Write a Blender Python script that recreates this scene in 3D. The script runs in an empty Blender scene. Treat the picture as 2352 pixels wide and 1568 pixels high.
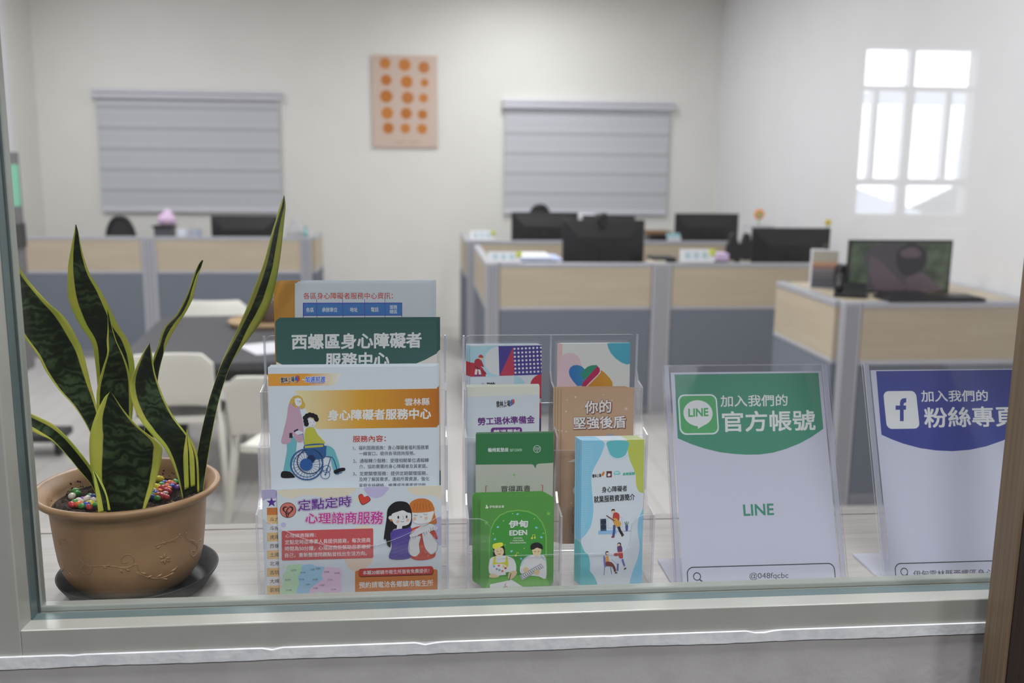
import bpy, bmesh, math, random
from mathutils import Matrix, Vector
from mathutils.geometry import tessellate_polygon

random.seed(7)
SC = bpy.context.scene
COL = SC.collection

# ------------------------------------------------------------------ camera
cam_data = bpy.data.cameras.new('camera')
cam_data.sensor_width = 36.0
cam_data.lens = 2243.3 / 2352 * 36.0
cam_data.clip_start = 0.02
cam_data.dof.use_dof = True
cam_data.dof.focus_distance = 1.27
cam_data.dof.aperture_fstop = 4.0
cam = bpy.data.objects.new('camera', cam_data)
COL.objects.link(cam)
cam.matrix_world = Matrix(((0.99557555, 0.0066173, -0.09373123, 0.0),
                           (-0.09338491, 0.18030409, -0.97916786, 0.0),
                           (0.01042067, 0.98358866, 0.1801243, 1.70),
                           (0, 0, 0, 1)))
SC.camera = cam

# ------------------------------------------------------------------ sky, light, exposure
world = bpy.data.worlds.new('sky')
SC.world = world
world.use_nodes = True
bg = world.node_tree.nodes['Background']
bg.inputs[0].default_value = (0.86, 0.93, 1.0, 1)
bg.inputs[1].default_value = 13.0
SC.view_settings.view_transform = 'Standard'
SC.view_settings.look = 'None'
SC.view_settings.exposure = 0.0
SC.view_settings.gamma = 1.0
SC.view_settings.use_curve_mapping = False
SC.cycles.use_denoising = True
SC.cycles.max_bounces = 10
SC.cycles.transparent_max_bounces = 40
SC.cycles.sample_clamp_indirect = 6.0
SC.cycles.caustics_reflective = False
SC.cycles.caustics_refractive = False

ROOM_LAMPS = [(1.0, 8.8), (-2.9, 7.9), (1.0, 7.2), (-1.6, 5.2), (1.2, 4.2), (-0.6, 3.1)]     # ceiling panels of the office
ROOM_LAMP_POWER = [26, 30, 39, 37, 42, 44]
CORRIDOR_LAMPS = [(-1.7, -1.5), (0.1, -1.5), (1.9, -1.5), (0.3, 0.72)]
CORRIDOR_LAMP_POWER = [35, 35, 35, 60]
CEILING = 3.45


def area_lamp(name, loc, size, power, color):
    d = bpy.data.lights.new(name, 'AREA')
    d.shape = 'SQUARE'
    d.size = size
    d.energy = power
    d.color = color
    o = bpy.data.objects.new(name, d)
    o.location = loc
    COL.objects.link(o)
    return o


# ------------------------------------------------------------------ materials
def lin(c):
    return c / 12.92 if c <= 0.04045 else ((c + 0.055) / 1.055) ** 2.4


def hexlin(h, k=1.0):
    h = h.lstrip('#')
    return tuple(min(0.9, lin(int(h[i:i + 2], 16) / 255) * k) for i in (0, 2, 4)) + (1,)


def new_mat(name):
    m = bpy.data.materials.new(name)
    m.use_nodes = True
    return m, m.node_tree.nodes, m.node_tree.links, m.node_tree.nodes['Principled BSDF']


_flat = {}


def paint(h, rough=0.5, k=1.0, metal=0.0, spec=0.5):
    key = (h, rough, k, metal, spec)
    if key not in _flat:
        m, n, l, b = new_mat('paint_' + h.strip('#'))
        b.inputs['Base Color'].default_value = hexlin(h, k)
        b.inputs['Roughness'].default_value = rough
        b.inputs['Metallic'].default_value = metal
        b.inputs['Specular IOR Level'].default_value = spec
        _flat[key] = m
    return _flat[key]


PRINT_K = 1.62


def ink(h):
    """a printing ink on satin paper"""
    return paint(h, 0.42, PRINT_K, 0.0, 0.35)


def noise_mat(name, c1, c2, scale=(1, 1, 1), nscale=5.0, detail=4.0, rough=0.5, bump=0.0, lo=0.35, hi=0.65, coord='Object', spec=0.5, bscale=None):
    m, n, l, b = new_mat(name)
    tc = n.new('ShaderNodeTexCoord')
    mp = n.new('ShaderNodeMapping')
    mp.inputs['Scale'].default_value = scale
    l.new(tc.outputs[coord], mp.inputs['Vector'])
    no = n.new('ShaderNodeTexNoise')
    no.inputs['Scale'].default_value = nscale
    no.inputs['Detail'].default_value = detail
    l.new(mp.outputs[0], no.inputs['Vector'])
    r = n.new('ShaderNodeValToRGB')
    r.color_ramp.elements[0].position = lo
    r.color_ramp.elements[1].position = hi
    r.color_ramp.elements[0].color = c1
    r.color_ramp.elements[1].color = c2
    l.new(no.outputs['Fac'], r.inputs['Fac'])
    l.new(r.outputs['Color'], b.inputs['Base Color'])
    b.inputs['Roughness'].default_value = rough
    b.inputs['Specular IOR Level'].default_value = spec
    if bump:
        bn = n.new('ShaderNodeBump')
        bn.inputs['Strength'].default_value = bump
        bn.inputs['Distance'].default_value = 0.002
        if bscale:
            n2 = n.new('ShaderNodeTexNoise')
            n2.inputs['Scale'].default_value = bscale
            n2.inputs['Detail'].default_value = 3
            l.new(tc.outputs[coord], n2.inputs['Vector'])
            l.new(n2.outputs['Fac'], bn.inputs['Height'])
        else:
            l.new(no.outputs['Fac'], bn.inputs['Height'])
        l.new(bn.outputs['Normal'], b.inputs['Normal'])
    return m


def clear_mat(name, tint, f0=0.04, rough=0.0, haze=0.0):
    """clear sheet: passes light straight through and mirrors by Schlick's law"""
    m, n, l, b = new_mat(name)
    n.remove(b)
    out = n['Material Output']
    lw = n.new('ShaderNodeLayerWeight')
    lw.inputs['Blend'].default_value = 0.5
    p = n.new('ShaderNodeMath'); p.operation = 'POWER'; p.inputs[1].default_value = 5.0
    l.new(lw.outputs['Facing'], p.inputs[0])
    ma = n.new('ShaderNodeMath'); ma.operation = 'MULTIPLY_ADD'
    ma.inputs[1].default_value = 1 - f0
    ma.inputs[2].default_value = f0
    l.new(p.outputs[0], ma.inputs[0])
    tr = n.new('ShaderNodeBsdfTransparent'); tr.inputs[0].default_value = tint
    gl = n.new('ShaderNodeBsdfGlossy'); gl.inputs['Roughness'].default_value = rough
    gl.inputs[0].default_value = (1, 1, 1, 1)
    mx = n.new('ShaderNodeMixShader')
    l.new(ma.outputs[0], mx.inputs[0]); l.new(tr.outputs[0], mx.inputs[1]); l.new(gl.outputs[0], mx.inputs[2])
    last = mx
    if haze:
        df = n.new('ShaderNodeBsdfDiffuse'); df.inputs[0].default_value = (0.86, 0.88, 0.95, 1)
        m2 = n.new('ShaderNodeMixShader'); m2.inputs[0].default_value = haze
        l.new(mx.outputs[0], m2.inputs[1]); l.new(df.outputs[0], m2.inputs[2])
        last = m2
    l.new(last.outputs[0], out.inputs['Surface'])
    return m


M = {}
M['glass'] = clear_mat('window_glass', (0.99, 0.994, 0.994, 1))
M['acrylic'] = clear_mat('clear_acrylic', (0.992, 0.992, 0.996, 1), 0.035, 0.03, 0.006)
M['acrylic_edge'] = clear_mat('acrylic_cut_edge', (0.9, 0.9, 0.97, 1), 0.10, 0.08, 0.32)
M['paper'] = paint('#b9bfcc', 0.55, PRINT_K, 0, 0.3)
M['wall_cream'] = noise_mat('cream_wall_paint', (0.80, 0.79, 0.75, 1), (0.82, 0.81, 0.77, 1), nscale=3, rough=0.6, bump=0.05, bscale=120)
M['wall_white'] = noise_mat('white_wall_paint', (0.80, 0.80, 0.82, 1), (0.82, 0.82, 0.84, 1), nscale=3, rough=0.5, bump=0.05, bscale=120)
M['wall_grey'] = noise_mat('grey_wall_paint', (0.44, 0.415, 0.405, 1), (0.48, 0.455, 0.445, 1), nscale=14, rough=0.55, bump=0.35, bscale=60, lo=0.4, hi=0.6)
M['putty'] = noise_mat('white_putty', (0.62, 0.62, 0.64, 1), (0.72, 0.72, 0.72, 1), nscale=60, rough=0.6, bump=0.6)
M['corridor_wall'] = noise_mat('corridor_wall_paint', (0.17, 0.165, 0.16, 1), (0.19, 0.185, 0.18, 1), nscale=3, rough=0.7)
M['corridor_floor'] = noise_mat('corridor_floor', (0.085, 0.082, 0.08, 1), (0.10, 0.097, 0.095, 1), nscale=8, rough=0.6)
M['ceiling'] = paint('#e8e6e2', 0.8)
M['frame_paint'] = noise_mat('cream_frame_enamel', (0.335, 0.33, 0.295, 1), (0.355, 0.35, 0.315, 1), nscale=20, rough=0.22, spec=0.6)
M['gasket'] = paint('#5c6a6a', 0.25)
M['groove'] = paint('#3f4a4b', 0.4)
M['bead'] = paint('#b4b7ae', 0.25)
M['alu'] = paint('#b9bac2', 0.35, 1.0, 0.25)
M['alu_dark'] = paint('#8e9098', 0.35, 1.0, 0.3)
M['black_plastic'] = noise_mat('black_plastic', (0.012, 0.012, 0.015, 1), (0.02, 0.02, 0.023, 1), nscale=200, rough=0.38)
M['black_mesh'] = noise_mat('black_mesh_fabric', (0.015, 0.015, 0.017, 1), (0.05, 0.05, 0.055, 1), nscale=400, rough=0.8)
M['white_plastic'] = paint('#efede4', 0.4)
M['fabric_grey'] = noise_mat('grey_partition_fabric', (0.178, 0.197, 0.238, 1), (0.202, 0.222, 0.265, 1), nscale=300, rough=0.95, spec=0.1)
M['white_board'] = paint('#e9e8ee', 0.3)


def wood_mat(name, dark, light, axis, stretch=14.0, scale=6.0, rough=0.45, lo=0.3, hi=0.7, spec=0.5):
    m, n, l, b = new_mat(name)
    tc = n.new('ShaderNodeTexCoord')
    mp = n.new('ShaderNodeMapping')
    s = [stretch, stretch, stretch]
    s[axis] = 0.6
    mp.inputs['Scale'].default_value = s
    l.new(tc.outputs['Object'], mp.inputs['Vector'])
    no = n.new('ShaderNodeTexNoise')
    no.inputs['Scale'].default_value = scale
    no.inputs['Detail'].default_value = 6
    no.inputs['Roughness'].default_value = 0.6
    no.inputs['Distortion'].default_value = 0.3
    l.new(mp.outputs[0], no.inputs['Vector'])
    r = n.new('ShaderNodeValToRGB')
    r.color_ramp.elements[0].position = lo
    r.color_ramp.elements[1].position = hi
    r.color_ramp.elements[0].color = dark
    r.color_ramp.elements[1].color = light
    l.new(no.outputs['Fac'], r.inputs['Fac'])
    l.new(r.outputs['Color'], b.inputs['Base Color'])
    b.inputs['Roughness'].default_value = rough
    b.inputs['Specular IOR Level'].default_value = spec
    return m


M['counter_wood'] = wood_mat('pale_ash_laminate', (0.345, 0.31, 0.29, 1), (0.445, 0.415, 0.395, 1), 0, 30, 3, 0.4, 0.3, 0.62)
M['panel_wood'] = wood_mat('oak_panel_laminate', (0.49, 0.41, 0.30, 1), (0.575, 0.49, 0.37, 1), 0, 9, 2.5, 0.45)
M['panel_wood_side'] = wood_mat('oak_panel_laminate_side', (0.49, 0.41, 0.30, 1), (0.575, 0.49, 0.37, 1), 1, 9, 2.5, 0.45)
M['door_light'] = wood_mat('grey_oak_door_edge', (0.12, 0.078, 0.044, 1), (0.20, 0.138, 0.082, 1), 2, 60, 4, 0.45, 0.3, 0.7)
M['door_dark'] = wood_mat('dark_wood_door_face', (0.018, 0.011, 0.008, 1), (0.05, 0.031, 0.023, 1), 2, 60, 4, 0.5, 0.3, 0.7)
M['tray_wood'] = wood_mat('tray_wood', (0.42, 0.28, 0.16, 1), (0.55, 0.38, 0.22, 1), 0, 20, 3)
M['table_grey'] = noise_mat('grey_table_laminate', (0.055, 0.056, 0.065, 1), (0.066, 0.067, 0.076, 1), nscale=40, rough=0.45)
M['soil'] = noise_mat('dark_soil', (0.012, 0.008, 0.006, 1), (0.07, 0.042, 0.026, 1), nscale=260, rough=0.95, bump=1.0)
M['saucer'] = noise_mat('dark_saucer_plastic', (0.009, 0.009, 0.010, 1), (0.018, 0.018, 0.020, 1), nscale=60, rough=0.55, bump=0.4)


def floor_mat():
    m, n, l, b = new_mat('pale_floor_tiles')
    tc = n.new('ShaderNodeTexCoord')
    mp = n.new('ShaderNodeMapping')
    l.new(tc.outputs['Object'], mp.inputs['Vector'])
    br = n.new('ShaderNodeTexBrick')
    br.offset = 0.5
    br.inputs['Scale'].default_value = 1.0
    br.inputs['Brick Width'].default_value = 0.9
    br.inputs['Row Height'].default_value = 0.15
    br.inputs['Mortar Size'].default_value = 0.003
    br.inputs['Color1'].default_value = (0.53, 0.505, 0.49, 1)
    br.inputs['Color2'].default_value = (0.57, 0.545, 0.525, 1)
    br.inputs['Mortar'].default_value = (0.36, 0.335, 0.325, 1)
    mp.inputs['Rotation'].default_value = (0, 0, math.pi / 2)
    l.new(mp.outputs[0], br.inputs['Vector'])
    l.new(br.outputs['Color'], b.inputs['Base Color'])
    b.inputs['Roughness'].default_value = 0.35
    return m


M['floor'] = floor_mat()


def blind_mat():
    m, n, l, b = new_mat('grey_zebra_blind_fabric')
    tc = n.new('ShaderNodeTexCoord')
    sx = n.new('ShaderNodeSeparateXYZ')
    l.new(tc.outputs['Object'], sx.inputs[0])
    mu = n.new('ShaderNodeMath'); mu.operation = 'MULTIPLY'; mu.inputs[1].default_value = 1 / 0.2
    l.new(sx.outputs['Z'], mu.inputs[0])
    fr = n.new('ShaderNodeMath'); fr.operation = 'FRACT'
    l.new(mu.outputs[0], fr.inputs[0])
    r = n.new('ShaderNodeValToRGB')
    e = r.color_ramp.elements
    e[0].position = 0.0; e[0].color = (0.42, 0.43, 0.46, 1)
    e[1].position = 0.14; e[1].color = (0.44, 0.45, 0.48, 1)
    a = e.new(0.19); a.color = (0.60, 0.615, 0.655, 1)
    a = e.new(0.55); a.color = (0.55, 0.565, 0.605, 1)
    a = e.new(1.0); a.color = (0.58, 0.595, 0.64, 1)
    l.new(fr.outputs[0], r.inputs['Fac'])
    l.new(r.outputs['Color'], b.inputs['Base Color'])
    b.inputs['Roughness'].default_value = 0.8
    return m


M['blind'] = blind_mat()
M['blind_rail'] = paint('#d4d4dd', 0.35)


def leaf_mat():
    m, n, l, b = new_mat('snake_plant_leaf')
    uv = n.new('ShaderNodeUVMap'); uv.uv_map = 'UVMap'
    sx = n.new('ShaderNodeSeparateXYZ')
    l.new(uv.outputs[0], sx.inputs[0])
    tc = n.new('ShaderNodeTexCoord')
    # wavy cross bands
    no = n.new('ShaderNodeTexNoise'); no.inputs['Scale'].default_value = 46; no.inputs['Detail'].default_value = 5
    l.new(tc.outputs['Object'], no.inputs['Vector'])
    ad = n.new('ShaderNodeMath'); ad.operation = 'MULTIPLY_ADD'; ad.inputs[1].default_value = 0.055
    l.new(no.outputs['Fac'], ad.inputs[0]); l.new(sx.outputs['Y'], ad.inputs[2])
    fq = n.new('ShaderNodeMath'); fq.operation = 'MULTIPLY'; fq.inputs[1].default_value = 480
    l.new(ad.outputs[0], fq.inputs[0])
    sn = n.new('ShaderNodeMath'); sn.operation = 'SINE'
    l.new(fq.outputs[0], sn.inputs[0])
    n2 = n.new('ShaderNodeTexNoise'); n2.inputs['Scale'].default_value = 22; n2.inputs['Detail'].default_value = 4
    l.new(tc.outputs['Object'], n2.inputs['Vector'])
    mm = n.new('ShaderNodeMath'); mm.operation = 'MULTIPLY_ADD'; mm.inputs[1].default_value = 0.085
    l.new(sn.outputs[0], mm.inputs[0]); l.new(n2.outputs['Fac'], mm.inputs[2])
    r = n.new('ShaderNodeValToRGB')
    e = r.color_ramp.elements
    e[0].position = 0.36; e[0].color = (0.005, 0.010, 0.004, 1)
    e[1].position = 0.70; e[1].color = (0.065, 0.105, 0.047, 1)
    a = e.new(0.52); a.color = (0.011, 0.023, 0.007, 1)
    l.new(mm.outputs[0], r.inputs['Fac'])
    # yellow margins: UV x runs 0..1 across, the margin ends at 0.12 and 0.88
    s1 = n.new('ShaderNodeMath'); s1.operation = 'SUBTRACT'; s1.inputs[1].default_value = 0.5
    l.new(sx.outputs['X'], s1.inputs[0])
    ab = n.new('ShaderNodeMath'); ab.operation = 'ABSOLUTE'
    l.new(s1.outputs[0], ab.inputs[0])
    wob = n.new('ShaderNodeMath'); wob.operation = 'MULTIPLY_ADD'; wob.inputs[1].default_value = 0.03
    l.new(no.outputs['Fac'], wob.inputs[0]); l.new(ab.outputs[0], wob.inputs[2])
    er = n.new('ShaderNodeValToRGB')
    er.color_ramp.elements[0].position = 0.388
    er.color_ramp.elements[1].position = 0.402
    l.new(wob.outputs[0], er.inputs['Fac'])
    yr = n.new('ShaderNodeValToRGB')
    yr.color_ramp.elements[0].position = 0.35; yr.color_ramp.elements[0].color = (0.46, 0.54, 0.065, 1)
    yr.color_ramp.elements[1].position = 0.7; yr.color_ramp.elements[1].color = (0.72, 0.67, 0.125, 1)
    l.new(n2.outputs['Fac'], yr.inputs['Fac'])
    mx = n.new('ShaderNodeMix'); mx.data_type = 'RGBA'
    l.new(er.outputs['Color'], mx.inputs[0])
    l.new(r.outputs['Color'], mx.inputs[6]); l.new(yr.outputs['Color'], mx.inputs[7])
    l.new(mx.outputs[2], b.inputs['Base Color'])
    b.inputs['Roughness'].default_value = 0.4
    b.inputs['Specular IOR Level'].default_value = 0.25
    return m


M['leaf'] = leaf_mat()
M['pot'] = noise_mat('terracotta_plastic', (0.39, 0.225, 0.11, 1), (0.44, 0.258, 0.13, 1), nscale=30, rough=0.42, bump=0.12, bscale=700)


# ------------------------------------------------------------------ object helpers
def obj(name, verts, faces, mats, parent=None, fmat=None, smooth=False, bevel=0.0, seg=2):
    me = bpy.data.meshes.new(name)
    me.from_pydata([tuple(v) for v in verts], [], faces)
    if not isinstance(mats, (list, tuple)):
        mats = [mats]
    for m in mats:
        me.materials.append(m)
    if fmat:
        for p, k in zip(me.polygons, fmat):
            p.material_index = k
    me.update()
    o = bpy.data.objects.new(name, me)
    COL.objects.link(o)
    if parent:
        o.parent = parent
    if smooth:
        for p in me.polygons:
            p.use_smooth = True
    if bevel:
        bv = o.modifiers.new('bevel', 'BEVEL')
        bv.width = bevel
        bv.segments = seg
        bv.limit_method = 'ANGLE'
        bv.angle_limit = math.radians(40)
    return o


def tag(o, label=None, cat=None, group=None, kind=None):
    if label: o['label'] = label
    if cat: o['category'] = cat
    if group: o['group'] = group
    if kind: o['kind'] = kind
    return o


def empty(name, loc, label=None, cat=None, group=None, kind=None, rot=(0, 0, 0)):
    o = bpy.data.objects.new(name, None)
    o.empty_display_size = 0.02
    COL.objects.link(o)
    o.location = loc
    o.rotation_euler = rot
    return tag(o, label, cat, group, kind)


class MB:
    """collects shapes for one mesh"""
    def __init__(self):
        self.v, self.f, self.m, self.mats = [], [], [], []

    def mi(self, mat):
        if mat not in self.mats:
            self.mats.append(mat)
        return self.mats.index(mat)

    def add(self, verts, faces, mat):
        b = len(self.v)
        k = self.mi(mat)
        self.v += [tuple(q) for q in verts]
        self.f += [tuple(b + i for i in f) for f in faces]
        self.m += [k] * len(faces)

    def box(self, x0, x1, y0, y1, z0, z1, mat):
        self.add([(x0, y0, z0), (x1, y0, z0), (x1, y1, z0), (x0, y1, z0), (x0, y0, z1), (x1, y0, z1), (x1, y1, z1), (x0, y1, z1)],
                 [(0, 3, 2, 1), (4, 5, 6, 7), (0, 1, 5, 4), (1, 2, 6, 5), (2, 3, 7, 6), (3, 0, 4, 7)], mat)

    def prism(self, pts, axis, a, b, mat, edge=None):
        """polygon in the plane across axis (0: y,z  1: x,z  2: x,y), from a to b along axis"""
        def p3(p, t):
            return (t, p[0], p[1]) if axis == 0 else (p[0], t, p[1]) if axis == 1 else (p[0], p[1], t)
        n = len(pts)
        vs = [p3(p, a) for p in pts] + [p3(p, b) for p in pts]
        self.add(vs, [tuple(range(n - 1, -1, -1)), tuple(range(n, 2 * n))], mat)
        base = len(self.v) - 2 * n
        k = self.mi(edge or mat)
        for i in range(n):
            j = (i + 1) % n
            self.f.append((base + i, base + j, base + n + j, base + n + i))
            self.m.append(k)

    def tube(self, pts, r, mat, n=8, caps=True, closed=False):
        pts = [Vector(p) for p in pts]
        rs = r if isinstance(r, (list, tuple)) else [r] * len(pts)
        rings = []
        up = Vector((0.013, 0.02, 1)).normalized()
        for i, p in enumerate(pts):
            if closed:
                t = pts[(i + 1) % len(pts)] - pts[i - 1]
            else:
                t = pts[min(i + 1, len(pts) - 1)] - pts[max(i - 1, 0)]
            t.normalize()
            s = t.cross(up)
            if s.length < 0.05:
                s = t.cross(Vector((1, 0, 0)))
            s.normalize()
            w = s.cross(t)
            rings.append([p + (s * math.cos(2 * math.pi * k / n) + w * math.sin(2 * math.pi * k / n)) * rs[i] for k in range(n)])
        vs = [q for ring in rings for q in ring]
        fs = []
        m = len(pts)
        for i in range(m if closed else m - 1):
            j = (i + 1) % m
            for k in range(n):
                l = (k + 1) % n
                fs.append((i * n + k, i * n + l, j * n + l, j * n + k))
        if caps and not closed:
            fs.append(tuple(range(n - 1, -1, -1)))
            fs.append(tuple((m - 1) * n + k for k in range(n)))
        self.add(vs, fs, mat)

    def lathe(self, prof, c, mat, n=64, closed=False):
        vs, fs = [], []
        m = len(prof)
        for r, z in prof:
            for k in range(n):
                a = 2 * math.pi * k / n
                vs.append((c[0] + r * math.cos(a), c[1] + r * math.sin(a), c[2] + z))
        for i in range(m if closed else m - 1):
            j = (i + 1) % m
            for k in range(n):
                l = (k + 1) % n
                fs.append((i * n + k, i * n + l, j * n + l, j * n + k))
        self.add(vs, fs, mat)

    def ball(self, c, r, mat, n=12, m=8):
        rx, ry, rz = r if isinstance(r, tuple) else (r, r, r)
        prof = [(math.sin(math.pi * i / m), -math.cos(math.pi * i / m)) for i in range(m + 1)]
        vs, fs = [], []
        for s, z in prof:
            for k in range(n):
                a = 2 * math.pi * k / n
                vs.append((c[0] + rx * s * math.cos(a), c[1] + ry * s * math.sin(a), c[2] + rz * z))
        for i in range(m):
            for k in range(n):
                l = (k + 1) % n
                fs.append((i * n + k, i * n + l, (i + 1) * n + l, (i + 1) * n + k))
        self.add(vs, fs, mat)

    def build(self, name, parent=None, smooth=False, bevel=0.0, seg=2):
        return obj(name, self.v, self.f, self.mats, parent, self.m, smooth, bevel, seg)


def box_obj(name, x0, x1, y0, y1, z0, z1, mat, parent=None, bevel=0.0):
    b = MB()
    b.box(x0, x1, y0, y1, z0, z1, mat)
    return b.build(name, parent, bevel=bevel)


def copy_tree(o, parent=None):
    c = o.copy()
    COL.objects.link(c)
    if parent:
        c.parent = parent
    for ch in o.children:
        copy_tree(ch, c)
    return c


def spline(pts, closed=True, k=6):
    n = len(pts)
    out = []
    dim = len(pts[0])
    for i in range(n if closed else n - 1):
        p = [pts[(i + j - 1) % n] if closed else pts[max(0, min(n - 1, i + j - 1))] for j in range(4)]
        for s in range(k):
            t = s / k
            out.append(tuple(0.5 * (2 * p[1][d] + (p[2][d] - p[0][d]) * t + (2 * p[0][d] - 5 * p[1][d] + 4 * p[2][d] - p[3][d]) * t * t
                                    + (3 * p[1][d] - p[0][d] - 3 * p[2][d] + p[3][d]) * t ** 3) for d in range(dim)))
    if not closed:
        out.append(tuple(pts[-1]))
    return out


# ------------------------------------------------------------------ lettering
_font_curve = bpy.data.curves.new('lettering', 'FONT')
_font_curve.resolution_u = 3
_font_obj = bpy.data.objects.new('lettering', _font_curve)
COL.objects.link(_font_obj)
_text_cache = {}


def glyphs(s):
    if s not in _text_cache:
        _font_curve.body = s
        bpy.context.view_layer.update()
        me = bpy.data.meshes.new_from_object(_font_obj.evaluated_get(bpy.context.evaluated_depsgraph_get()))
        vs = [(v.co.x, v.co.y) for v in me.vertices]
        fs = [tuple(p.vertices) for p in me.polygons]
        bpy.data.meshes.remove(me)
        x0, x1 = min(v[0] for v in vs), max(v[0] for v in vs)
        y0, y1 = min(v[1] for v in vs), max(v[1] for v in vs)
        w, h = max(1e-6, x1 - x0), max(1e-6, y1 - y0)
        _text_cache[s] = ([((v[0] - x0) / w, (v[1] - y0) / h) for v in vs], fs)
    return _text_cache[s]


# ------------------------------------------------------------------ printed sheets
# x0, x1, y and z of the bottom edge, y and z of the top edge (front face), metres
PAGES = {
    'white': (-0.190, 0.015, 1.272, 1.247, 1.290, 1.542),
    'green': (-0.184, 0.022, 1.238, 1.202, 1.255, 1.4975),
    'ow': (-0.190, 0.021, 1.206, 1.1495, 1.220, 1.4445),
    'dd': (-0.181, 0.026, 1.1955, 1.1445, 1.200, 1.2925),
    'ddb': (-0.2, 0.007, 1.1985, 1.1445, 1.2025, 1.291),
    'zhi': (0.0690, 0.169, 1.316, 1.236, 1.330, 1.4505),
    'heart': (0.191, 0.291, 1.316, 1.236, 1.330, 1.452),
    'lao': (0.063, 0.162, 1.276, 1.1795, 1.290, 1.4005),
    'orange': (0.192, 0.293, 1.272, 1.1795, 1.290, 1.3965),
    'wheel': (0.073, 0.177, 1.245, 1.1495, 1.255, 1.3445),
    'eden': (0.0772, 0.1751, 1.2145, 1.1445, 1.222, 1.2676),
    'blue': (0.2109, 0.2951, 1.2125, 1.1445, 1.228, 1.341),
    'line': (0.3475, 0.5650, 1.1960, 1.1430, 1.3050, 1.4145),
    'fb': (0.6375, 0.8550, 1.1960, 1.1430, 1.3050, 1.4150),
}


def rrect(x0, y0, x1, y1, r, n=6):
    out = []
    for cx, cy, a0 in ((x1 - r, y1 - r, 0), (x0 + r, y1 - r, 90), (x0 + r, y0 + r, 180), (x1 - r, y0 + r, 270)):
        for i in range(n + 1):
            a = math.radians(a0 + 90 * i / n)
            out.append((cx + r * math.cos(a), cy + r * math.sin(a)))
    return out


def clip_poly(pts, x0, y0, x1, y1):
    for ax, val, keep in ((0, x0, 1), (0, x1, -1), (1, y0, 1), (1, y1, -1)):
        out = []
        for i in range(len(pts)):
            a, b = pts[i - 1], pts[i]
            ia, ib = (a[ax] - val) * keep >= 0, (b[ax] - val) * keep >= 0
            if ia != ib:
                t = (val - a[ax]) / (b[ax] - a[ax])
                out.append((a[0] + t * (b[0] - a[0]), a[1] + t * (b[1] - a[1])))
            if ib:
                out.append(b)
        pts = out
        if len(pts) < 3:
            return []
    return pts


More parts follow.
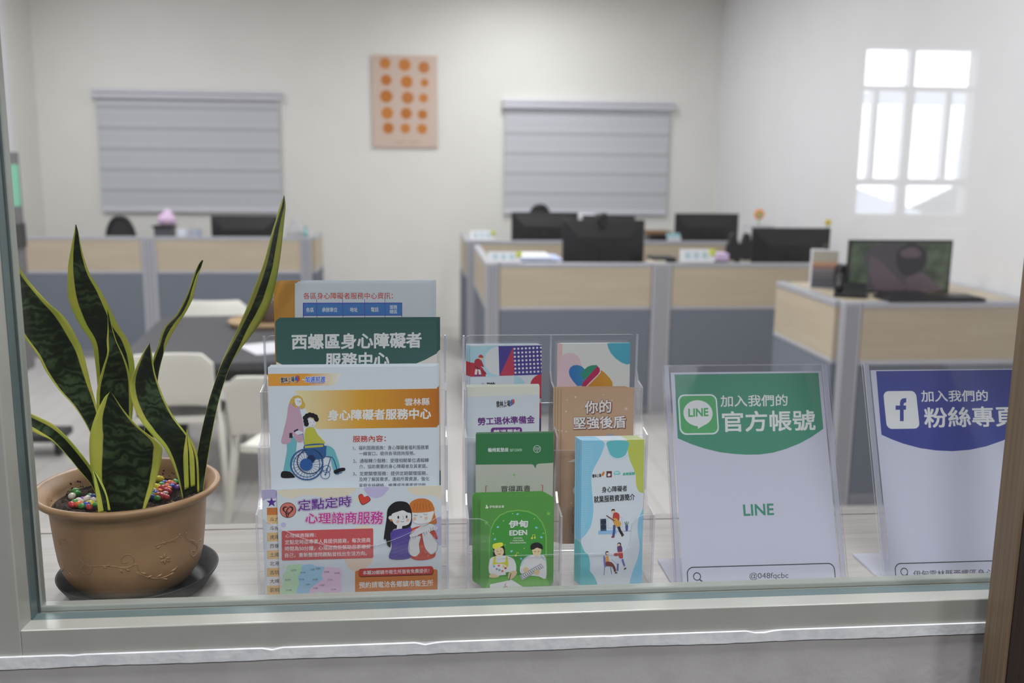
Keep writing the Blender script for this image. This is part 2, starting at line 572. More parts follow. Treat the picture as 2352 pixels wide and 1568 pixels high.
class Sheet:
    STEP = 0.000012
    hold = False

    def __init__(self, key, name, label, cat, group=None, thick=0.0006, corner=0.0, mat=None, height=None):
        x0, x1, yb, zb, yt, zt = PAGES[key]
        self.w = x1 - x0
        self.h = height or math.hypot(yt - yb, zt - zb)
        self.k = 0
        self.parts = {}
        b = MB()
        pts = rrect(-self.w / 2, 0, self.w / 2, self.h, corner) if corner else [(-self.w / 2, 0), (self.w / 2, 0), (self.w / 2, self.h), (-self.w / 2, self.h)]
        b.prism(pts, 1, 0, thick, mat or M['paper'])
        self.o = b.build(name)
        self.o.location = ((x0 + x1) / 2, yb, zb)
        self.o.rotation_euler = (-math.atan2(yt - yb, zt - zb), 0, 0)
        tag(self.o, label, cat, group)

    def mb(self, part):
        return self.parts.setdefault(part, MB())

    def layer(self):
        if not self.hold:
            self.k += 1
        return -self.k * self.STEP

    def poly(self, part, pts, col, smooth=False, n=6):
        if smooth:
            pts = spline(pts, True, n)
        pts = clip_poly(list(pts), -self.w / 2, 0, self.w / 2, self.h)
        if not pts:
            return
        y = self.layer()
        vs = [(p[0], y, p[1]) for p in pts]
        tr = tessellate_polygon([[Vector((p[0], p[1], 0)) for p in pts]])
        fs = []
        for t in tr:
            a, b, c = (pts[i] for i in t)
            ccw = (b[0] - a[0]) * (c[1] - a[1]) - (b[1] - a[1]) * (c[0] - a[0]) > 0
            fs.append(tuple(t) if ccw else tuple(reversed(t)))
        self.mb(part).add(vs, fs, col if not isinstance(col, str) else ink(col))

    def disc(self, part, c, r, col, n=28, ry=None, rot=0.0):
        ry = ry or r
        ca, sa = math.cos(rot), math.sin(rot)
        self.poly(part, [(c[0] + r * math.cos(a) * ca - ry * math.sin(a) * sa, c[1] + r * math.cos(a) * sa + ry * math.sin(a) * ca)
                         for a in (2 * math.pi * i / n for i in range(n))], col)

    def stroke(self, part, pts, w, col, closed=False):
        pts = [(p[0], max(0.0004, p[1])) for p in pts]
        n = len(pts)
        y = self.layer()
        L, R = [], []
        for i in range(n):
            a = pts[i - 1] if (i or closed) else pts[0]
            b = pts[(i + 1) % n] if (i < n - 1 or closed) else pts[-1]
            dx, dy = b[0] - a[0], b[1] - a[1]
            d = math.hypot(dx, dy) or 1
            L.append((pts[i][0] - dy / d * w / 2, y, pts[i][1] + dx / d * w / 2))
            R.append((pts[i][0] + dy / d * w / 2, y, pts[i][1] - dx / d * w / 2))
        fs = [(i, n + i, n + (i + 1) % n, (i + 1) % n) for i in range(n if closed else n - 1)]
        self.mb(part).add(L + R, fs, ink(col))

    def ring(self, part, c, r, w, col, n=36):
        self.stroke(part, [(c[0] + r * math.cos(2 * math.pi * i / n), c[1] + r * math.sin(2 * math.pi * i / n)) for i in range(n)], w, col, True)

    def text(self, part, s, q, col, bold=0.0):
        """fit the words into a box (two corners: top left, bottom right) or a quad (TL, TR, BR, BL)"""
        if len(q) == 2:
            (a, b), (c, d) = q
            q = [(a, b), (c, b), (c, d), (a, d)]
        tl, tr, br, bl = q
        vs, fs = glyphs(s)
        h = math.hypot(tl[0] - bl[0], tl[1] - bl[1])
        y = self.layer()
        mb = self.mb(part)
        offs = [(0, 0)]
        if bold:
            m = 8 if bold > 0.03 else 4
            offs = [(bold * h * math.cos(2 * math.pi * (i + 0.5) / m), bold * h * math.sin(2 * math.pi * (i + 0.5) / m)) for i in range(m)]
        for ox, oy in offs:
            pv = []
            for u, v in vs:
                x = (bl[0] * (1 - u) + br[0] * u) * (1 - v) + (tl[0] * (1 - u) + tr[0] * u) * v
                z = (bl[1] * (1 - u) + br[1] * u) * (1 - v) + (tl[1] * (1 - u) + tr[1] * u) * v
                pv.append((x + ox, y, z + oy))
            y -= 0.0000012
            mb.add(pv, fs, ink(col))

    def finish(self):
        for name, mb in self.parts.items():
            if mb.v:
                mb.build(name, self.o)
        return self.o

    def stack(self, n, d, label, group, jitter=0.0):
        """more copies tucked behind: d is the offset of each"""
        for i in range(1, n + 1):
            c = copy_tree(self.o)
            c.location = (self.o.location.x + d[0] * i + random.uniform(-jitter, jitter), self.o.location.y + d[1] * i,
                          self.o.location.z + max(0, d[2] * i))
            tag(c, label, None, group)


def grad_mat(name, axis, a, b, c1, c2):
    """a printed colour blend along an object axis, from a to b"""
    m, n, l, bs = new_mat(name)
    tc = n.new('ShaderNodeTexCoord')
    sx = n.new('ShaderNodeSeparateXYZ')
    l.new(tc.outputs['Object'], sx.inputs[0])
    mr = n.new('ShaderNodeMapRange')
    mr.inputs['From Min'].default_value = a
    mr.inputs['From Max'].default_value = b
    l.new(sx.outputs[axis], mr.inputs['Value'])
    r = n.new('ShaderNodeValToRGB')
    r.color_ramp.elements[0].color = hexlin(c1, PRINT_K)
    r.color_ramp.elements[1].color = hexlin(c2, PRINT_K)
    l.new(mr.outputs[0], r.inputs['Fac'])
    l.new(r.outputs['Color'], bs.inputs['Base Color'])
    bs.inputs['Roughness'].default_value = 0.42
    return m


# ================================================================== the setting
XL, XR, YB, YF = -3.68, 3.09, 10.1, -3.5
CX = 4.8          # the corridor runs on further than the office
S = 'structure'


def struct(name, mb, kind_parent=None, bevel=0.0):
    o = mb.build(name, kind_parent, bevel=bevel)
    if kind_parent is None:
        o['kind'] = S
    return o


b = MB(); b.box(XL - 0.1, XR + 0.1, 1.1, YB + 0.1, -0.1, 0, M['floor']); struct('floor', b)
b = MB(); b.box(XL - 0.1, CX + 0.1, YF - 0.1, 1.1, -0.1, 0, M['corridor_floor']); struct('floor_corridor', b)
b = MB(); b.box(XL - 0.1, XR + 0.1, 1.1, YB + 0.1, CEILING, CEILING + 0.1, M['ceiling']); struct('ceiling', b)
b = MB(); b.box(XL - 0.1, CX + 0.1, YF - 0.1, 1.1, CEILING, CEILING + 0.1, M['corridor_wall']); struct('ceiling_corridor', b)
b = MB(); b.box(XL, XR, YB, YB + 0.1, 0, CEILING, M['wall_cream']); struct('wall_back', b)
b = MB(); b.box(XR, XR + 0.1, 1.08, YB, 0, CEILING, M['wall_white']); b.box(CX, CX + 0.1, YF, 1.08, 0, CEILING, M['corridor_wall']); struct('wall_right', b)
b = MB()
b.box(XL - 0.1, XL, 1.08, YB, 0, CEILING, M['wall_cream'])
b.box(XL - 0.1, XL, YF, 1.08, 0, CEILING, M['corridor_wall'])
struct('wall_left', b)
b = MB(); b.box(XL, XL + 0.03, 5.0, 9.42, 0, CEILING, M['white_board']); struct('trim_1', b, bevel=0.004)
# wall between corridor and office, open for the window
b = MB()
b.box(XL, CX, 1.08, 1.15, 0, 1.1405, M['wall_grey'])
b.box(XL, -0.56, 1.08, 1.15, 1.1405, CEILING, M['wall_grey'])
b.box(0.98, CX, 1.08, 1.15, 1.1405, CEILING, M['wall_grey'])
b.box(-0.56, 0.98, 1.08, 1.15, 2.0, CEILING, M['wall_grey'])
struct('wall_front', b)
# uneven putty line under the window frame
top, bot = [], []
for i in range(121):
    x = -0.60 + 1.42 * i / 120
    top.append((x, 1.1402 - (0.003 * max(0, math.sin(i * 0.9)) if i % 17 < 3 else 0)))
    bot.append((x, 1.1262 + 0.0004 * math.sin(i * 0.37) + random.uniform(-0.0004, 0.0004)))
b = MB(); b.prism(bot + top[::-1], 1, 1.0765, 1.0801, M['putty']); struct('trim_2', b)

# the inner window that one looks through
win = empty('window_1', (0, 1.08, 1.14), kind=S)
b = MB()
b.prism([(0.0, 0.0005), (0.0, 0.0305), (0.001, 0.0315), (0.027, 0.0308), (0.027, 0.0285), (0.066, 0.0285), (0.066, 0.0005)], 0, -0.4545, 0.90, M['frame_paint'])
b.prism([(-0.56, 0.0), (-0.4555, 0.0), (-0.4545, 0.001), (-0.4525, 0.027), (-0.4550, 0.027), (-0.4550, 0.066), (-0.56, 0.066)], 2, 0.0005, 0.86, M['frame_paint'])
b.prism([(0.90, 0.0), (0.98, 0.0), (0.98, 0.066), (0.90, 0.066)], 2, 0.0005, 0.86, M['frame_paint'])
b.prism([(0.0, 0.80), (0.0, 0.86), (0.066, 0.86), (0.066, 0.80)], 0, -0.4545, 0.90, M['frame_paint'])
b.build('window_frame', win, bevel=0.0012)
b = MB()
b.box(-0.4525, 0.90, 0.0272, 0.0452, 0.0285, 0.0306, M['gasket'])
b.box(-0.4545, -0.4515, 0.0272, 0.0452, 0.0306, 0.80, M['gasket'])
b.box(-0.4545, -0.4505, 0.0452, 0.0508, 0.0285, 0.80, M['groove'])
b.build('glazing_seal', win, bevel=0.0005)
b = MB(); b.box(-0.4555, 0.905, 0.0455, 0.0505, 0.027, 0.81, M['glass']); b.build('glass_pane', win)
b = MB()
b.box(-0.4545, 0.90, 0.0512, 0.066, 0.0285, 0.0362, M['bead'])
b.box(-0.4550, -0.4490, 0.0512, 0.066, 0.0285, 0.80, M['bead'])
b.build('glazing_bead', win, bevel=0.0018)

# tall wooden post on the corridor side, at the end of the window
dr = empty('wooden_post', (0.66, 1.0, 0), 'tall brown wooden post with grey oak edge before the end of the window', 'post')
b = MB(); b.prism([(0.0205, 0.001), (0.0205, 0.045), (0.0245, 0.045), (0.0245, 0.001)], 2, 0.002, 1.62, M['door_light']); b.build('post_edge', dr, bevel=0.0008)
b = MB(); b.prism([(0.0247, 0.0), (0.0247, 0.045), (0.068, 0.045), (0.068, 0.0)], 2, 0.002, 1.62, M['door_dark']); b.build('post_face', dr)

# corridor behind the viewer: outer wall with a window to the bright yard
wx0, wx1 = 2.30, 3.02
CW = dict(x0=(2.6375,5.756,2.3815)[0], x1=(3.3329,5.756,2.3959)[0], z0=(2.7085,5.756,1.4129)[2], z1=(2.9268,5.756,2.3875)[2])
b = MB()
b.box(XL, CW['x0'], YF - 0.1, YF, 0, CEILING, M['corridor_wall'])
b.box(CW['x1'], CX, YF - 0.1, YF, 0, CEILING, M['corridor_wall'])
b.box(CW['x0'], CW['x1'], YF - 0.1, YF, 0, CW['z0'], M['corridor_wall'])
b.box(CW['x0'], CW['x1'], YF - 0.1, YF, CW['z1'], CEILING, M['corridor_wall'])
struct('wall_outer', b)
w2 = empty('window_2', (CW['x0'], YF - 0.05, CW['z0']), kind=S)
ww, wh = CW['x1'] - CW['x0'], CW['z1'] - CW['z0']
b = MB()
fz = lambda y: (492 - y) / 380 * wh
fx = lambda x: (x - 1992) / 258 * ww
b.box(0, ww, -0.03, 0.03, fz(207), fz(195), M['alu'])
b.box(0, ww, -0.03, 0.03, fz(424), fz(408), M['alu'])
b.box(fx(2097), fx(2110), -0.03, 0.03, fz(200), wh, M['alu'])
b.box(fx(2020), fx(2031), -0.03, 0.03, fz(420), fz(200), M['alu'])
b.box(fx(2093), fx(2114), -0.03, 0.03, fz(420), fz(200), M['alu'])
b.box(fx(2188), fx(2201), -0.03, 0.03, fz(420), fz(200), M['alu'])
b.box(fx(2090), fx(2112), -0.03, 0.03, 0, fz(420), M['alu'])
b.build('window_frame', w2)
# flat silhouettes added outside that window, shaped to dim parts of its reflection
b = MB()
g = paint('#9a9fac', 0.7)
b.prism([(6.38, 0), (9.0, 0), (9.0, 2.75), (5.2, 2.55), (5.2, 2.42), (6.5, 2.42)], 1, -9.2, -9.0, g)
b.prism([(4.4, 0), (5.4, 0), (5.4, 1.22), (4.4, 1.55)], 1, -8.0, -7.9, g)
b.prism([(5.3, 0), (7.5, 0), (7.5, 1.95), (6.6, 1.78), (6.15, 1.5), (5.75, 1.3), (5.4, 1.15)], 1, -8.6, -8.5, paint('#232a24', 0.8))
struct('yard_silhouettes', b)

# ------------------------------------------------------------------ ceiling lights
M['lamp'] = None
m, n, l, bs = new_mat('lamp_diffuser')
bs.inputs['Base Color'].default_value = (0.9, 0.9, 0.9, 1)
bs.inputs['Emission Color'].default_value = (1, 0.97, 0.93, 1)
bs.inputs['Emission Strength'].default_value = 3.0
M['lamp'] = m
for i, ((x, y), p) in enumerate(list(zip(ROOM_LAMPS, ROOM_LAMP_POWER)) + list(zip(CORRIDOR_LAMPS, CORRIDOR_LAMP_POWER))):
    o = empty('ceiling_light', (x, y, CEILING), 'square white ceiling light panel', 'light', 'ceiling light panels')
    box_obj('light_frame', -0.31, 0.31, -0.31, 0.31, -0.03, 0, M['white_plastic'], o)
    box_obj('diffuser', -0.29, 0.29, -0.29, 0.29, -0.034, -0.03, M['lamp'], o)
    la = area_lamp('ceiling_lamp', (x, y, CEILING - 0.04), 0.58, p, (0.96, 0.98, 1.0) if i < len(ROOM_LAMPS) else (0.93, 0.96, 1.0))

# ------------------------------------------------------------------ service counter under the window
ct = empty('service_counter', (0.2, 1.32, 0), 'pale ash service counter running along behind the window', 'counter')
b = MB(); b.box(-1.0, 1.1, -0.168, 0.141, 1.105, 1.14, M['counter_wood']); b.build('worktop', ct, bevel=0.001)
b = MB(); b.box(-1.0, 1.1, 0.1435, 0.166, 1.0, 1.14, M['counter_wood']); b.build('back_edge_strip', ct, bevel=0.001)
b = MB(); b.box(-1.0, 1.1, 0.12, 0.1425, 0.0, 1.104, M['counter_wood']); b.build('counter_panel', ct)

# ================================================================== far office: walls
def blind(x0, x1, z0, z1, label):
    o = empty('window_blind', ((x0 + x1) / 2, YB, z0), label, 'blind', 'grey blinds on the back wall')
    w = (x1 - x0) / 2
    h = z1 - z0
    b = MB()
    b.box(-w - 0.03, w + 0.03, -0.075, -0.001, h - 0.035, h, M['blind_rail'])
    b.box(-w - 0.03, w + 0.03, -0.085, -0.001, h - 0.085, h - 0.042, M['blind_rail'])
    b.build('head_rail', o, bevel=0.008)
    box_obj('blind_fabric', -w, w, -0.035, -0.03, 0.04, h - 0.06, M['blind'], o)
    box_obj('bottom_rail', -w, w, -0.045, -0.02, 0.0, 0.045, M['blind_rail'], o, 0.008)
    return o


blind(-3.115, -1.375, 1.175, 2.36, 'grey striped blind on the back wall above the black mesh chair and tissue box')
blind(0.867, 2.565, 1.175, 2.325, 'grey striped blind on the back wall above the row of black monitors')

# picture of orange slices
pc = empty('wall_picture', (-0.134, YB, 2.285), 'pale pink picture of fifteen round orange slices between the two blinds', 'picture', rot=(0, math.radians(-0.3), 0))
b = MB(); b.box(-0.325, 0.325, -0.03, -0.001, -0.447, 0.447, paint('#d2bbad', 0.6)); b.build('canvas', pc, bevel=0.003)
b = MB()
ORS = [(438, 203, 30), (542, 210, 33), (645, 222, 31), (442, 292, 29), (552, 300, 33), (648, 304, 22), (441, 379, 34), (555, 385, 33), (641, 386, 25), (445, 469, 33), (547, 470, 31), (635, 475, 26), (449, 550, 30), (541, 551, 27), (632, 553, 28)]
rnd = random.Random(3)
for x, y, r in ORS:
    cx, cz, rr = (x - 541) / 353 * 0.65, (407 - y) / 495 * 0.893, r / 353 * 0.65
    vs = [(cx, -0.0305, cz)]
    for k in range(24):
        q = rr * (1 + 0.08 * math.sin(3 * k + x))
        vs.append((cx + q * math.cos(k * math.pi / 12), -0.0305, cz + q * math.sin(k * math.pi / 12)))
    b.add(vs, [(0, 1 + k, 1 + (k + 1) % 24) for k in range(24)], paint(rnd.choice(['#c87a2c', '#cc8030', '#c27838', '#c0721f']), 0.6))
    for k in range(8):
        a = k * math.pi / 4 + 0.2
        d = 0.62 * rr
        vs = [(cx + d * math.cos(a) + 0.1 * rr * math.cos(t), -0.0308, cz + d * math.sin(a) + 0.1 * rr * math.sin(t)) for t in (i * math.pi / 3 for i in range(6))]
        b.add(vs, [tuple(range(6))], paint('#ad6420', 0.6))
b.build('fruit_pattern', pc)
b = MB()
for x0, x1 in ((-0.11, 0.0), (0.03, 0.14)):
    b.box(x0, x1, -0.0306, -0.0302, -0.402, -0.385, paint('#c0a291', 0.6))
b.build('caption_print', pc)


# ------------------------------------------------------------------ partitions
PZ = 1.045


def partition_x(x0, x1, y, label, zsplit=0.74, group='low office partitions'):
    """panel facing the corridor"""
    o = empty('office_partition', ((x0 + x1) / 2, y, 0), label, 'partition', group)
    w = (x1 - x0) / 2
    box_obj('wood_panel', -w, w, 0.004, 0.046, zsplit + 0.012, PZ - 0.03, M['panel_wood'], o)
    box_obj('fabric_panel', -w, w, 0.004, 0.046, 0.06, zsplit - 0.012, M['fabric_grey'], o)
    b = MB()
    b.box(-w, w, 0, 0.05, PZ - 0.03, PZ, M['alu'])
    b.box(-w, w, 0, 0.05, zsplit - 0.012, zsplit + 0.012, M['alu'])
    b.box(-w, w, 0, 0.05, 0, 0.06, M['alu_dark'])
    b.build('metal_rail', o, bevel=0.004)
    return o


def partition_y(x, y0, y1, label, zsplit=0.74, group='low office partitions', zc=0.0):
    o = empty('office_partition', (x, (y0 + y1) / 2, 0), label, 'partition', group)
    w = (y1 - y0) / 2
    box_obj('wood_panel', -0.021, 0.021, -w, w, zsplit + 0.012, PZ - 0.03, M['panel_wood_side'], o)
    box_obj('fabric_panel', -0.021, 0.021, -w, w, 0.06, zsplit - 0.012, M['fabric_grey'], o)
    b = MB()
    b.box(-0.025, 0.025, -w, w, PZ - 0.03, PZ, M['alu'])
    b.box(-0.025, 0.025, -w, w, zsplit - 0.012, zsplit + 0.012, M['alu'])
    b.box(-0.025, 0.025, -w, w, 0, 0.06, M['alu_dark'])
    b.build('metal_rail', o, bevel=0.004)
    return o


def post(x, y, label, w=0.1):
    o = empty('partition_post', (x, y, 0), label, 'post', 'aluminium partition posts')
    b = MB()
    b.box(-w / 2, w / 2, 0, 0.05, 0, PZ, M['alu'])
    b.build('post_body', o, bevel=0.006)
    b = MB()
    for k in (-0.22, 0.0, 0.22):
        b.box(k * w - 0.004, k * w + 0.004, -0.0015, 0.01, 0.02, PZ - 0.02, M['alu_dark'])
    b.build('post_groove', o)
    return o


# front right row
RY = 6.43
partition_x(0.53, 1.555, RY, 'wood and grey partition in front of the monitor that carries a webcam')
partition_x(1.70, 2.98, RY, 'wood and grey partition in front of the monitor behind the desk calendar')
post(0.48, RY, 'aluminium post at the free end of the middle partition row', 0.09)
post(1.628, RY, 'aluminium post between the two panels of the middle partition row', 0.135)
partition_y(0.46, RY + 0.06, 7.85, 'side partition running back from the free end of the middle row')
# back right row
BY = 8.3
partition_x(0.50, 1.62, BY, 'partition below the monitor that has a chair top above it')
partition_x(1.72, 3.04, BY, 'partition below the monitor nearest the back right corner')
post(0.45, BY, 'aluminium post at the free end of the back partition row', 0.09)
post(1.67, BY, 'aluminium post behind the webcam monitor in the back row', 0.095)
partition_y(0.41, BY + 0.06, 9.35, 'side partition running back from the free end of the back row')
# left row
LY = 8.62
partition_x(-3.45, -2.375, LY, 'wood and grey partition below the black mesh chair')
partition_x(-2.245, -1.035, LY, 'wood and grey partition below the tissue box with pink tissue')
post(-2.31, LY, 'aluminium post between the two panels of the far left row', 0.125)
post(-0.985, LY, 'aluminium post at the free end of the far left row', 0.095)
partition_y(-0.925, LY + 0.06, 9.3, 'side partition at the free end of the far left row')
# front cubicle
CY = 4.56
ZS = (2.4517,4.56,0.7395)[2]
partition_x(2.165, 3.02, CY, 'wood and grey partition directly below the lit screen', ZS)
post(2.115, CY, 'aluminium corner post beside the lit screen cubicle', 0.095)
partition_y(2.065, CY + 0.052, 5.42, 'short side partition standing below the desk calendar', ZS)
partition_y(3.055, CY + 0.052, 5.6, 'side partition against the white wall beside the lit screen', ZS)


# ------------------------------------------------------------------ desks behind the partitions
def desk(x0, x1, y0, y1, label, z=0.74):
    o = empty('office_desk', ((x0 + x1) / 2, (y0 + y1) / 2, 0), label, 'desk', 'office desks behind the partitions')
    w, d = (x1 - x0) / 2, (y1 - y0) / 2
    box_obj('desk_top', -w, w, -d, d, z - 0.025, z, M['panel_wood'], o, 0.003)
    for sx in (-1, 1):
        box_obj('desk_leg', sx * (w - 0.03) - 0.02, sx * (w - 0.03) + 0.02, -d + 0.04, d - 0.04, 0, z - 0.025, M['alu'], o)
    return o


desk(0.50, 1.62, RY + 0.06, 7.15, 'desk carrying the monitor with the webcam')
desk(1.70, 3.0, RY + 0.06, 7.15, 'desk carrying the monitor behind the desk calendar')
desk(0.45, 1.66, BY + 0.06, 9.0, 'desk carrying the two monitors of the back row')
desk(1.72, 3.02, BY + 0.06, 9.0, 'desk carrying the monitor nearest the back corner')
desk(-3.4, -2.3, LY + 0.06, 9.3, 'desk of the far left row in front of the mesh chair')
desk(-2.24, -0.96, LY + 0.06, 9.3, 'desk of the far left row below the tissue box')
sh = empty('wooden_cabinet', (2.55, 4.95, 0), 'wooden cabinet inside the front cubicle carrying lit screen and calendar', 'cabinet')
box_obj('cabinet_top', -0.457, 0.47, -0.325, 0.42, 1.0, 1.0445, M['panel_wood'], sh)
box_obj('cabinet_body', -0.44, 0.45, -0.30, 0.40, 0.0, 1.0, M['panel_wood'], sh)


# ------------------------------------------------------------------ monitors
def monitor(x0, x1, y, ztop, desk_z, label, h=0.34, face=1, screen=None, tilt=0.0, name='computer_monitor', group='computer monitors'):
    """face 1: screen turned away from the corridor"""
    o = empty(name, ((x0 + x1) / 2, y, desk_z + 0.001), label, 'monitor', group)
    w = (x1 - x0) / 2
    zt = ztop - desk_z
    z0 = zt - h
    b = MB()
    b.box(-w, w, -0.006, 0.010, z0, zt, M['black_plastic'])
    b.build('screen_bezel', o, bevel=0.003)
    b = MB()
    s = -face
    ya, yb = (0.010, 0.032) if s > 0 else (-0.028, -0.006)
    ins = 0.14
    y_in, y_out = (ya, yb) if s > 0 else (yb, ya)
    vs = [(-w * 0.97, y_in, z0 + 0.012), (w * 0.97, y_in, z0 + 0.012), (w * 0.97, y_in, zt - 0.012), (-w * 0.97, y_in, zt - 0.012),
          (-w * 0.6, y_out, z0 + h * 0.12), (w * 0.6, y_out, z0 + h * 0.12), (w * 0.6, y_out, zt - h * 0.35), (-w * 0.6, y_out, zt - h * 0.35)]
    b.add(vs, [(0, 1, 2, 3), (7, 6, 5, 4), (0, 4, 5, 1), (1, 5, 6, 2), (2, 6, 7, 3), (3, 7, 4, 0)], M['black_plastic'])
    b.build('rear_shell', o, bevel=0.004)
    if screen:
        box_obj('display', -w + 0.012, w - 0.012, 0.0102 if face > 0 else -0.0075, 0.0112 if face > 0 else -0.0062, z0 + 0.016, zt - 0.012, screen, o)
    b = MB()
    b.box(-0.03, 0.03, (0.032 if s > 0 else -0.042), (0.042 if s > 0 else -0.028), 0.015, z0 + h * 0.5, M['black_plastic'])
    b.build('stand_neck', o, bevel=0.004)
    box_obj('stand_base', -0.11, 0.11, -0.1, 0.08, 0.0, 0.014, M['black_plastic'], o, 0.005)
    return o


MY = 6.85
def mon(a, bb, y, dz, label, **k):
    return monitor(a[0], bb[0], y, a[2], dz, label, **k)


mon((1.0067,6.85,1.3065), (1.5926,6.85,1.3095), 6.85, 0.74, 'black monitor with a webcam clipped on top, seen from behind')
mon((2.3798,6.85,1.2575), (2.9625,6.85,1.26), 6.85, 0.74, 'black monitor seen from behind, beyond the desk calendar')
mon((0.8167,8.7,1.2671), (1.4146,8.7,1.2706), 8.7, 0.74, 'black monitor in the back row with a chair top showing above it', h=0.36)
mon((1.4797,8.85,1.2359), (1.9669,8.85,1.2385), 8.85, 0.74, 'black monitor mostly hidden behind the webcam monitor')
mon((2.3004,8.7,1.264), (2.8892,8.7,1.2673), 8.7, 0.74, 'black monitor of the back row nearest the corner, below bare wall', h=0.34)
mon((-1.8755,9.1,1.2003), (-1.2803,9.1,1.2035), 9.1, 0.74, 'black monitor on the far left row behind the plant tip', h=0.35)

# lit screen
m, n, l, bs = new_mat('screen_wallpaper')
tc = n.new('ShaderNodeTexCoord')
no = n.new('ShaderNodeTexNoise'); no.inputs['Scale'].default_value = 14; no.inputs['Detail'].default_value = 4
l.new(tc.outputs['Object'], no.inputs['Vector'])
r = n.new('ShaderNodeValToRGB')
r.color_ramp.elements[0].position = 0.35; r.color_ramp.elements[0].color = (0.022, 0.032, 0.022, 1)
r.color_ramp.elements[1].position = 0.72; r.color_ramp.elements[1].color = (0.075, 0.10, 0.065, 1)
l.new(no.outputs['Fac'], r.inputs['Fac'])
bs.inputs['Base Color'].default_value = (0.01, 0.01, 0.01, 1)
bs.inputs['Roughness'].default_value = 0.25
l.new(r.outputs['Color'], bs.inputs['Emission Color'])
bs.inputs['Emission Strength'].default_value = 1.0


def glow(name, c):
    m_, n_, l_, b_ = new_mat(name)
    b_.inputs['Base Color'].default_value = (0.01, 0.01, 0.01, 1)
    b_.inputs['Roughness'].default_value = 0.25
    b_.inputs['Emission Color'].default_value = c
    b_.inputs['Emission Strength'].default_value = 1.0
    return m_


a, bb = (2.2221,4.9,1.3226), (2.7888,4.9,1.3267)
lit = mon(a, bb, 4.9, 1.0455, 'black monitor with a lit dark green picture facing the corridor', h=0.28, face=-1, screen=m)
w = (bb[0] - a[0]) / 2
zt = a[2] - 1.0455
b = MB()


def blob(pts, mat, y):
    p = spline([(q[0] / 740.0 * 2 * w - w, (1 - q[1] / 400.0) * 0.28 + zt - 0.28) for q in pts], True, 5)
    b.add([(q[0], y, q[1]) for q in p], [tuple(range(len(p)))], mat)


purple, dark, mid = glow('screen_mauve', (0.075, 0.055, 0.068, 1)), glow('screen_dark', (0.016, 0.015, 0.018, 1)), glow('screen_grey', (0.045, 0.04, 0.05, 1))  # plain colours of the picture shown on the screen
blob([(120, 90), (240, 20), (380, 30), (430, 120), (400, 230), (500, 250), (600, 300), (660, 380), (200, 385), (150, 250)], mid, -0.0079)
blob([(150, 120), (230, 160), (330, 260), (420, 370), (230, 380), (160, 260)], purple, -0.0082)
blob([(420, 290), (520, 240), (600, 290), (680, 375), (460, 385)], purple, -0.0083)
blob([(360, 60), (450, 20), (540, 70), (560, 160), (520, 230), (430, 270), (370, 230), (340, 140)], dark, -0.0085)
blob([(370, 80), (450, 50), (510, 90), (500, 125), (420, 130), (370, 115)], purple, -0.0088)
b.build('screen_image', [c for c in lit.children if c.name.startswith('display')][0])
k = empty('computer_keyboard', ((a[0] + bb[0]) / 2 + 0.02, 4.63, PZ), 'thin black keyboard lying across the partition rail below the lit screen', 'keyboard')
b = MB()
b.box(-0.235, 0.27, -0.075, 0.10, 0.001, 0.018, M['black_plastic'])
b.build('keyboard_body', k, bevel=0.004)
b = MB()
for i in range(14):
    for j in range(5):
        b.box(-0.225 + i * 0.0345, -0.195 + i * 0.0345, -0.06 + j * 0.03, -0.035 + j * 0.03, 0.018, 0.022, M['black_plastic'])
b.build('keys', k)


# webcam
wc = (1.2837,6.84,1.3238)
o = empty('webcam', (wc[0], 6.82, (1.0067,6.85,1.3065)[2]), 'small round black webcam on top of the middle row monitor', 'webcam')
b = MB(); b.box(-0.03, 0.03, -0.012, 0.05, 0.001, 0.012, M['black_plastic']); b.box(-0.02, 0.02, -0.02, -0.012, -0.045, 0.012, M['black_plastic']); b.build('clip', o, bevel=0.003)
b = MB(); b.ball((0, -0.005, 0.03), (0.04, 0.025, 0.026), M['black_plastic'], 16, 10); b.build('camera_body', o, True)


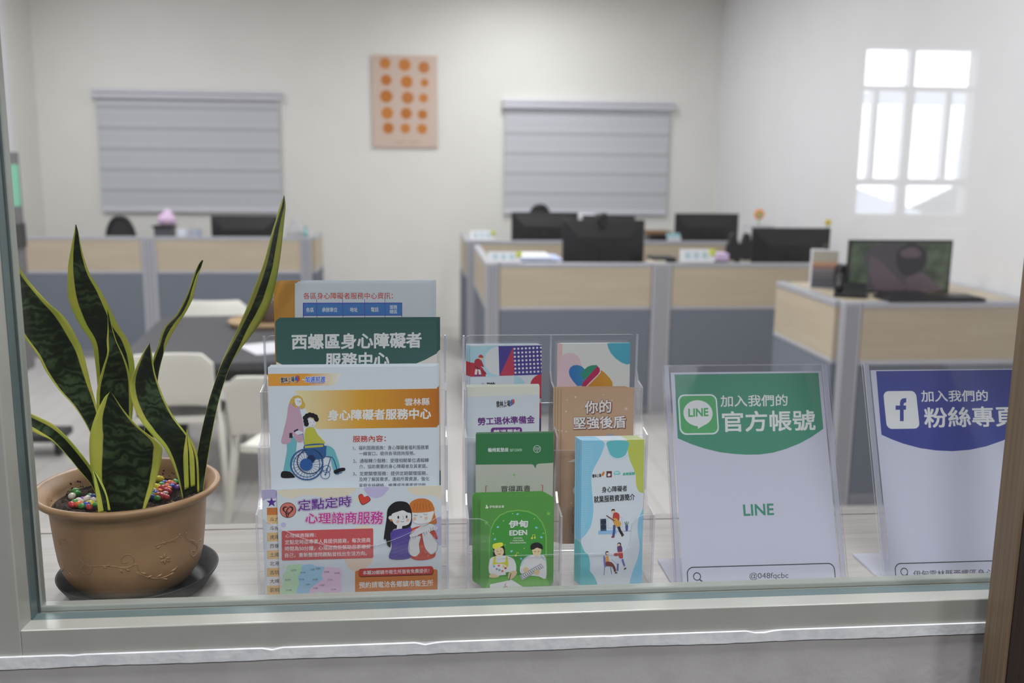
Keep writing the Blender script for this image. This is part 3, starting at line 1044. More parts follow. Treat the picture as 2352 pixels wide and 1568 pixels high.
# ------------------------------------------------------------------ office chairs
def office_chair(px, label, zt, w=0.24, h=0.5, y=0.0, two=False, rz=0.0):
    o = empty('office_chair', (px, y, 0), label, 'chair', 'black office chairs', rot=(0, 0, rz))
    b = MB()
    pts = spline([(-w, zt - h), (-w * 1.02, zt - h * 0.45), (-w * 0.8, zt - 0.07), (-w * 0.35, zt), (w * 0.35, zt), (w * 0.8, zt - 0.07), (w * 1.02, zt - h * 0.45), (w, zt - h)], True, 5)
    if two:
        for s in (-1, 1):
            b.prism([(q[0] * 0.47 + s * w * 0.52, q[1]) for q in pts], 1, -0.02, 0.03, M['black_mesh'], M['black_plastic'])
    else:
        b.prism(pts, 1, -0.012, 0.012, M['black_mesh'], M['black_plastic'])
    b.build('backrest', o, bevel=0.006)
    if not two:
        b = MB(); b.tube([(q[0], -0.012, q[1]) for q in pts], 0.018, M['black_plastic'], 8, closed=True); b.build('back_frame', o, True)
    b = MB(); b.tube([(0, 0.03 if two else 0.02, zt - 0.2), (0, 0.04, 0.52), (0, 0.2, 0.43)], 0.025, M['black_plastic'], 8); b.build('back_support', o, True)
    box_obj('seat', -0.24, 0.24, 0.02, 0.48, 0.43, 0.49, M['black_mesh'], o, 0.03)
    b = MB(); b.tube([(0, 0.25, 0.08), (0, 0.25, 0.43)], 0.03, M['black_plastic'], 12); b.build('gas_lift', o, True)
    for i in range(5):
        an = 2 * math.pi * i / 5
        b = MB(); b.tube([(0, 0.25, 0.09), (0.28 * math.cos(an), 0.25 + 0.28 * math.sin(an), 0.065)], 0.02, M['black_plastic'], 6)
        lg = b.build('castor_leg', o)
        b = MB(); b.ball((0.28 * math.cos(an), 0.25 + 0.28 * math.sin(an), 0.032), (0.03, 0.03, 0.031), M['black_plastic'], 10, 6)
        b.build('castor', lg)
    return o


q = (-2.801,9.55,1.1467)
office_chair(q[0], 'black mesh office chair behind the far left partition', q[2], 0.125, 0.42, 9.55)
q = (1.1489,9.35,1.2901)
office_chair(q[0], 'black office chair top rising above a back row monitor', q[2], 0.11, 0.45, 9.35)
q = (2.4596,7.35,1.1781)
office_chair(q[0], 'black office chair with a split back between two monitors', q[2], 0.10, 0.19, 7.35, True)


# ------------------------------------------------------------------ small things on the rows
def card(p0, p1, y, label, name='name_card', depth=0.05):
    """white tent card with three teal marks"""
    x0, x1, zb, zt = p0[0], p1[0], p1[2], p0[2]
    o = empty(name, ((x0 + x1) / 2, y, zb), label, 'name card', 'white name cards on the partitions')
    w, h = (x1 - x0) / 2, zt - zb
    b = MB()
    b.prism([(0, 0.001), (0.004, 0.001), (depth / 2, h - 0.003), (depth - 0.004, 0.001), (depth, 0.001), (depth / 2, h)], 0, -w, w, paint('#e6e8ee', 0.5))
    b.build('card', o)
    b = MB()
    for i in range(3):
        cx = -w * 0.55 + i * w * 0.5
        for k in range(3):
            z = h * (0.3 + 0.18 * k)
            yy = z / h * depth / 2 - 0.0012
            b.add([(cx - w * 0.16, yy, z), (cx + w * 0.16, yy, z), (cx + w * 0.16, yy + 0.002, z + h * 0.09), (cx - w * 0.16, yy + 0.002, z + h * 0.09)], [(0, 1, 2, 3)], paint('#7fb3c4', 0.5))
    b.build('lettering', o)
    b = MB()
    z = h * 0.55
    b.box(w * 0.72, w * 1.05, -0.001, depth * 0.5, z, h * 1.02, paint('#cfd95a', 0.5))
    b.build('sticky_note', o)
    return o


card((0.4512,6.44,1.1189), (0.669,6.44,1.0485), RY, 'white name card in front of papers at the row free end')
card((1.7485,6.44,1.139), (1.9839,6.44,1.0498), RY, 'white name card beside the post of the middle row')
card((0.4295,8.31,1.127), (0.6374,8.31,1.0503), BY, 'white name card at the free end of the back row')


def pile(name, x0, x1, y0, y1, z, spec, label, cat, group=None):
    """letter tray or pile: boxes one on another as one thing"""
    o = empty(name, ((x0 + x1) / 2, (y0 + y1) / 2, z), label, cat, group)
    w, d = (x1 - x0) / 2, (y1 - y0) / 2
    zz = 0.001
    for i, (pn, hgt, col, dx, dy) in enumerate(spec):
        box_obj(pn, -w + dx, w + dx, -d + dy, d + dy, zz, zz + hgt, col, o, 0.003)
        zz += hgt
    return o


P_ = paint
pile('document_tray', 0.52, 0.92, RY + 0.12, RY + 0.5, 0.74, [('tray', 0.27, M['black_plastic'], 0, 0), ('black_folder', 0.035, M['black_plastic'], 0.01, 0.01), ('blue_paper', 0.012, P_('#b9c6ea'), 0.05, 0.01), ('white_paper', 0.015, P_('#e6e8ee'), -0.02, 0.02)], 'black document tray with white and blue papers behind a name card', 'document tray')
pile('document_tray', 1.61, 1.77, RY + 0.11, RY + 0.30, 0.74, [('tray', 0.27, M['black_plastic'], 0, 0), ('brown_folder', 0.03, P_('#7a5a40'), 0.01, 0.01), ('black_folder', 0.03, M['black_plastic'], -0.02, 0.0)], 'black document tray with a brown folder behind the middle post', 'document tray')
pile('storage_box', (2.0353,6.6,1.1166)[0], (2.1157,6.6,1.1168)[0], RY + 0.10, RY + 0.24, 0.74, [('box', 0.31, M['black_plastic'], 0, 0), ('mauve_tissue', 0.05, P_('#d9c3e6'), 0, 0)], 'black box with mauve tissue on top beside a name card', 'box')
pile('file_box', (1.3624,9,1.2272)[0], (1.6435,9,1.2288)[0], 9.02, 9.3, 0.0, [('box', (1.3654,9.02,1.2262)[2], P_('#e4e4ea'), 0, 0)], 'white file box showing above the webcam monitor', 'box')
pile('book_pile', (2.1553,9.2,1.0723)[0], (2.3927,9.2,1.0732)[0], 9.05, 9.25, 0.0, [('dark_books', (2.1213,9.05,1.0499)[2], M['black_plastic'], 0, 0), ('brown_book', 0.03, P_('#8f6d4e'), -0.02, 0)], 'dark books with a brown one on top behind the back row', 'books')
pile('white_packet', (2.1443,8.34,1.0753)[0], (2.2562,8.34,1.0756)[0], BY + 0.002, BY + 0.045, PZ, [('packet', 0.035, P_('#dfe3ee'), 0, 0), ('teal_top', 0.03, P_('#9fd0d6'), -0.01, 0)], 'small white and teal packet on the back row rail', 'packet')
pile('paper_stack', (1.5696,6.6,1.1066)[0], (1.6611,6.6,1.1068)[0], RY + 0.08, RY + 0.25, 0.74, [('folders', 0.29, P_('#c9cbd2'), 0, 0), ('cream_sheet', 0.02, P_('#e6dcc6'), 0.01, 0)], 'pale papers beside the middle post behind the partition', 'papers')

# tissue box on the left row
tb = (-2.2551,8.95,1.122)
o = empty('tissue_box', (tb[0], 8.95, 0.741), 'dark tissue box with a pink tissue on the far left row', 'tissue box')
zz = tb[2] - 0.741
box_obj('box', -0.07, 0.085, -0.07, 0.07, 0, zz - 0.02, P_('#5a5a62'), o, 0.004)
box_obj('lid', -0.085, 0.1, -0.08, 0.08, zz - 0.02, zz, P_('#2a2a2e'), o, 0.004)
b = MB(); b.ball((0.03, 0, zz + 0.05), (0.085, 0.05, 0.06), P_('#e9c9ea'), 10, 6); b.ball((0.04, 0, zz + 0.09), (0.045, 0.03, 0.05), P_('#edd2ee'), 10, 6); b.build('pink_tissue', o, True)
for i, (x, c, lb) in enumerate(((404, '#c9ccd6', 'pale cup next to the tissue box'), (430, '#9aa0b4', 'greyish cup second from the tissue box'))):
    pq = (-2.0836,8.9,1.0915) if i == 0 else (-1.9675,8.9,1.0881)
    o = empty('cup', (pq[0], 8.9, 0.741), lb + ' on the far left row', 'cup')
    hh = pq[2] - 0.741
    b = MB(); b.lathe([(0.0, 0), (0.04, 0), (0.05, hh), (0.044, hh), (0.036, 0.01), (0, 0.01)], (0, 0, 0), P_(c), 16); b.build('cup_body', o, True)
    b = MB(); b.tube([(0.045, 0, hh * 0.8), (0.075, 0, hh * 0.7), (0.075, 0, hh * 0.5), (0.042, 0, hh * 0.4)], 0.006, P_(c), 6); b.build('cup_handle', o, True)
pq = (-1.1129,9,1.1825)
o = empty('plastic_bag', (pq[0], 9.0, 0.741), 'translucent grey plastic bag beside the left row monitor', 'bag')
b = MB()
hh = pq[2] - 0.741
b.add([(-0.09, -0.05, 0), (0.09, -0.05, 0), (0.09, 0.05, 0), (-0.09, 0.05, 0), (-0.08, -0.04, hh * 0.7), (0.08, -0.04, hh * 0.75), (0.08, 0.04, hh * 0.7), (-0.08, 0.04, hh * 0.72), (-0.03, -0.01, hh), (0.03, -0.01, hh * 0.97), (0.03, 0.01, hh), (-0.03, 0.01, hh * 0.98)],
      [(3, 2, 1, 0), (0, 1, 5, 4), (1, 2, 6, 5), (2, 3, 7, 6), (3, 0, 4, 7), (4, 5, 9, 8), (5, 6, 10, 9), (6, 7, 11, 10), (7, 4, 8, 11), (8, 9, 10, 11)], P_('#b9b9bd', 0.3))
b.build('bag_body', o, bevel=0.01)
pq = (-0.9261,8.645,1.1285)
o = empty('bottle', (-0.985, 8.645, PZ), 'small teal bottle on the far left row end post', 'bottle')
b = MB(); b.lathe([(0, 0.001), (0.022, 0.001), (0.024, 0.05), (0.01, 0.065), (0.01, 0.075), (0, 0.075)], (0, 0, 0), P_('#8fc0c4', 0.3), 14); b.build('bottle_body', o, True)
b = MB(); b.lathe([(0, 0.075), (0.012, 0.075), (0.012, 0.09), (0, 0.09)], (0, 0, 0), P_('#4f9aa0', 0.4), 12); b.build('bottle_cap', o, True)

# toy flower on a wire basket, small yellow flower
pq = (2.8312,7.98,1.2029)
o = empty('wire_basket', (pq[0], 7.98, 0.0), 'white wire basket stand behind the split back chair', 'basket')
b = MB()
for sx in (-0.1, 0.1):
    for sy in (-0.08, 0.08):
        b.tube([(sx, sy, 0.0), (sx, sy, pq[2])], 0.006, P_('#d5d5da'), 6)
for z in (pq[2] - 0.09, pq[2]):
    b.tube([(-0.1, -0.08, z), (0.1, -0.08, z), (0.1, 0.08, z), (-0.1, 0.08, z)], 0.006, P_('#d5d5da'), 6, closed=True)
b.build('wire_frame', o)
box_obj('basket_tray', -0.1, 0.1, -0.08, 0.08, pq[2] - 0.012, pq[2] - 0.002, P_('#cfcfd4'), o)
def flower(p, r, petal, heart, label, base_z):
    o = empty('toy_flower', (p[0], p[1], base_z), label, 'toy flower')
    h = p[2] - base_z
    b = MB()
    for i in range(7):
        an = 2 * math.pi * i / 7
        b.ball((r * 0.62 * math.cos(an), 0, h + r * 0.62 * math.sin(an)), (r * 0.4, r * 0.25, r * 0.4), P_(petal), 10, 6)
    b.build('petals', o, True)
    b = MB(); b.ball((0, -0.01, h - r * 0.1), (r * 0.42, r * 0.3, r * 0.5), P_(heart), 10, 6); b.build('flower_heart', o, True)
    b = MB(); b.tube([(0, 0, 0.0), (0, 0, h - r * 0.3)], r * 0.15, P_('#8fc79a'), 6); b.build('stem', o, True)
flower((2.8258,7.98,1.2969), 0.045, '#f0953a', '#9fc78f', 'orange toy flower with a green heart on the wire basket', pq[2] + 0.002)
flower((2.9445,6.86,1.2969), 0.026, '#e8d45a', '#d8b840', 'small yellow toy flower on a monitor corner', (2.3798,6.85,1.2575)[2] + 0.001)

# desk calendar, telephone, headset in the front cubicle
c0 = (2.1939,5.12,1.037)
o = empty('desk_calendar', (c0[0], 5.12, 1.046), 'tent desk calendar with a sunset picture on the front cubicle', 'calendar', rot=(0, 0, math.radians(-22)))
hh = (2.1834,5.12,1.2558)[2] - 1.046
b = MB()
w = 0.075
b.prism([(-0.055, 0.001), (-0.051, 0.001), (0, hh - 0.004), (0.051, 0.001), (0.055, 0.001), (0.002, hh), (-0.002, hh)], 0, -w, w, P_('#d9d9de', 0.5))
b.build('calendar_stand', o)
b = MB()
def cal(u0, v0, u1, v1, col):
    f = lambda v: -0.0555 + 0.0535 * v
    b.add([(u0, f(v0) - 0.002, 0.002 + v0 * hh), (u1, f(v0) - 0.002, 0.002 + v0 * hh), (u1, f(v1) - 0.002, 0.002 + v1 * hh), (u0, f(v1) - 0.002, 0.002 + v1 * hh)], [(0, 1, 2, 3)], P_(col, 0.5))
for v0, v1, c in ((0.02, 0.28, '#4a4a52'), (0.28, 0.42, '#5c585c'), (0.42, 0.52, '#6f6868'), (0.52, 0.58, '#8a5a50'), (0.58, 0.68, '#a88468'), (0.68, 0.95, '#9a9488')):
    cal(-0.065, v0, 0.068, v1, c)
b.build('calendar_picture', o)
b = MB()
for i in range(2):
    b.tube([(0.0 + 0.012 * math.cos(t), 0.0 + 0.02 * math.sin(t), hh + 0.012 + 0.02 * math.cos(t + 1.5) * 0.9) for t in (k * math.pi / 6 for k in range(12))], 0.003, P_('#a89878'), 6, closed=True)
b.build('ring', o, True)
p0 = (2.162,4.85,1.0445)
o = empty('telephone', (p0[0] + 0.02, 4.80, 1.046), 'black desk telephone beside the calendar', 'telephone', rot=(0, 0, math.radians(-25)))
b = MB(); b.prism([(-0.09, 0.001), (0.09, 0.001), (0.09, 0.06), (-0.09, 0.02)], 0, -0.06, 0.1, M['black_plastic']); b.build('telephone_body', o, bevel=0.006)
b = MB(); b.tube([(-0.035, -0.08, 0.05), (-0.035, -0.04, 0.055), (-0.035, 0.04, 0.07), (-0.035, 0.085, 0.085)], [0.024, 0.017, 0.017, 0.024], M['black_plastic'], 10); b.build('handset', o, True)
p0 = (2.2618,4.98,1.1109)
o = empty('speaker', (p0[0], 5.05, 1.046), 'black rounded desk speaker beside the lit screen', 'speaker')
b = MB(); b.prism(spline([(-0.03, 0.003), (0.03, 0.003), (0.035, 0.08), (0.02, 0.13), (-0.02, 0.13), (-0.035, 0.08)], True, 5), 1, -0.05, 0.05, M['black_plastic']); b.build('speaker_body', o, bevel=0.006)
b = MB(); b.prism([(0.02 * math.cos(t), 0.075 + 0.02 * math.sin(t)) for t in (i * math.pi / 8 for i in range(16))], 1, -0.0515, -0.049, M['black_mesh']); b.build('speaker_cone', o)

# ------------------------------------------------------------------ meeting table and white chairs
tbl = empty('meeting_table', (-0.90, 5.45, 0), 'dark grey meeting table behind the plant', 'table', rot=(0, 0, math.radians(5)))
box_obj('table_top', -0.62, 0.62, -0.74, 0.76, 0.70, 0.74, M['table_grey'], tbl, 0.004)
b = MB(); b.box(-0.54, 0.54, -0.62, 0.62, 0.62, 0.70, M['black_plastic']); b.build('table_apron', tbl)
for sx in (-1, 1):
    for sy in (-1, 1):
        box_obj('table_leg', sx * 0.51 - 0.03, sx * 0.51 + 0.03, sy * 0.58 - 0.03, sy * 0.58 + 0.03, 0, 0.62, M['black_plastic'], tbl)


def white_chair(x, y, rz, label):
    o = empty('plastic_chair', (x, y, 0), label, 'chair', 'white plastic chairs at the meeting table', rot=(0, 0, rz))
    W = M['white_plastic']
    b = MB()
    pts = rrect(-0.20, 0.53, 0.20, 0.80, 0.05)
    n_ = len(pts)
    def bend(p, off):
        z = p[1]
        return (p[0], off - 0.10 * (z - 0.45) / 0.35 + 0.05 * (p[0] / 0.2) ** 2 * -1 + 0.05, z)
    cols = 9
    vs, fs = [], []
    for side, off in ((0, 0.0), (1, 0.022)):
        for i in range(cols):
            u = -1 + 2 * i / (cols - 1)
            for j in range(6):
                v = j / 5
                rr = 0.045
                x_ = u * 0.205
                zt_ = 0.80 - (rr - math.sqrt(max(0, rr * rr - max(0, abs(x_) - (0.205 - rr)) ** 2)))
                z_ = 0.53 + v * (zt_ - 0.53)
                vs.append(bend((x_, z_), off))
    N = cols * 6
    for i in range(cols - 1):
        for j in range(5):
            a_ = i * 6 + j
            fs.append((a_, a_ + 6, a_ + 7, a_ + 1))
            fs.append((N + a_, N + a_ + 1, N + a_ + 7, N + a_ + 6))
    for i in range(cols - 1):
        for j in (0, 5):
            a_, c_ = i * 6 + j, (i + 1) * 6 + j
            fs.append((a_, c_, N + c_, N + a_) if j == 5 else (c_, a_, N + a_, N + c_))
    for i in (0, cols - 1):
        for j in range(5):
            a_, c_ = i * 6 + j, i * 6 + j + 1
            fs.append((a_, c_, N + c_, N + a_) if i == 0 else (c_, a_, N + a_, N + c_))
    obj('backrest', vs, fs, W, o, smooth=True, bevel=0.004)
    b = MB()
    b.prism(rrect(-0.21, 0.03, 0.21, 0.44, 0.06), 2, 0.435, 0.455, W)
    b.build('seat', o, bevel=0.008)
    b = MB()
    b.box(-0.19, 0.19, 0.015, 0.035, 0.44, 0.475, W)
    b.build('back_crossbar', o, bevel=0.006)
    for s in (-1, 1):
        b = MB()
        b.tube([(s * 0.245, -0.06, 0.0), (s * 0.215, 0.02, 0.43), (s * 0.200, 0.0, 0.55)], [0.014, 0.018, 0.018], W, 8)
        b.build('rear_leg', o, True)
        b = MB()
        b.tube([(s * 0.235, 0.45, 0.0), (s * 0.195, 0.40, 0.44)], [0.014, 0.018], W, 8)
        b.build('front_leg', o, True)
    return o


pq = (-1.1815,4.6353,0.8)
white_chair(pq[0], pq[1] + 0.05, math.radians(4), 'white plastic chair seen from behind just past the plant pot')
pq = (-0.6091,4.0974,0.8)
white_chair(pq[0], pq[1] + 0.05, math.radians(-14), 'white plastic chair partly hidden by the wide leaflet rack')
pq = (-1.3276,6.3503,0.8)
white_chair(pq[0], pq[1] + 0.02, math.radians(182), 'white plastic chair at the far end of the meeting table')
# tray with a jar, paper on the table
pq = (-0.9118,5.8292,0.74)
o = empty('wooden_tray', (pq[0], pq[1], 0.741), 'round wooden tray on the dark meeting table', 'tray')
b = MB(); b.lathe([(0, 0), (0.2, 0), (0.215, 0.03), (0.205, 0.03), (0.195, 0.012), (0, 0.012)], (0, 0, 0), M['tray_wood'], 32); b.build('tray_body', o, True)
o = empty('glass_jar', (pq[0] + 0.02, pq[1] + 0.02, 0.754), 'dark jar standing on the round wooden tray', 'jar')
b = MB(); b.lathe([(0, 0), (0.06, 0), (0.07, 0.05), (0.06, 0.13), (0.04, 0.15), (0, 0.15)], (0, 0, 0), P_('#5a4a48', 0.2), 20); b.build('jar_body', o, True)
b = MB(); b.lathe([(0, 0.15), (0.045, 0.15), (0.045, 0.18), (0, 0.18)], (0, 0, 0), P_('#b9b9bd', 0.3), 16); b.build('jar_lid', o, True)
o = empty('succulent', (pq[0] - 0.07, pq[1] - 0.08, 0.754), 'small green plant on the round wooden tray', 'plant')
b = MB()
for i in range(9):
    an = i * 2.4
    b.ball((0.03 * math.cos(an), 0.03 * math.sin(an), 0.02 + 0.004 * i), (0.022, 0.022, 0.02), P_('#7e9a70'), 8, 6)
b.build('succulent_leaves', o, True)
pq = (-0.7923,5.0659,0.74)
o = empty('paper_sheet', (pq[0], pq[1], 0.7405), 'white paper sheet on the near edge of the meeting table', 'paper', rot=(0, 0, 0.5))
b = MB(); b.box(-0.105, 0.105, -0.148, 0.148, 0.0005, 0.0025, M['white_board']); b.build('sheet', o)

# ------------------------------------------------------------------ rolling stand at the far left
o = empty('rolling_kiosk', (-2.36, 5.75, 0), 'dark rolling kiosk stand at the far left edge by the wall', 'kiosk')
kd = paint('#4c4644', 0.5)
box_obj('kiosk_column', -0.03, 0.015, -0.10, 0.10, 0.10, 1.80, kd, o, 0.006)
box_obj('side_box', -0.02, 0.035, 0.11, 0.30, 0.45, 1.73, paint('#6f6d70', 0.5), o, 0.006)
box_obj('green_label', 0.036, 0.037, 0.13, 0.27, 1.42, 1.66, paint('#7fc9a8', 0.5), o)
box_obj('black_socket', 0.036, 0.045, 0.12, 0.29, 1.18, 1.32, M['black_plastic'], o)
box_obj('base_foot', -0.25, 0.30, -0.12, 0.10, 0.09, 0.135, M['black_plastic'], o, 0.01)
for sx in (-0.22, 0.265):
    b = MB()
    b.prism([(0.035 * math.cos(t) - 0.05, 0.036 + 0.035 * math.sin(t)) for t in (i * math.pi / 10 for i in range(20))], 0, sx - 0.016, sx + 0.016, M['black_plastic'])
    b.box(sx - 0.02, sx + 0.02, -0.08, -0.02, 0.06, 0.09, M['black_plastic'])
    b.build('caster', o, bevel=0.003)


# ================================================================== things on the counter
# ------------------------------------------------------------------ plant pot
POT = [(0.0, 0.0005), (0.056, 0.0005), (0.067, 0.004), (0.0755, 0.011), (0.0815, 0.020), (0.0865, 0.030), (0.0905, 0.046), (0.0930, 0.066), (0.0950, 0.088), (0.0964, 0.106), (0.0968, 0.1125), (0.0982, 0.1135), (0.0982, 0.1165), (0.0996, 0.1175), (0.0996, 0.1205), (0.1040, 0.1225), (0.1120, 0.1275), (0.1162, 0.1325), (0.1150, 0.1365), (0.1110, 0.1375)]
POT_AT = (-0.382, 1.267, 1.1448)
CT = 1.14
sa = empty('plant_saucer', (-0.3735, 1.262, CT), 'dark plastic saucer under the terracotta plant pot', 'saucer')
b = MB()
b.lathe([(0, 0.001), (0.078, 0.001), (0.087, 0.004), (0.1005, 0.024), (0.1015, 0.0265), (0.0995, 0.0265), (0.0855, 0.007), (0.078, 0.0045), (0.0, 0.0045)], (0, 0, 0), M['saucer'], 72)
b.build('saucer_body', sa, True)
plant = empty('potted_snake_plant', (POT_AT[0], POT_AT[1], POT_AT[2]), 'yellow edged snake plant in a round terracotta coloured pot', 'plant')
PD = Vector(plant.location)
b = MB()
inner = [(0.1075, 0.1350), (0.1000, 0.128), (0.0955, 0.121), (0.0935, 0.108), (0.0, 0.107)]
b.lathe(POT + inner, (0, 0, 0), M['pot'], 96)
pot = b.build('pot', plant, True)
# embossed vines on the pot
def on_pot(p, lift=0.0):
    z = p[2] - POT_AT[2]
    r = POT[-1][0]
    for (r0, z0), (r1, z1) in zip(POT, POT[1:]):
        if z0 <= z <= z1 and z1 > z0:
            r = r0 + (r1 - r0) * (z - z0) / (z1 - z0)
            break
    a = math.atan2(p[1] - POT_AT[1], p[0] - POT_AT[0])
    return ((r + lift) * math.cos(a), (r + lift) * math.sin(a), p[2] - PD.z)


def emboss(lines, r):
    b = MB()
    for pts in lines:
        pp = [on_pot(p) for p in spline(pts, False, 5)]
        b.tube(pp, r, M['pot'], 6)
    return b
vines = [
    [(-0.4203,1.1819,1.2152),(-0.4146,1.1806,1.2072),(-0.4049,1.1777,1.2054),(-0.3913,1.1751,1.2067),(-0.3761,1.1749,1.2052),(-0.3642,1.1772,1.2016),(-0.352,1.1799,1.2057),(-0.3503,1.1815,1.1965)],
    [(-0.4049,1.1777,1.2054),(-0.4073,1.1794,1.1963),(-0.4143,1.1824,1.193),(-0.4184,1.1834,1.1977),(-0.4157,1.1812,1.2053),(-0.4103,1.1789,1.2073),(-0.4085,1.179,1.2027)],
    [(-0.3714,1.1758,1.2036),(-0.3593,1.1781,1.2033),(-0.3544,1.1785,1.2105),(-0.3561,1.1771,1.2182),(-0.3627,1.1755,1.2202),(-0.3684,1.1748,1.2153),(-0.366,1.1759,1.2095),(-0.361,1.1766,1.2107)],
    [(-0.3529,1.1812,1.1945),(-0.3444,1.1861,1.1864),(-0.3338,1.1939,1.1798),(-0.323,1.2026,1.1784),(-0.3159,1.2088,1.1813),(-0.3114,1.2115,1.1881)],
    [(-0.3311,1.1878,1.2256),(-0.3233,1.1931,1.2269),(-0.3148,1.2009,1.2264),(-0.3064,1.2102,1.2287)],
    [(-0.3014,1.2174,1.2292),(-0.2993,1.2232,1.2191),(-0.2954,1.2339,1.2103),(-0.2914,1.2516,1.2025),(-0.2688,1.1828,1.2324)],
    [(-0.2953,1.2337,1.2098),(-0.293,1.2456,1.1996),(-0.2944,1.2442,1.1913),(-0.297,1.2368,1.19),(-0.2986,1.2307,1.1956),(-0.297,1.2332,1.1995),(-0.2953,1.2391,1.1958)],
    [(-0.4533,1.2043,1.2322),(-0.4447,1.1958,1.2325),(-0.4345,1.1882,1.2312)],
    [(-0.4498,1.2047,1.2036),(-0.4474,1.2036,1.1955),(-0.4439,1.2026,1.1859),(-0.4353,1.1959,1.1843)],
]
b = emboss(vines, 0.0008)
leafs = [[(-0.3483,1.1828,1.193),(-0.3418,1.1866,1.1889)], [(-0.3424,1.1877,1.1836),(-0.3365,1.1904,1.1859)], [(-0.3326,1.1944,1.1812),(-0.3267,1.1977,1.1841)], [(-0.3275,1.1994,1.1771),(-0.3217,1.207,1.1724)], [(-0.3207,1.2044,1.1793),(-0.3144,1.2112,1.1796)], [(-0.3182,1.2059,1.1832),(-0.3121,1.2117,1.1857)], [(-0.3302,1.1887,1.2216),(-0.3246,1.1926,1.2243)], [(-0.3222,1.1941,1.2285),(-0.3192,1.1969,1.2236)], [(-0.3146,1.2007,1.229),(-0.3109,1.2057,1.2235)], [(-0.3074,1.2091,1.2298),(-0.3042,1.2128,1.2328)], [(-0.3006,1.2191,1.2274),(-0.2989,1.2215,1.2304)], [(-0.2918,1.2477,1.2061),(-0.29,1.2586,1.2061)], [(-0.2905,1.2661,1.1987),(-0.2674,1.1818,1.2291)], [(-0.3913,1.1751,1.2067),(-0.3865,1.1752,1.2031)], [(-0.3808,1.1745,1.2088),(-0.3863,1.1749,1.2055)], [(-0.3715,1.1759,1.2018),(-0.3684,1.177,1.1957)], [(-0.3642,1.1772,1.2016),(-0.3598,1.1786,1.1964)], [(-0.4511,1.2024,1.2287),(-0.4477,1.1993,1.2256)], [(-0.441,1.1927,1.2337),(-0.4367,1.1887,1.2393)], [(-0.4481,1.2051,1.1921),(-0.4566,1.22,1.1815)], [(-0.4412,1.1993,1.1887),(-0.4363,1.1959,1.1872)], [(-0.3227,1.1964,1.2049),(-0.3278,1.1917,1.2098)], [(-0.3227,1.1964,1.2049),(-0.3269,1.1937,1.201)], [(-0.3227,1.1964,1.2049),(-0.3229,1.1977,1.1963)], [(-0.3227,1.1964,1.2049),(-0.3175,1.2025,1.1979)], [(-0.3227,1.1964,1.2049),(-0.3164,1.2026,1.2041)], [(-0.3227,1.1964,1.2049),(-0.3222,1.196,1.2122)]]
for a_, c_ in leafs:
    mid_ = tuple((a_[i] + c_[i]) / 2 for i in range(3))
    pts = [on_pot(p) for p in (a_, mid_, c_)]
    b.tube(pts, [0.0004, 0.0016, 0.0003], M['pot'], 6)
b.build('embossed_vine', pot, True)
# soil
SOILZ = 0.112
vs, fs = [], []
NR, NT = 14, 56
rs_ = random.Random(5)
for i in range(NR + 1):
    for k in range(NT):
        r = 0.0940 * i / NR
        a = 2 * math.pi * k / NT
        vs.append((r * math.cos(a), r * math.sin(a), SOILZ + (0.004 * math.sin(9 * r / 0.1 + a * 2) + rs_.uniform(-0.0025, 0.0025) if i < NR else 0.001)))
for i in range(NR):
    for k in range(NT):
        l = (k + 1) % NT
        fs.append((i * NT + k, i * NT + l, (i + 1) * NT + l, (i + 1) * NT + k))
soil = obj('soil', vs, fs, M['soil'], plant)
b = MB()
for i in range(150):
    r = 0.092 * math.sqrt(rs_.random()); a = rs_.uniform(0, 6.28)
    x, y = r * math.cos(a), r * math.sin(a)
    d = rs_.uniform(0, 3.14); L_ = rs_.uniform(0.004, 0.014)
    b.tube([(x, y, SOILZ + 0.003), (x + L_ * math.cos(d) * 0.5, y + L_ * math.sin(d) * 0.5, SOILZ + 0.007), (x + L_ * math.cos(d), y + L_ * math.sin(d), SOILZ + 0.004)], 0.0006, M['soil'], 4)
ba = b.build('bark_chips', soil)
ba['kind'] = 'stuff'
b = MB()
for i in range(40):     # crumbs stuck to the inside of the pot
    a = rs_.uniform(0.5, 3.3); z = rs_.uniform(0.116, 0.124)
    r = 0.0950 + (z - 0.118) * 0.42
    b.ball((r * math.cos(a), r * math.sin(a), z), rs_.uniform(0.0007, 0.0018), M['soil'], 6, 4)
b.build('soil_crumbs', pot)['kind'] = 'stuff'


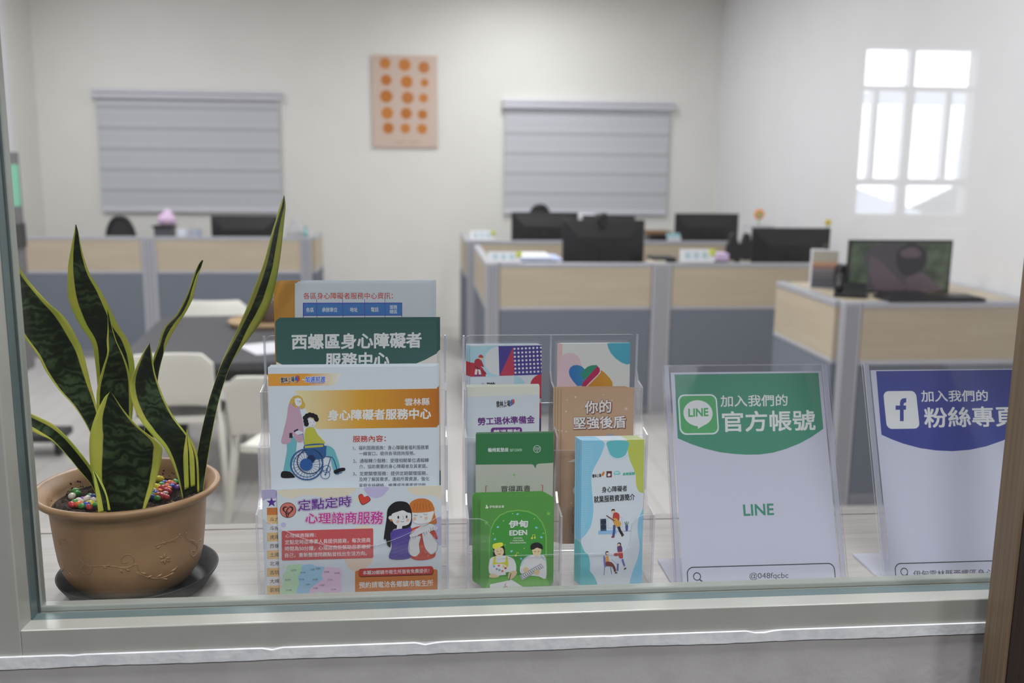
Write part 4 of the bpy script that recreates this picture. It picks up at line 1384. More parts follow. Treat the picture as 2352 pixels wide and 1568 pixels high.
def make_leaf(st, cup=0.18, thick=0.0022):
    """st: stations from base to tip (left edge, right edge, left margin, right margin)"""
    flat = [tuple(a) + tuple(c) + (ml, mr) for a, c, ml, mr in st]
    den = spline(flat, False, 7)
    NC = 11
    front, back, uvx, vlen = [], [], [], []
    L_ = 0.0
    pm = None
    for s in den:
        l, r = Vector(s[0:3]), Vector(s[3:6])
        mid_ = (l + r) / 2
        if pm is not None:
            L_ += (mid_ - pm).length
        pm = mid_
        ml, mr = max(0.02, min(0.45, s[6])), max(0.02, min(0.45, s[7]))
        us = [0, ml * 0.5, ml] + [ml + (1 - ml - mr) * k / 6 for k in range(1, 6)] + [1 - mr, 1 - mr * 0.5, 1]
        ux = [0, 0.06, 0.12] + [0.12 + 0.76 * k / 6 for k in range(1, 6)] + [0.88, 0.94, 1]
        w = (r - l).length
        ax = (r - l).normalized() if w > 1e-6 else Vector((1, 0, 0))
        nrm = Vector((0, 1, 0)) - ax * ax.y
        nrm.normalize()
        for u, x in zip(us, ux):
            d = cup * w * (1 - (2 * u - 1) ** 2)
            p = l + (r - l) * u + nrm * d
            th = thick * min(1.0, w / 0.02) * (0.25 + 0.75 * (1 - (2 * u - 1) ** 4))
            front.append(p - PD)
            back.append(p + nrm * th - PD)
            uvx.append((x, L_))
    n = len(den)
    N = n * NC
    vs = front + back
    fs = []
    for i in range(n - 1):
        for j in range(NC - 1):
            a = i * NC + j
            fs.append((a, a + 1, a + NC + 1, a + NC))
            fs.append((N + a, N + a + NC, N + a + NC + 1, N + a + 1))
        for j in (0, NC - 1):
            a = i * NC + j
            fs.append((a, a + NC, N + a + NC, N + a) if j == 0 else (a + NC, a, N + a, N + a + NC))
    for i in (0, n - 1):
        for j in range(NC - 1):
            a = i * NC + j
            fs.append((a + 1, a, N + a, N + a + 1) if i == 0 else (a, a + 1, N + a + 1, N + a))
    o = obj('leaf', vs, fs, M['leaf'], plant, smooth=True)
    uv = o.data.uv_layers.new(name='UVMap')
    allu = uvx + uvx
    for lp in o.data.loops:
        uv.data[lp.index].uv = allu[lp.vertex_index]
    return o


# far left wide leaf
make_leaf([((-0.4041,1.248,1.2645),(-0.3922,1.248,1.2642),0.08,0.08),
 ((-0.4052,1.243,1.3101),(-0.3952,1.248,1.3124),0.08,0.08),
 ((-0.4164,1.238,1.3601),(-0.4046,1.248,1.3605),0.06,0.08),
 ((-0.4288,1.228,1.3945),(-0.4103,1.248,1.3977),0.06,0.09),
 ((-0.4415,1.218,1.4176),(-0.4118,1.243,1.4147),0.06,0.1),
 ((-0.452,1.208,1.4434),(-0.4135,1.238,1.4382),0.06,0.12),
 ((-0.4573,1.198,1.467),(-0.4164,1.233,1.4647),0.06,0.14),
 ((-0.4676,1.188,1.4917),(-0.4208,1.223,1.4884),0.06,0.16),
 ((-0.4766,1.183,1.5155),(-0.4291,1.213,1.5116),0.06,0.16),
 ((-0.4845,1.183,1.5402),(-0.4434,1.203,1.5311),0.07,0.14),
 ((-0.4874,1.183,1.5647),(-0.4623,1.198,1.5589),0.1,0.15),
 ((-0.4835,1.183,1.5886),(-0.4706,1.193,1.58),0.2,0.2),
 ((-0.4777,1.183,1.6012),(-0.4765,1.185,1.601),0.2,0.2)], 0.12)
# tall leaf behind, leaning left
make_leaf([((-0.4284,1.323,1.2571),(-0.4042,1.323,1.2565),0.12,0.12),
 ((-0.4306,1.323,1.331),(-0.3933,1.328,1.329),0.1,0.12),
 ((-0.4308,1.323,1.3915),(-0.3863,1.333,1.3946),0.08,0.14),
 ((-0.4317,1.323,1.4303),(-0.3843,1.333,1.4296),0.1,0.16),
 ((-0.4332,1.318,1.4596),(-0.3896,1.333,1.4571),0.14,0.17),
 ((-0.4444,1.313,1.4838),(-0.3998,1.328,1.4793),0.18,0.17),
 ((-0.4512,1.308,1.5054),(-0.4095,1.323,1.5077),0.22,0.15),
 ((-0.4537,1.303,1.5238),(-0.4176,1.318,1.5303),0.26,0.12),
 ((-0.4509,1.298,1.5471),(-0.4269,1.313,1.5499),0.3,0.1),
 ((-0.4478,1.298,1.5695),(-0.4319,1.308,1.573),0.32,0.1),
 ((-0.4432,1.298,1.589),(-0.4334,1.303,1.5914),0.3,0.1),
 ((-0.4389,1.298,1.6057),(-0.4334,1.298,1.6074),0.25,0.1),
 ((-0.4366,1.298,1.6162),(-0.4354,1.298,1.6168),0.2,0.2)], 0.14)
# dark upright leaf in the middle
make_leaf([((-0.4154,1.268,1.2696),(-0.3845,1.268,1.2689),0.1,0.1),
 ((-0.4175,1.268,1.323),(-0.3799,1.278,1.3193),0.09,0.08),
 ((-0.4159,1.268,1.3813),(-0.377,1.283,1.374),0.09,0.07),
 ((-0.4137,1.268,1.4083),(-0.3754,1.283,1.412),0.1,0.07),
 ((-0.4055,1.268,1.4346),(-0.3771,1.28,1.4329),0.1,0.08),
 ((-0.3984,1.268,1.4544),(-0.3815,1.278,1.4506),0.12,0.09),
 ((-0.3994,1.273,1.4705),(-0.388,1.276,1.4687),0.2,0.1),
 ((-0.3974,1.273,1.4857),(-0.392,1.275,1.487),0.25,0.12),
 ((-0.3962,1.273,1.5043),(-0.3946,1.273,1.5054),0.1,0.1),
 ((-0.3964,1.273,1.5104),(-0.3959,1.273,1.5104),0.1,0.1)], 0.16)
# narrow folded leaf leaning right
make_leaf([((-0.3858,1.323,1.2561),(-0.3695,1.323,1.2558),0.1,0.2),
 ((-0.371,1.323,1.3545),(-0.3583,1.323,1.3573),0.05,0.1),
 ((-0.3594,1.323,1.4206),(-0.3508,1.323,1.4122),0.05,0.06),
 ((-0.3535,1.318,1.4425),(-0.3423,1.323,1.4432),0.3,0.05),
 ((-0.3465,1.313,1.4546),(-0.3377,1.323,1.4562),0.35,0.25),
 ((-0.3412,1.308,1.469),(-0.3296,1.323,1.4709),0.32,0.3),
 ((-0.3355,1.308,1.4812),(-0.3198,1.323,1.4856),0.25,0.3),
 ((-0.3213,1.308,1.4962),(-0.3081,1.32,1.5025),0.3,0.3),
 ((-0.3104,1.308,1.5142),(-0.2995,1.318,1.5185),0.3,0.34),
 ((-0.3018,1.308,1.5309),(-0.2957,1.316,1.531),0.3,0.38),
 ((-0.2947,1.308,1.551),(-0.2903,1.313,1.5487),0.42,0.3),
 ((-0.2879,1.308,1.5647),(-0.2853,1.31,1.5599),0.1,0.1),
 ((-0.2832,1.308,1.5704),(-0.2816,1.308,1.5698),0.1,0.1)], 0.2)
# tall leaf on the right side
make_leaf([((-0.2972,1.268,1.264),(-0.2874,1.268,1.268),0.04,0.04),
 ((-0.2967,1.268,1.297),(-0.2826,1.273,1.2981),0.04,0.04),
 ((-0.2881,1.268,1.3396),(-0.2725,1.273,1.3486),0.03,0.03),
 ((-0.2756,1.263,1.3836),(-0.2631,1.273,1.3867),0.03,0.03),
 ((-0.2667,1.263,1.4107),(-0.2553,1.273,1.4118),0.03,0.03),
 ((-0.2557,1.258,1.4381),(-0.2454,1.273,1.4372),0.1,0.03),
 ((-0.244,1.253,1.4612),(-0.2348,1.273,1.4544),0.35,0.1),
 ((-0.2307,1.248,1.4879),(-0.2144,1.273,1.4807),0.36,0.3),
 ((-0.218,1.243,1.5138),(-0.201,1.273,1.5001),0.38,0.3),
 ((-0.2072,1.238,1.5387),(-0.1903,1.273,1.5228),0.4,0.28),
 ((-0.1936,1.233,1.5698),(-0.1808,1.268,1.5572),0.42,0.25),
 ((-0.1834,1.228,1.5972),(-0.1734,1.258,1.5926),0.42,0.25),
 ((-0.1734,1.223,1.6253),(-0.1677,1.248,1.6266),0.36,0.22),
 ((-0.167,1.223,1.6444),(-0.1643,1.238,1.6437),0.2,0.15),
 ((-0.164,1.223,1.6576),(-0.1636,1.224,1.658),0.1,0.1)], 0.16)
# curved leaf on the right, leaning in front
make_leaf([((-0.3063,1.238,1.2688),(-0.2897,1.258,1.2703),0.08,0.08),
 ((-0.3128,1.238,1.3023),(-0.2893,1.258,1.3149),0.1,0.08),
 ((-0.3221,1.228,1.338),(-0.2932,1.253,1.3382),0.16,0.07),
 ((-0.3368,1.218,1.3627),(-0.3021,1.248,1.356),0.2,0.05),
 ((-0.3485,1.213,1.385),(-0.3138,1.248,1.3735),0.22,0.05),
 ((-0.354,1.208,1.4096),(-0.3222,1.243,1.3955),0.22,0.05),
 ((-0.3539,1.208,1.4299),(-0.3274,1.238,1.416),0.22,0.05),
 ((-0.3466,1.208,1.4478),(-0.3309,1.233,1.4368),0.22,0.06),
 ((-0.3388,1.213,1.4642),(-0.3316,1.228,1.4584),0.24,0.1),
 ((-0.3314,1.213,1.4755),(-0.3308,1.218,1.474),0.1,0.1),
 ((-0.3302,1.213,1.4788),(-0.33,1.214,1.4786),0.1,0.1)], 0.16)
# broad leaf in front
make_leaf([((-0.3958,1.2,1.2655),(-0.3442,1.2,1.2677),0.1,0.06),
 ((-0.3986,1.196,1.2773),(-0.3393,1.2,1.279),0.12,0.08),
 ((-0.3996,1.19,1.3052),(-0.3309,1.2,1.2981),0.13,0.1),
 ((-0.4009,1.186,1.3288),(-0.3228,1.198,1.3223),0.15,0.12),
 ((-0.4,1.183,1.3512),(-0.3177,1.194,1.3403),0.17,0.13),
 ((-0.3969,1.181,1.3735),(-0.3174,1.188,1.3565),0.17,0.12),
 ((-0.3885,1.18,1.3969),(-0.3408,1.184,1.38),0.15,0.12),
 ((-0.3782,1.18,1.4167),(-0.3564,1.182,1.4014),0.15,0.14),
 ((-0.3722,1.18,1.4231),(-0.3662,1.181,1.419),0.1,0.12),
 ((-0.3706,1.18,1.4252),(-0.3696,1.18,1.4246),0.1,0.1)], 0.10)
# narrow leaf bending out to the left
make_leaf([((-0.4069,1.213,1.2873),(-0.3964,1.218,1.2934),0.06,0.1),
 ((-0.4102,1.208,1.3016),(-0.4036,1.213,1.3055),0.08,0.2),
 ((-0.4203,1.2,1.3225),(-0.4068,1.208,1.3219),0.05,0.25),
 ((-0.4271,1.193,1.3387),(-0.4167,1.2,1.3447),0.05,0.24),
 ((-0.4394,1.178,1.3648),(-0.4274,1.188,1.3688),0.1,0.22),
 ((-0.4486,1.168,1.3753),(-0.4398,1.178,1.3875),0.2,0.22),
 ((-0.4613,1.158,1.3869),(-0.4574,1.163,1.4039),0.3,0.22),
 ((-0.4701,1.153,1.3999),(-0.4672,1.153,1.4124),0.2,0.2),
 ((-0.4739,1.148,1.4128),(-0.4733,1.148,1.4148),0.2,0.2)], 0.14)
# small young spike on the right, small sheath leaf in front
make_leaf([((-0.3023,1.233,1.2822),(-0.2897,1.236,1.2867),0.42,0.42),
 ((-0.3016,1.231,1.3206),(-0.2886,1.235,1.3162),0.44,0.44),
 ((-0.3003,1.231,1.335),(-0.2893,1.234,1.3321),0.44,0.44),
 ((-0.2974,1.231,1.3504),(-0.2931,1.233,1.3486),0.44,0.44),
 ((-0.2954,1.232,1.3633),(-0.2949,1.232,1.3632),0.4,0.4)], 0.16)
make_leaf([((-0.3927,1.178,1.2736),(-0.3797,1.183,1.2748),0.45,0.2),
 ((-0.3939,1.178,1.2948),(-0.3829,1.184,1.2947),0.45,0.15),
 ((-0.3957,1.181,1.3132),(-0.3896,1.186,1.3131),0.45,0.3),
 ((-0.3988,1.188,1.3237),(-0.3972,1.188,1.3237),0.3,0.3)], 0.16)

# coloured pebbles on the soil
PC_ = {'blue': '#3050b0', 'green': '#4e9e4c', 'red': '#c43a44', 'orange': '#e0742c', 'yellow': '#d8c62c', 'white': '#d8d0c2', 'purple': '#6a3f98'}
spots = [(-0.4531,1.2842,1.263),(-0.4563,1.2724,1.263),(-0.4411,1.2546,1.263),(-0.4456,1.2516,1.263),(-0.4389,1.2612,1.263),(-0.4339,1.2625,1.263),(-0.4327,1.2709,1.263),(-0.4282,1.2689,1.263),(-0.4274,1.2374,1.263),(-0.4229,1.242,1.263),(-0.4373,1.2429,1.263),(-0.4313,1.2344,1.263),(-0.4164,1.2399,1.263),(-0.4461,1.2418,1.263),(-0.4204,1.2289,1.263),(-0.4594,1.2934,1.263),(-0.4222,1.2534,1.263),(-0.362,1.3384,1.263),(-0.3505,1.3226,1.263),(-0.3434,1.3222,1.263),(-0.3523,1.3135,1.263),(-0.3554,1.301,1.263),(-0.3445,1.3075,1.263),(-0.336,1.3034,1.263),(-0.3371,1.3274,1.263),(-0.3464,1.2968,1.263),(-0.3483,1.2863,1.263),(-0.3545,1.271,1.263),(-0.3513,1.276,1.263),(-0.3465,1.2705,1.263),(-0.3383,1.2735,1.263),(-0.3375,1.2839,1.263),(-0.3375,1.3144,1.263),(-0.3579,1.2887,1.263),(-0.3395,1.2649,1.263),(-0.3529,1.2607,1.263),(-0.3383,1.2963,1.263),(-0.3436,1.2567,1.263),(-0.333,1.2611,1.263),(-0.3275,1.2992,1.263)]
cols = ['green', 'white', 'white', 'green', 'purple', 'white', 'green', 'blue', 'blue', 'yellow', 'orange', 'green', 'green', 'red', 'red', 'green', 'white', 'yellow', 'blue', 'orange', 'green', 'yellow', 'orange', 'blue', 'green', 'red', 'orange', 'green', 'blue', 'orange', 'white', 'red', 'red', 'white', 'red', 'blue', 'orange', 'green', 'red', 'purple']
rp = random.Random(11)
protos = {}
for p, c in zip(spots, cols):
    if c not in protos:
        b = MB(); b.ball((0, 0, 0), (0.0062, 0.0046, 0.004), P_(PC_[c], 0.35), 12, 8)
        o = b.build('pebble', None, True)
        protos[c] = o
    else:
        o = protos[c].copy(); COL.objects.link(o)
    o.location = (p[0], p[1], PD.z + SOILZ + 0.0055 + rp.uniform(0, 0.002))
    o.rotation_euler = (rp.uniform(-0.4, 0.4), rp.uniform(-0.4, 0.4), rp.uniform(0, 3.1))
    s = rp.uniform(0.85, 1.2)
    o.scale = (s, s, s)
    tag(o, 'small %s pebble on the soil of the plant pot' % c, 'pebble', '%s pebbles on the pot soil' % c)


# ------------------------------------------------------------------ leaflet racks
def rack(x0, x1, fy, lips, backy, backz, floors, label, dividers=(), smile=None):
    """clear stepped rack: fy front faces of the pockets (front to back), lips their top edges, floors their shelves"""
    o = empty('leaflet_rack', ((x0 + x1) / 2, (fy[0] + backy) / 2, CT), label, 'leaflet rack', 'clear acrylic leaflet racks')
    ox, oy, oz = o.location
    A, E_ = M['acrylic'], M['acrylic_edge']
    t = 0.003
    side = [(fy[0], CT + 0.0008), (fy[0], lips[0])]
    for i in range(1, len(fy)):
        side += [(fy[i] - 0.012, lips[i - 1] + 0.004), (fy[i], lips[i - 1] + 0.016), (fy[i], lips[i])]
    side += [(backy - 0.012, lips[-1] + 0.004), (backy, lips[-1] + 0.016), (backy, backz), (backy + t, backz), (backy + t, CT + 0.0008)]
    side = [(y - oy, z - oz) for y, z in side]
    for xa in (x0, x1 - t):
        b = MB(); b.prism(side, 0, xa - ox, xa + t - ox, A, E_)
        b.build('side_panel', o, bevel=0.0006)
    for xd in dividers:
        b = MB(); b.prism(side, 0, xd - ox, xd + t * 0.8 - ox, A, E_)
        b.build('divider', o)
    b = MB()
    pts = [(x0 + t, CT + 0.001), (x1 - t, CT + 0.001)] + [(q[0], q[1]) for q in rrect(x0 + t, CT + 0.1, x1 - t, backz, 0.008)[:14]]
    b.prism([(p[0] - ox, p[1] - oz) for p in pts], 1, backy - oy, backy + t - oy, A, E_)
    b.build('back_panel', o)
    for i, (y, z1, z0) in enumerate(zip(fy, lips, floors)):
        zb = CT + 0.0008 if i == 0 else floors[i] - 0.003
        cols_ = [x0 + t] + [d for d in dividers] + [x1 - t]
        pts = []
        if smile and i == 0:
            n_ = 24
            for k in range(n_ + 1):
                u = k / n_
                x = (x0 + t) + (x1 - x0 - 2 * t) * u
                pts.append((x, z1 - smile * (math.sin(math.pi * u) ** 0.9)))
        else:
            dip = 0.052 if i == 0 else 0.02
            pts = [(x0 + t, z1), (x0 + 0.016, z1), (x0 + 0.024, z1 - 0.003), (x0 + 0.031, z1 - 0.012), (x0 + 0.034, z1 - dip + 0.008), (x0 + 0.042, z1 - dip),
                   (x1 - 0.042, z1 - dip), (x1 - 0.034, z1 - dip + 0.008), (x1 - 0.031, z1 - 0.012), (x1 - 0.024, z1 - 0.003), (x1 - 0.016, z1), (x1 - t, z1)]
        pts = [(x0 + t, zb)] + pts + [(x1 - t, zb)]
        b = MB(); b.prism([(p[0] - ox, p[1] - oz) for p in pts], 1, y - oy, y + 0.0025 - oy, A, E_)
        b.build('pocket_front', o)
        yb = fy[i + 1] if i + 1 < len(fy) else backy
        b = MB(); b.box(x0 + t - ox, x1 - t - ox, y + 0.0025 - oy, yb - oy, z0 - 0.003 - oz, z0 - 0.0003 - oz, A)
        b.build('pocket_floor', o)
    return o


rack(-0.2075, 0.0350, (1.19, 1.225, 1.26), (1.262, 1.339, 1.4035), 1.30, 1.4705, (1.1435, 1.2015, 1.2465), 'clear acrylic rack holding the wide white and green leaflets beside the plant', smile=0.047)
rack(0.0590, 0.3085, (1.205, 1.26, 1.30), (1.2442, 1.338, 1.3945), 1.34, 1.4625, (1.1435, 1.179, 1.2355), 'clear acrylic rack holding two columns of narrow leaflets', dividers=(0.1822,))

# ------------------------------------------------------------------ leaflets in the wide rack
s = Sheet('white', 'leaflet', 'white leaflet with orange side band and blue table, tallest in the wide rack', 'leaflet', 'leaflets in the wide rack')
s.poly('colour_print', [(-0.112,0.3001),(-0.0747,0.3001),(-0.084,-0.1269),(-0.1226,-0.1256)], '#ab7a32')
s.text('title_lettering', '各區身心障礙者服務中心資訊：', [(-0.0643,0.2833),(0.0519,0.2746)], '#aa4338', 0.012)
s.poly('table_print', [(-0.0651,0.2699),(0.0643,0.2698),(0.0636,0.1935),(-0.0666,0.1946)], '#4a3c98')
s.poly('table_print', [(-0.0641,0.2688),(0.0634,0.2688),(0.0633,0.2534),(-0.0644,0.2535)], '#3d6da8')
s.poly('table_print', [(-0.0644,0.2525),(0.0633,0.2525),(0.0628,0.1953),(-0.0655,0.1963)], '#b9bfca')
for x in [(-0.0474,0.2545),(-0.0137,0.2544),(0.015,0.2543),(0.0417,0.2542)]:
    s.poly('table_print', [(x[0] - 0.0003, 0.19), (x[0] + 0.0003, 0.19), (x[0] + 0.0003, 0.2745), (x[0] - 0.0003, 0.2745)], '#4a3c98')
for tx, q in (('各區', [(-0.0611,0.2635),(-0.0512,0.2575)]), ('承辦單位', [(-0.0405,0.2637),(-0.0207,0.2576)]), ('地址', [(-0.0042,0.2637),(0.0057,0.2577)]), ('電話', [(0.0233,0.2638),(0.0332,0.2577)]), ('服務', [(0.048,0.2665),(0.0577,0.2612)]), ('轄區', [(0.0479,0.2605),(0.0577,0.2552)])):
    s.text('table_lettering', tx, q, '#c3ccd8', 0.02)
for tx, q in (('雲林縣復健青年', [(-0.0465,0.2475),(-0.0151,0.2428)]), ('斗六市府文路', [(-0.0126,0.2477),(0.0138,0.243)]), ('斗六市', [(0.0464,0.2506),(0.0597,0.2459)])):
    s.text('table_lettering', tx, q, '#3a3a40', 0.01)
s.finish()
s.stack(3, (0.0022, 0.0014, 0.0011), 'white leaflet with orange side band stacked behind the tallest one', 'spare leaflets behind the tallest white one', 0.0008)

s = Sheet('green', 'leaflet', 'dark green leaflet with large white title in the wide rack', 'leaflet', 'leaflets in the wide rack', mat=ink('#31534f'))
s.poly('colour_print', [(-0.1041,0.2442),(-0.0928,0.2384),(-0.0777,0.2336),(-0.0575,0.2299),(-0.015,0.2267),(0.0278,0.2286),(0.0537,0.233),(0.0709,0.2378),(0.0883,0.245),(0.1042,0.2537),(0.1035,0.0913),(-0.1077,0.0955)], '#bdb7b0')
s.text('title_lettering', '西螺區身心障礙者', [(-0.0824,0.2789),(0.0826,0.2804),(0.0825,0.2608),(-0.0828,0.2596)], '#c0c0c0', 0.035)
s.text('title_lettering', '服務中心', [(-0.0402,0.2541),(0.0408,0.255),(0.0406,0.237),(-0.0405,0.236)], '#c0c0c0', 0.035)
s.finish()
s.stack(3, (0.0016, 0.0014, 0.0013), 'dark green leaflet stacked behind the front green one', 'spare green leaflets in the wide rack', 0.001)

s = Sheet('ow', 'leaflet', 'large white leaflet with orange banner and wheelchair drawing in the wide rack', 'leaflet', 'leaflets in the wide rack')
ga = [(-0.1067,0.2781),(-0.059,0.2776),(-0.0192,0.2772),(-0.073,0.2437),(0.0069,0.2426),(0.1045,0.2413)]
g1 = grad_mat('orange_logo_band', 0, ga[0][0] + 0.05, ga[2][0], '#c48833', '#d8cdb9')
g2 = grad_mat('orange_title_banner', 0, ga[3][0], ga[5][0], '#c9bd95', '#a4601c')
g2.node_tree.nodes['Color Ramp'].color_ramp.elements.new(0.45).color = hexlin('#bd8a2c', PRINT_K)
s.poly('colour_print', [(-0.1097,0.2873),(-0.0144,0.2871),(-0.0223,0.2718),(-0.1102,0.2717)], g1)
s.poly('colour_print', [(-0.0728,0.2655),(0.1083,0.2662),(0.1081,0.2158),(-0.047,0.2158)], g2)
for bo, co in ((0.075, '#d9d9dc'), (0.03, '#1d1c20')):
    s.text('logo', '雲林上場', [(-0.0902,0.2824),(-0.0734,0.2836),(-0.0729,0.2768),(-0.0897,0.2756)], co, bo)
s.text('logo', "it's our time", [(-0.0894,0.2756),(-0.0785,0.2758),(-0.0785,0.2741),(-0.0894,0.2739)], '#33313a')
s.poly('logo', [(-0.0725,0.2791),(-0.0717,0.2832),(-0.0687,0.2854),(-0.0698,0.2825),(-0.0671,0.2832),(-0.0664,0.2794),(-0.0686,0.2767),(-0.0719,0.2751),(-0.0699,0.2778)], '#3a55a0', True)
s.poly('logo', [(-0.0698,0.282),(-0.0677,0.2849),(-0.0665,0.2815),(-0.0669,0.2784),(-0.0692,0.2767),(-0.0685,0.2794)], '#b04030', True)
for bo, co in ((0.1, '#d6d9e4'), (0.03, '#2c58b8')):
    s.text('logo', '加速前進', [(-0.0592,0.2834),(-0.0344,0.2835),(-0.0352,0.2764),(-0.06,0.2763)], co, bo)
s.text('logo', 'Forward at Top Speed', [(-0.0541,0.2762),(-0.0362,0.2764),(-0.0362,0.2742),(-0.0541,0.274)], '#2c58b8', 0.02)
s.stroke('logo', [(-0.0636,0.2797),(-0.0598,0.2793)], 0.0012, '#d6d9e4')
s.stroke('logo', [(-0.0345,0.2782),(-0.0315,0.278)], 0.0012, '#d6d9e4')
s.text('title_lettering', '雲林縣', [(0.0649,0.2539),(0.0961,0.2544),(0.096,0.2449),(0.0648,0.2444)], '#d2d0cc', 0.02)
s.text('title_lettering', '身心障礙者服務中心', [(-0.0322,0.24),(0.0977,0.2407),(0.0976,0.2271),(-0.0325,0.2266)], '#d2d2c6', 0.035)
s.text('body_lettering', '服務內容：', [(-0.0015,0.2064),(0.04,0.1981)], '#a4382e', 0.02)
for tx, q in (('1、福利服務諮詢：身心障礙者福利服務第', [(-0.0014,0.1932),(0.0947,0.1926),(0.0947,0.187),(-0.0015,0.1876)]), ('一線窗口，提供各項諮詢服務。', [(0.0061,0.1856),(0.0769,0.185),(0.0769,0.1797),(0.006,0.1803)]),
              ('2、通報轉介服務：受理相關單位通報轉', [(-0.0016,0.1763),(0.0946,0.1756),(0.0946,0.1701),(-0.0017,0.1708)]), ('介，協助需要的身心障礙者及其家庭。', [(0.0058,0.1686),(0.0929,0.1678),(0.0928,0.1624),(0.0058,0.1632)]),
              ('3、定期關懷服務：提供定期關懷服務，', [(-0.0019,0.1595),(0.0928,0.1585),(0.0928,0.1528),(-0.002,0.1539)]), ('及時了解其需求，連結所需資源，強化', [(0.0056,0.1519),(0.095,0.151),(0.095,0.1454),(0.0055,0.1463)]),
              ('家庭支持網絡，維護或改善家庭功能。', [(0.0055,0.1437),(0.0927,0.1427),(0.0927,0.1373),(0.0054,0.1382)])):
    s.text('body_lettering', tx, q, '#4c5058', 0.006)
I = 'illustration'
# woman pushing
s.poly(I, [(-0.0835,0.2051),(-0.0726,0.2049),(-0.0733,0.1868),(-0.078,0.1712),(-0.0813,0.1574),(-0.0897,0.1575),(-0.0872,0.1749),(-0.0846,0.1887)], '#5f9ca4', True)
s.poly(I, [(-0.0912,0.1614),(-0.0816,0.1609),(-0.0764,0.1559),(-0.0764,0.1531),(-0.0918,0.1534)], '#17161a', True)
s.poly(I, [(-0.0774,0.2531),(-0.0688,0.2462),(-0.0662,0.2367),(-0.0635,0.2212),(-0.0643,0.2008),(-0.0723,0.2006),(-0.0771,0.2093),(-0.0807,0.1987),(-0.091,0.1988),(-0.0883,0.213),(-0.0839,0.2301),(-0.0815,0.2455)], '#a98a9c', True)
s.poly(I, [(-0.081,0.2111),(-0.0774,0.2117),(-0.0769,0.2048),(-0.0812,0.2049)], '#26242a')
s.poly(I, [(-0.0757,0.2141),(-0.0703,0.2168),(-0.0697,0.2147),(-0.0741,0.2117)], '#26242a')
s.poly(I, [(-0.074,0.212),(-0.0695,0.2144),(-0.0651,0.2126),(-0.0624,0.2105),(-0.0672,0.2081),(-0.0713,0.2092)], '#b9bcc4', True)
s.poly(I, [(-0.078,0.2548),(-0.0743,0.2587),(-0.0685,0.2593),(-0.0641,0.2564),(-0.0625,0.2521),(-0.0605,0.2478),(-0.0617,0.2435),(-0.0664,0.2425),(-0.0688,0.2462),(-0.0726,0.2436),(-0.0762,0.248),(-0.0798,0.2497)], '#b39445', True)
s.poly(I, [(-0.0731,0.2548),(-0.0685,0.2564),(-0.0651,0.2538),(-0.0649,0.2487),(-0.068,0.2456),(-0.0721,0.2474)], '#c2c3cb', True)
s.stroke(I, [(-0.0703,0.2525),(-0.0686,0.2522)], 0.0004, '#333333')
s.stroke(I, [(-0.0675,0.253),(-0.0679,0.2501),(-0.0669,0.2497)], 0.0003, '#555555')
s.disc(I, [(-0.0662,0.2518)][0], 0.0012, '#c09aa0')
s.ring(I, [(-0.0742,0.2479)][0], 0.0016, 0.0003, '#555555')
s.stroke(I, [(-0.0696,0.2083),(-0.0638,0.21)], 0.0008, '#3f5f9c')
s.stroke(I, [(-0.0641,0.2108),(-0.0627,0.197),(-0.0612,0.19)], 0.0006, '#2f5f8c')
# person in the chair
s.poly(I, [(-0.0603,0.216),(-0.0553,0.2185),(-0.0495,0.2167),(-0.0455,0.2088),(-0.0373,0.1992),(-0.0366,0.1957),(-0.0441,0.197),(-0.0474,0.1959),(-0.0608,0.1935),(-0.0622,0.2056)], '#a5a33e', True)
s.poly(I, [(-0.0366,0.194),(-0.0274,0.1912),(-0.0229,0.1824),(-0.0187,0.1649),(-0.0263,0.1615),(-0.0302,0.1773),(-0.0356,0.1835)], '#5f9ca4', True)
s.poly(I, [(-0.0621,0.1953),(-0.0374,0.1966),(-0.0354,0.1878),(-0.0377,0.1783),(-0.0528,0.1769),(-0.061,0.1848)], '#2d507e', True)
s.poly(I, [(-0.0621,0.1942),(-0.0391,0.1956),(-0.0388,0.1928),(-0.0619,0.1914)], '#a5a33e')
s.stroke(I, [(-0.0394,0.181),(-0.0277,0.1787),(-0.0252,0.1737),(-0.0205,0.1562)], 0.0013, '#2d507e')
s.poly(I, [(-0.026,0.1615),(-0.0187,0.1645),(-0.0128,0.1648),(-0.012,0.1616),(-0.0179,0.1596),(-0.0238,0.1573),(-0.026,0.1584)], '#17161a', True)
s.stroke(I, [(-0.0239,0.1566),(-0.0159,0.1589)], 0.0012, '#2d507e')
s.poly(I, [(-0.0374,0.1969),(-0.033,0.1975),(-0.0317,0.1958),(-0.0348,0.1941),(-0.0374,0.1945)], '#b9bcc4', True)
s.poly(I, [(-0.0581,0.228),(-0.0534,0.2288),(-0.0485,0.227),(-0.0476,0.2218),(-0.0506,0.2189),(-0.0561,0.2197),(-0.0582,0.2228)], '#c2c3cb', True)
for x in [(-0.0601,0.2263),(-0.0607,0.2306),(-0.0583,0.2332),(-0.0549,0.2345),(-0.0513,0.2337),(-0.048,0.232),(-0.0468,0.2287),(-0.0594,0.2228)]:
    s.disc(I, x, 0.0031, '#15141a')
s.stroke(I, [(-0.0552,0.2249),(-0.0535,0.2245)], 0.0004, '#333333')
s.stroke(I, [(-0.0508,0.2253),(-0.0492,0.2251)], 0.0004, '#333333')
s.stroke(I, [(-0.0536,0.2214),(-0.0516,0.2207),(-0.0496,0.2217)], 0.0003, '#333333')
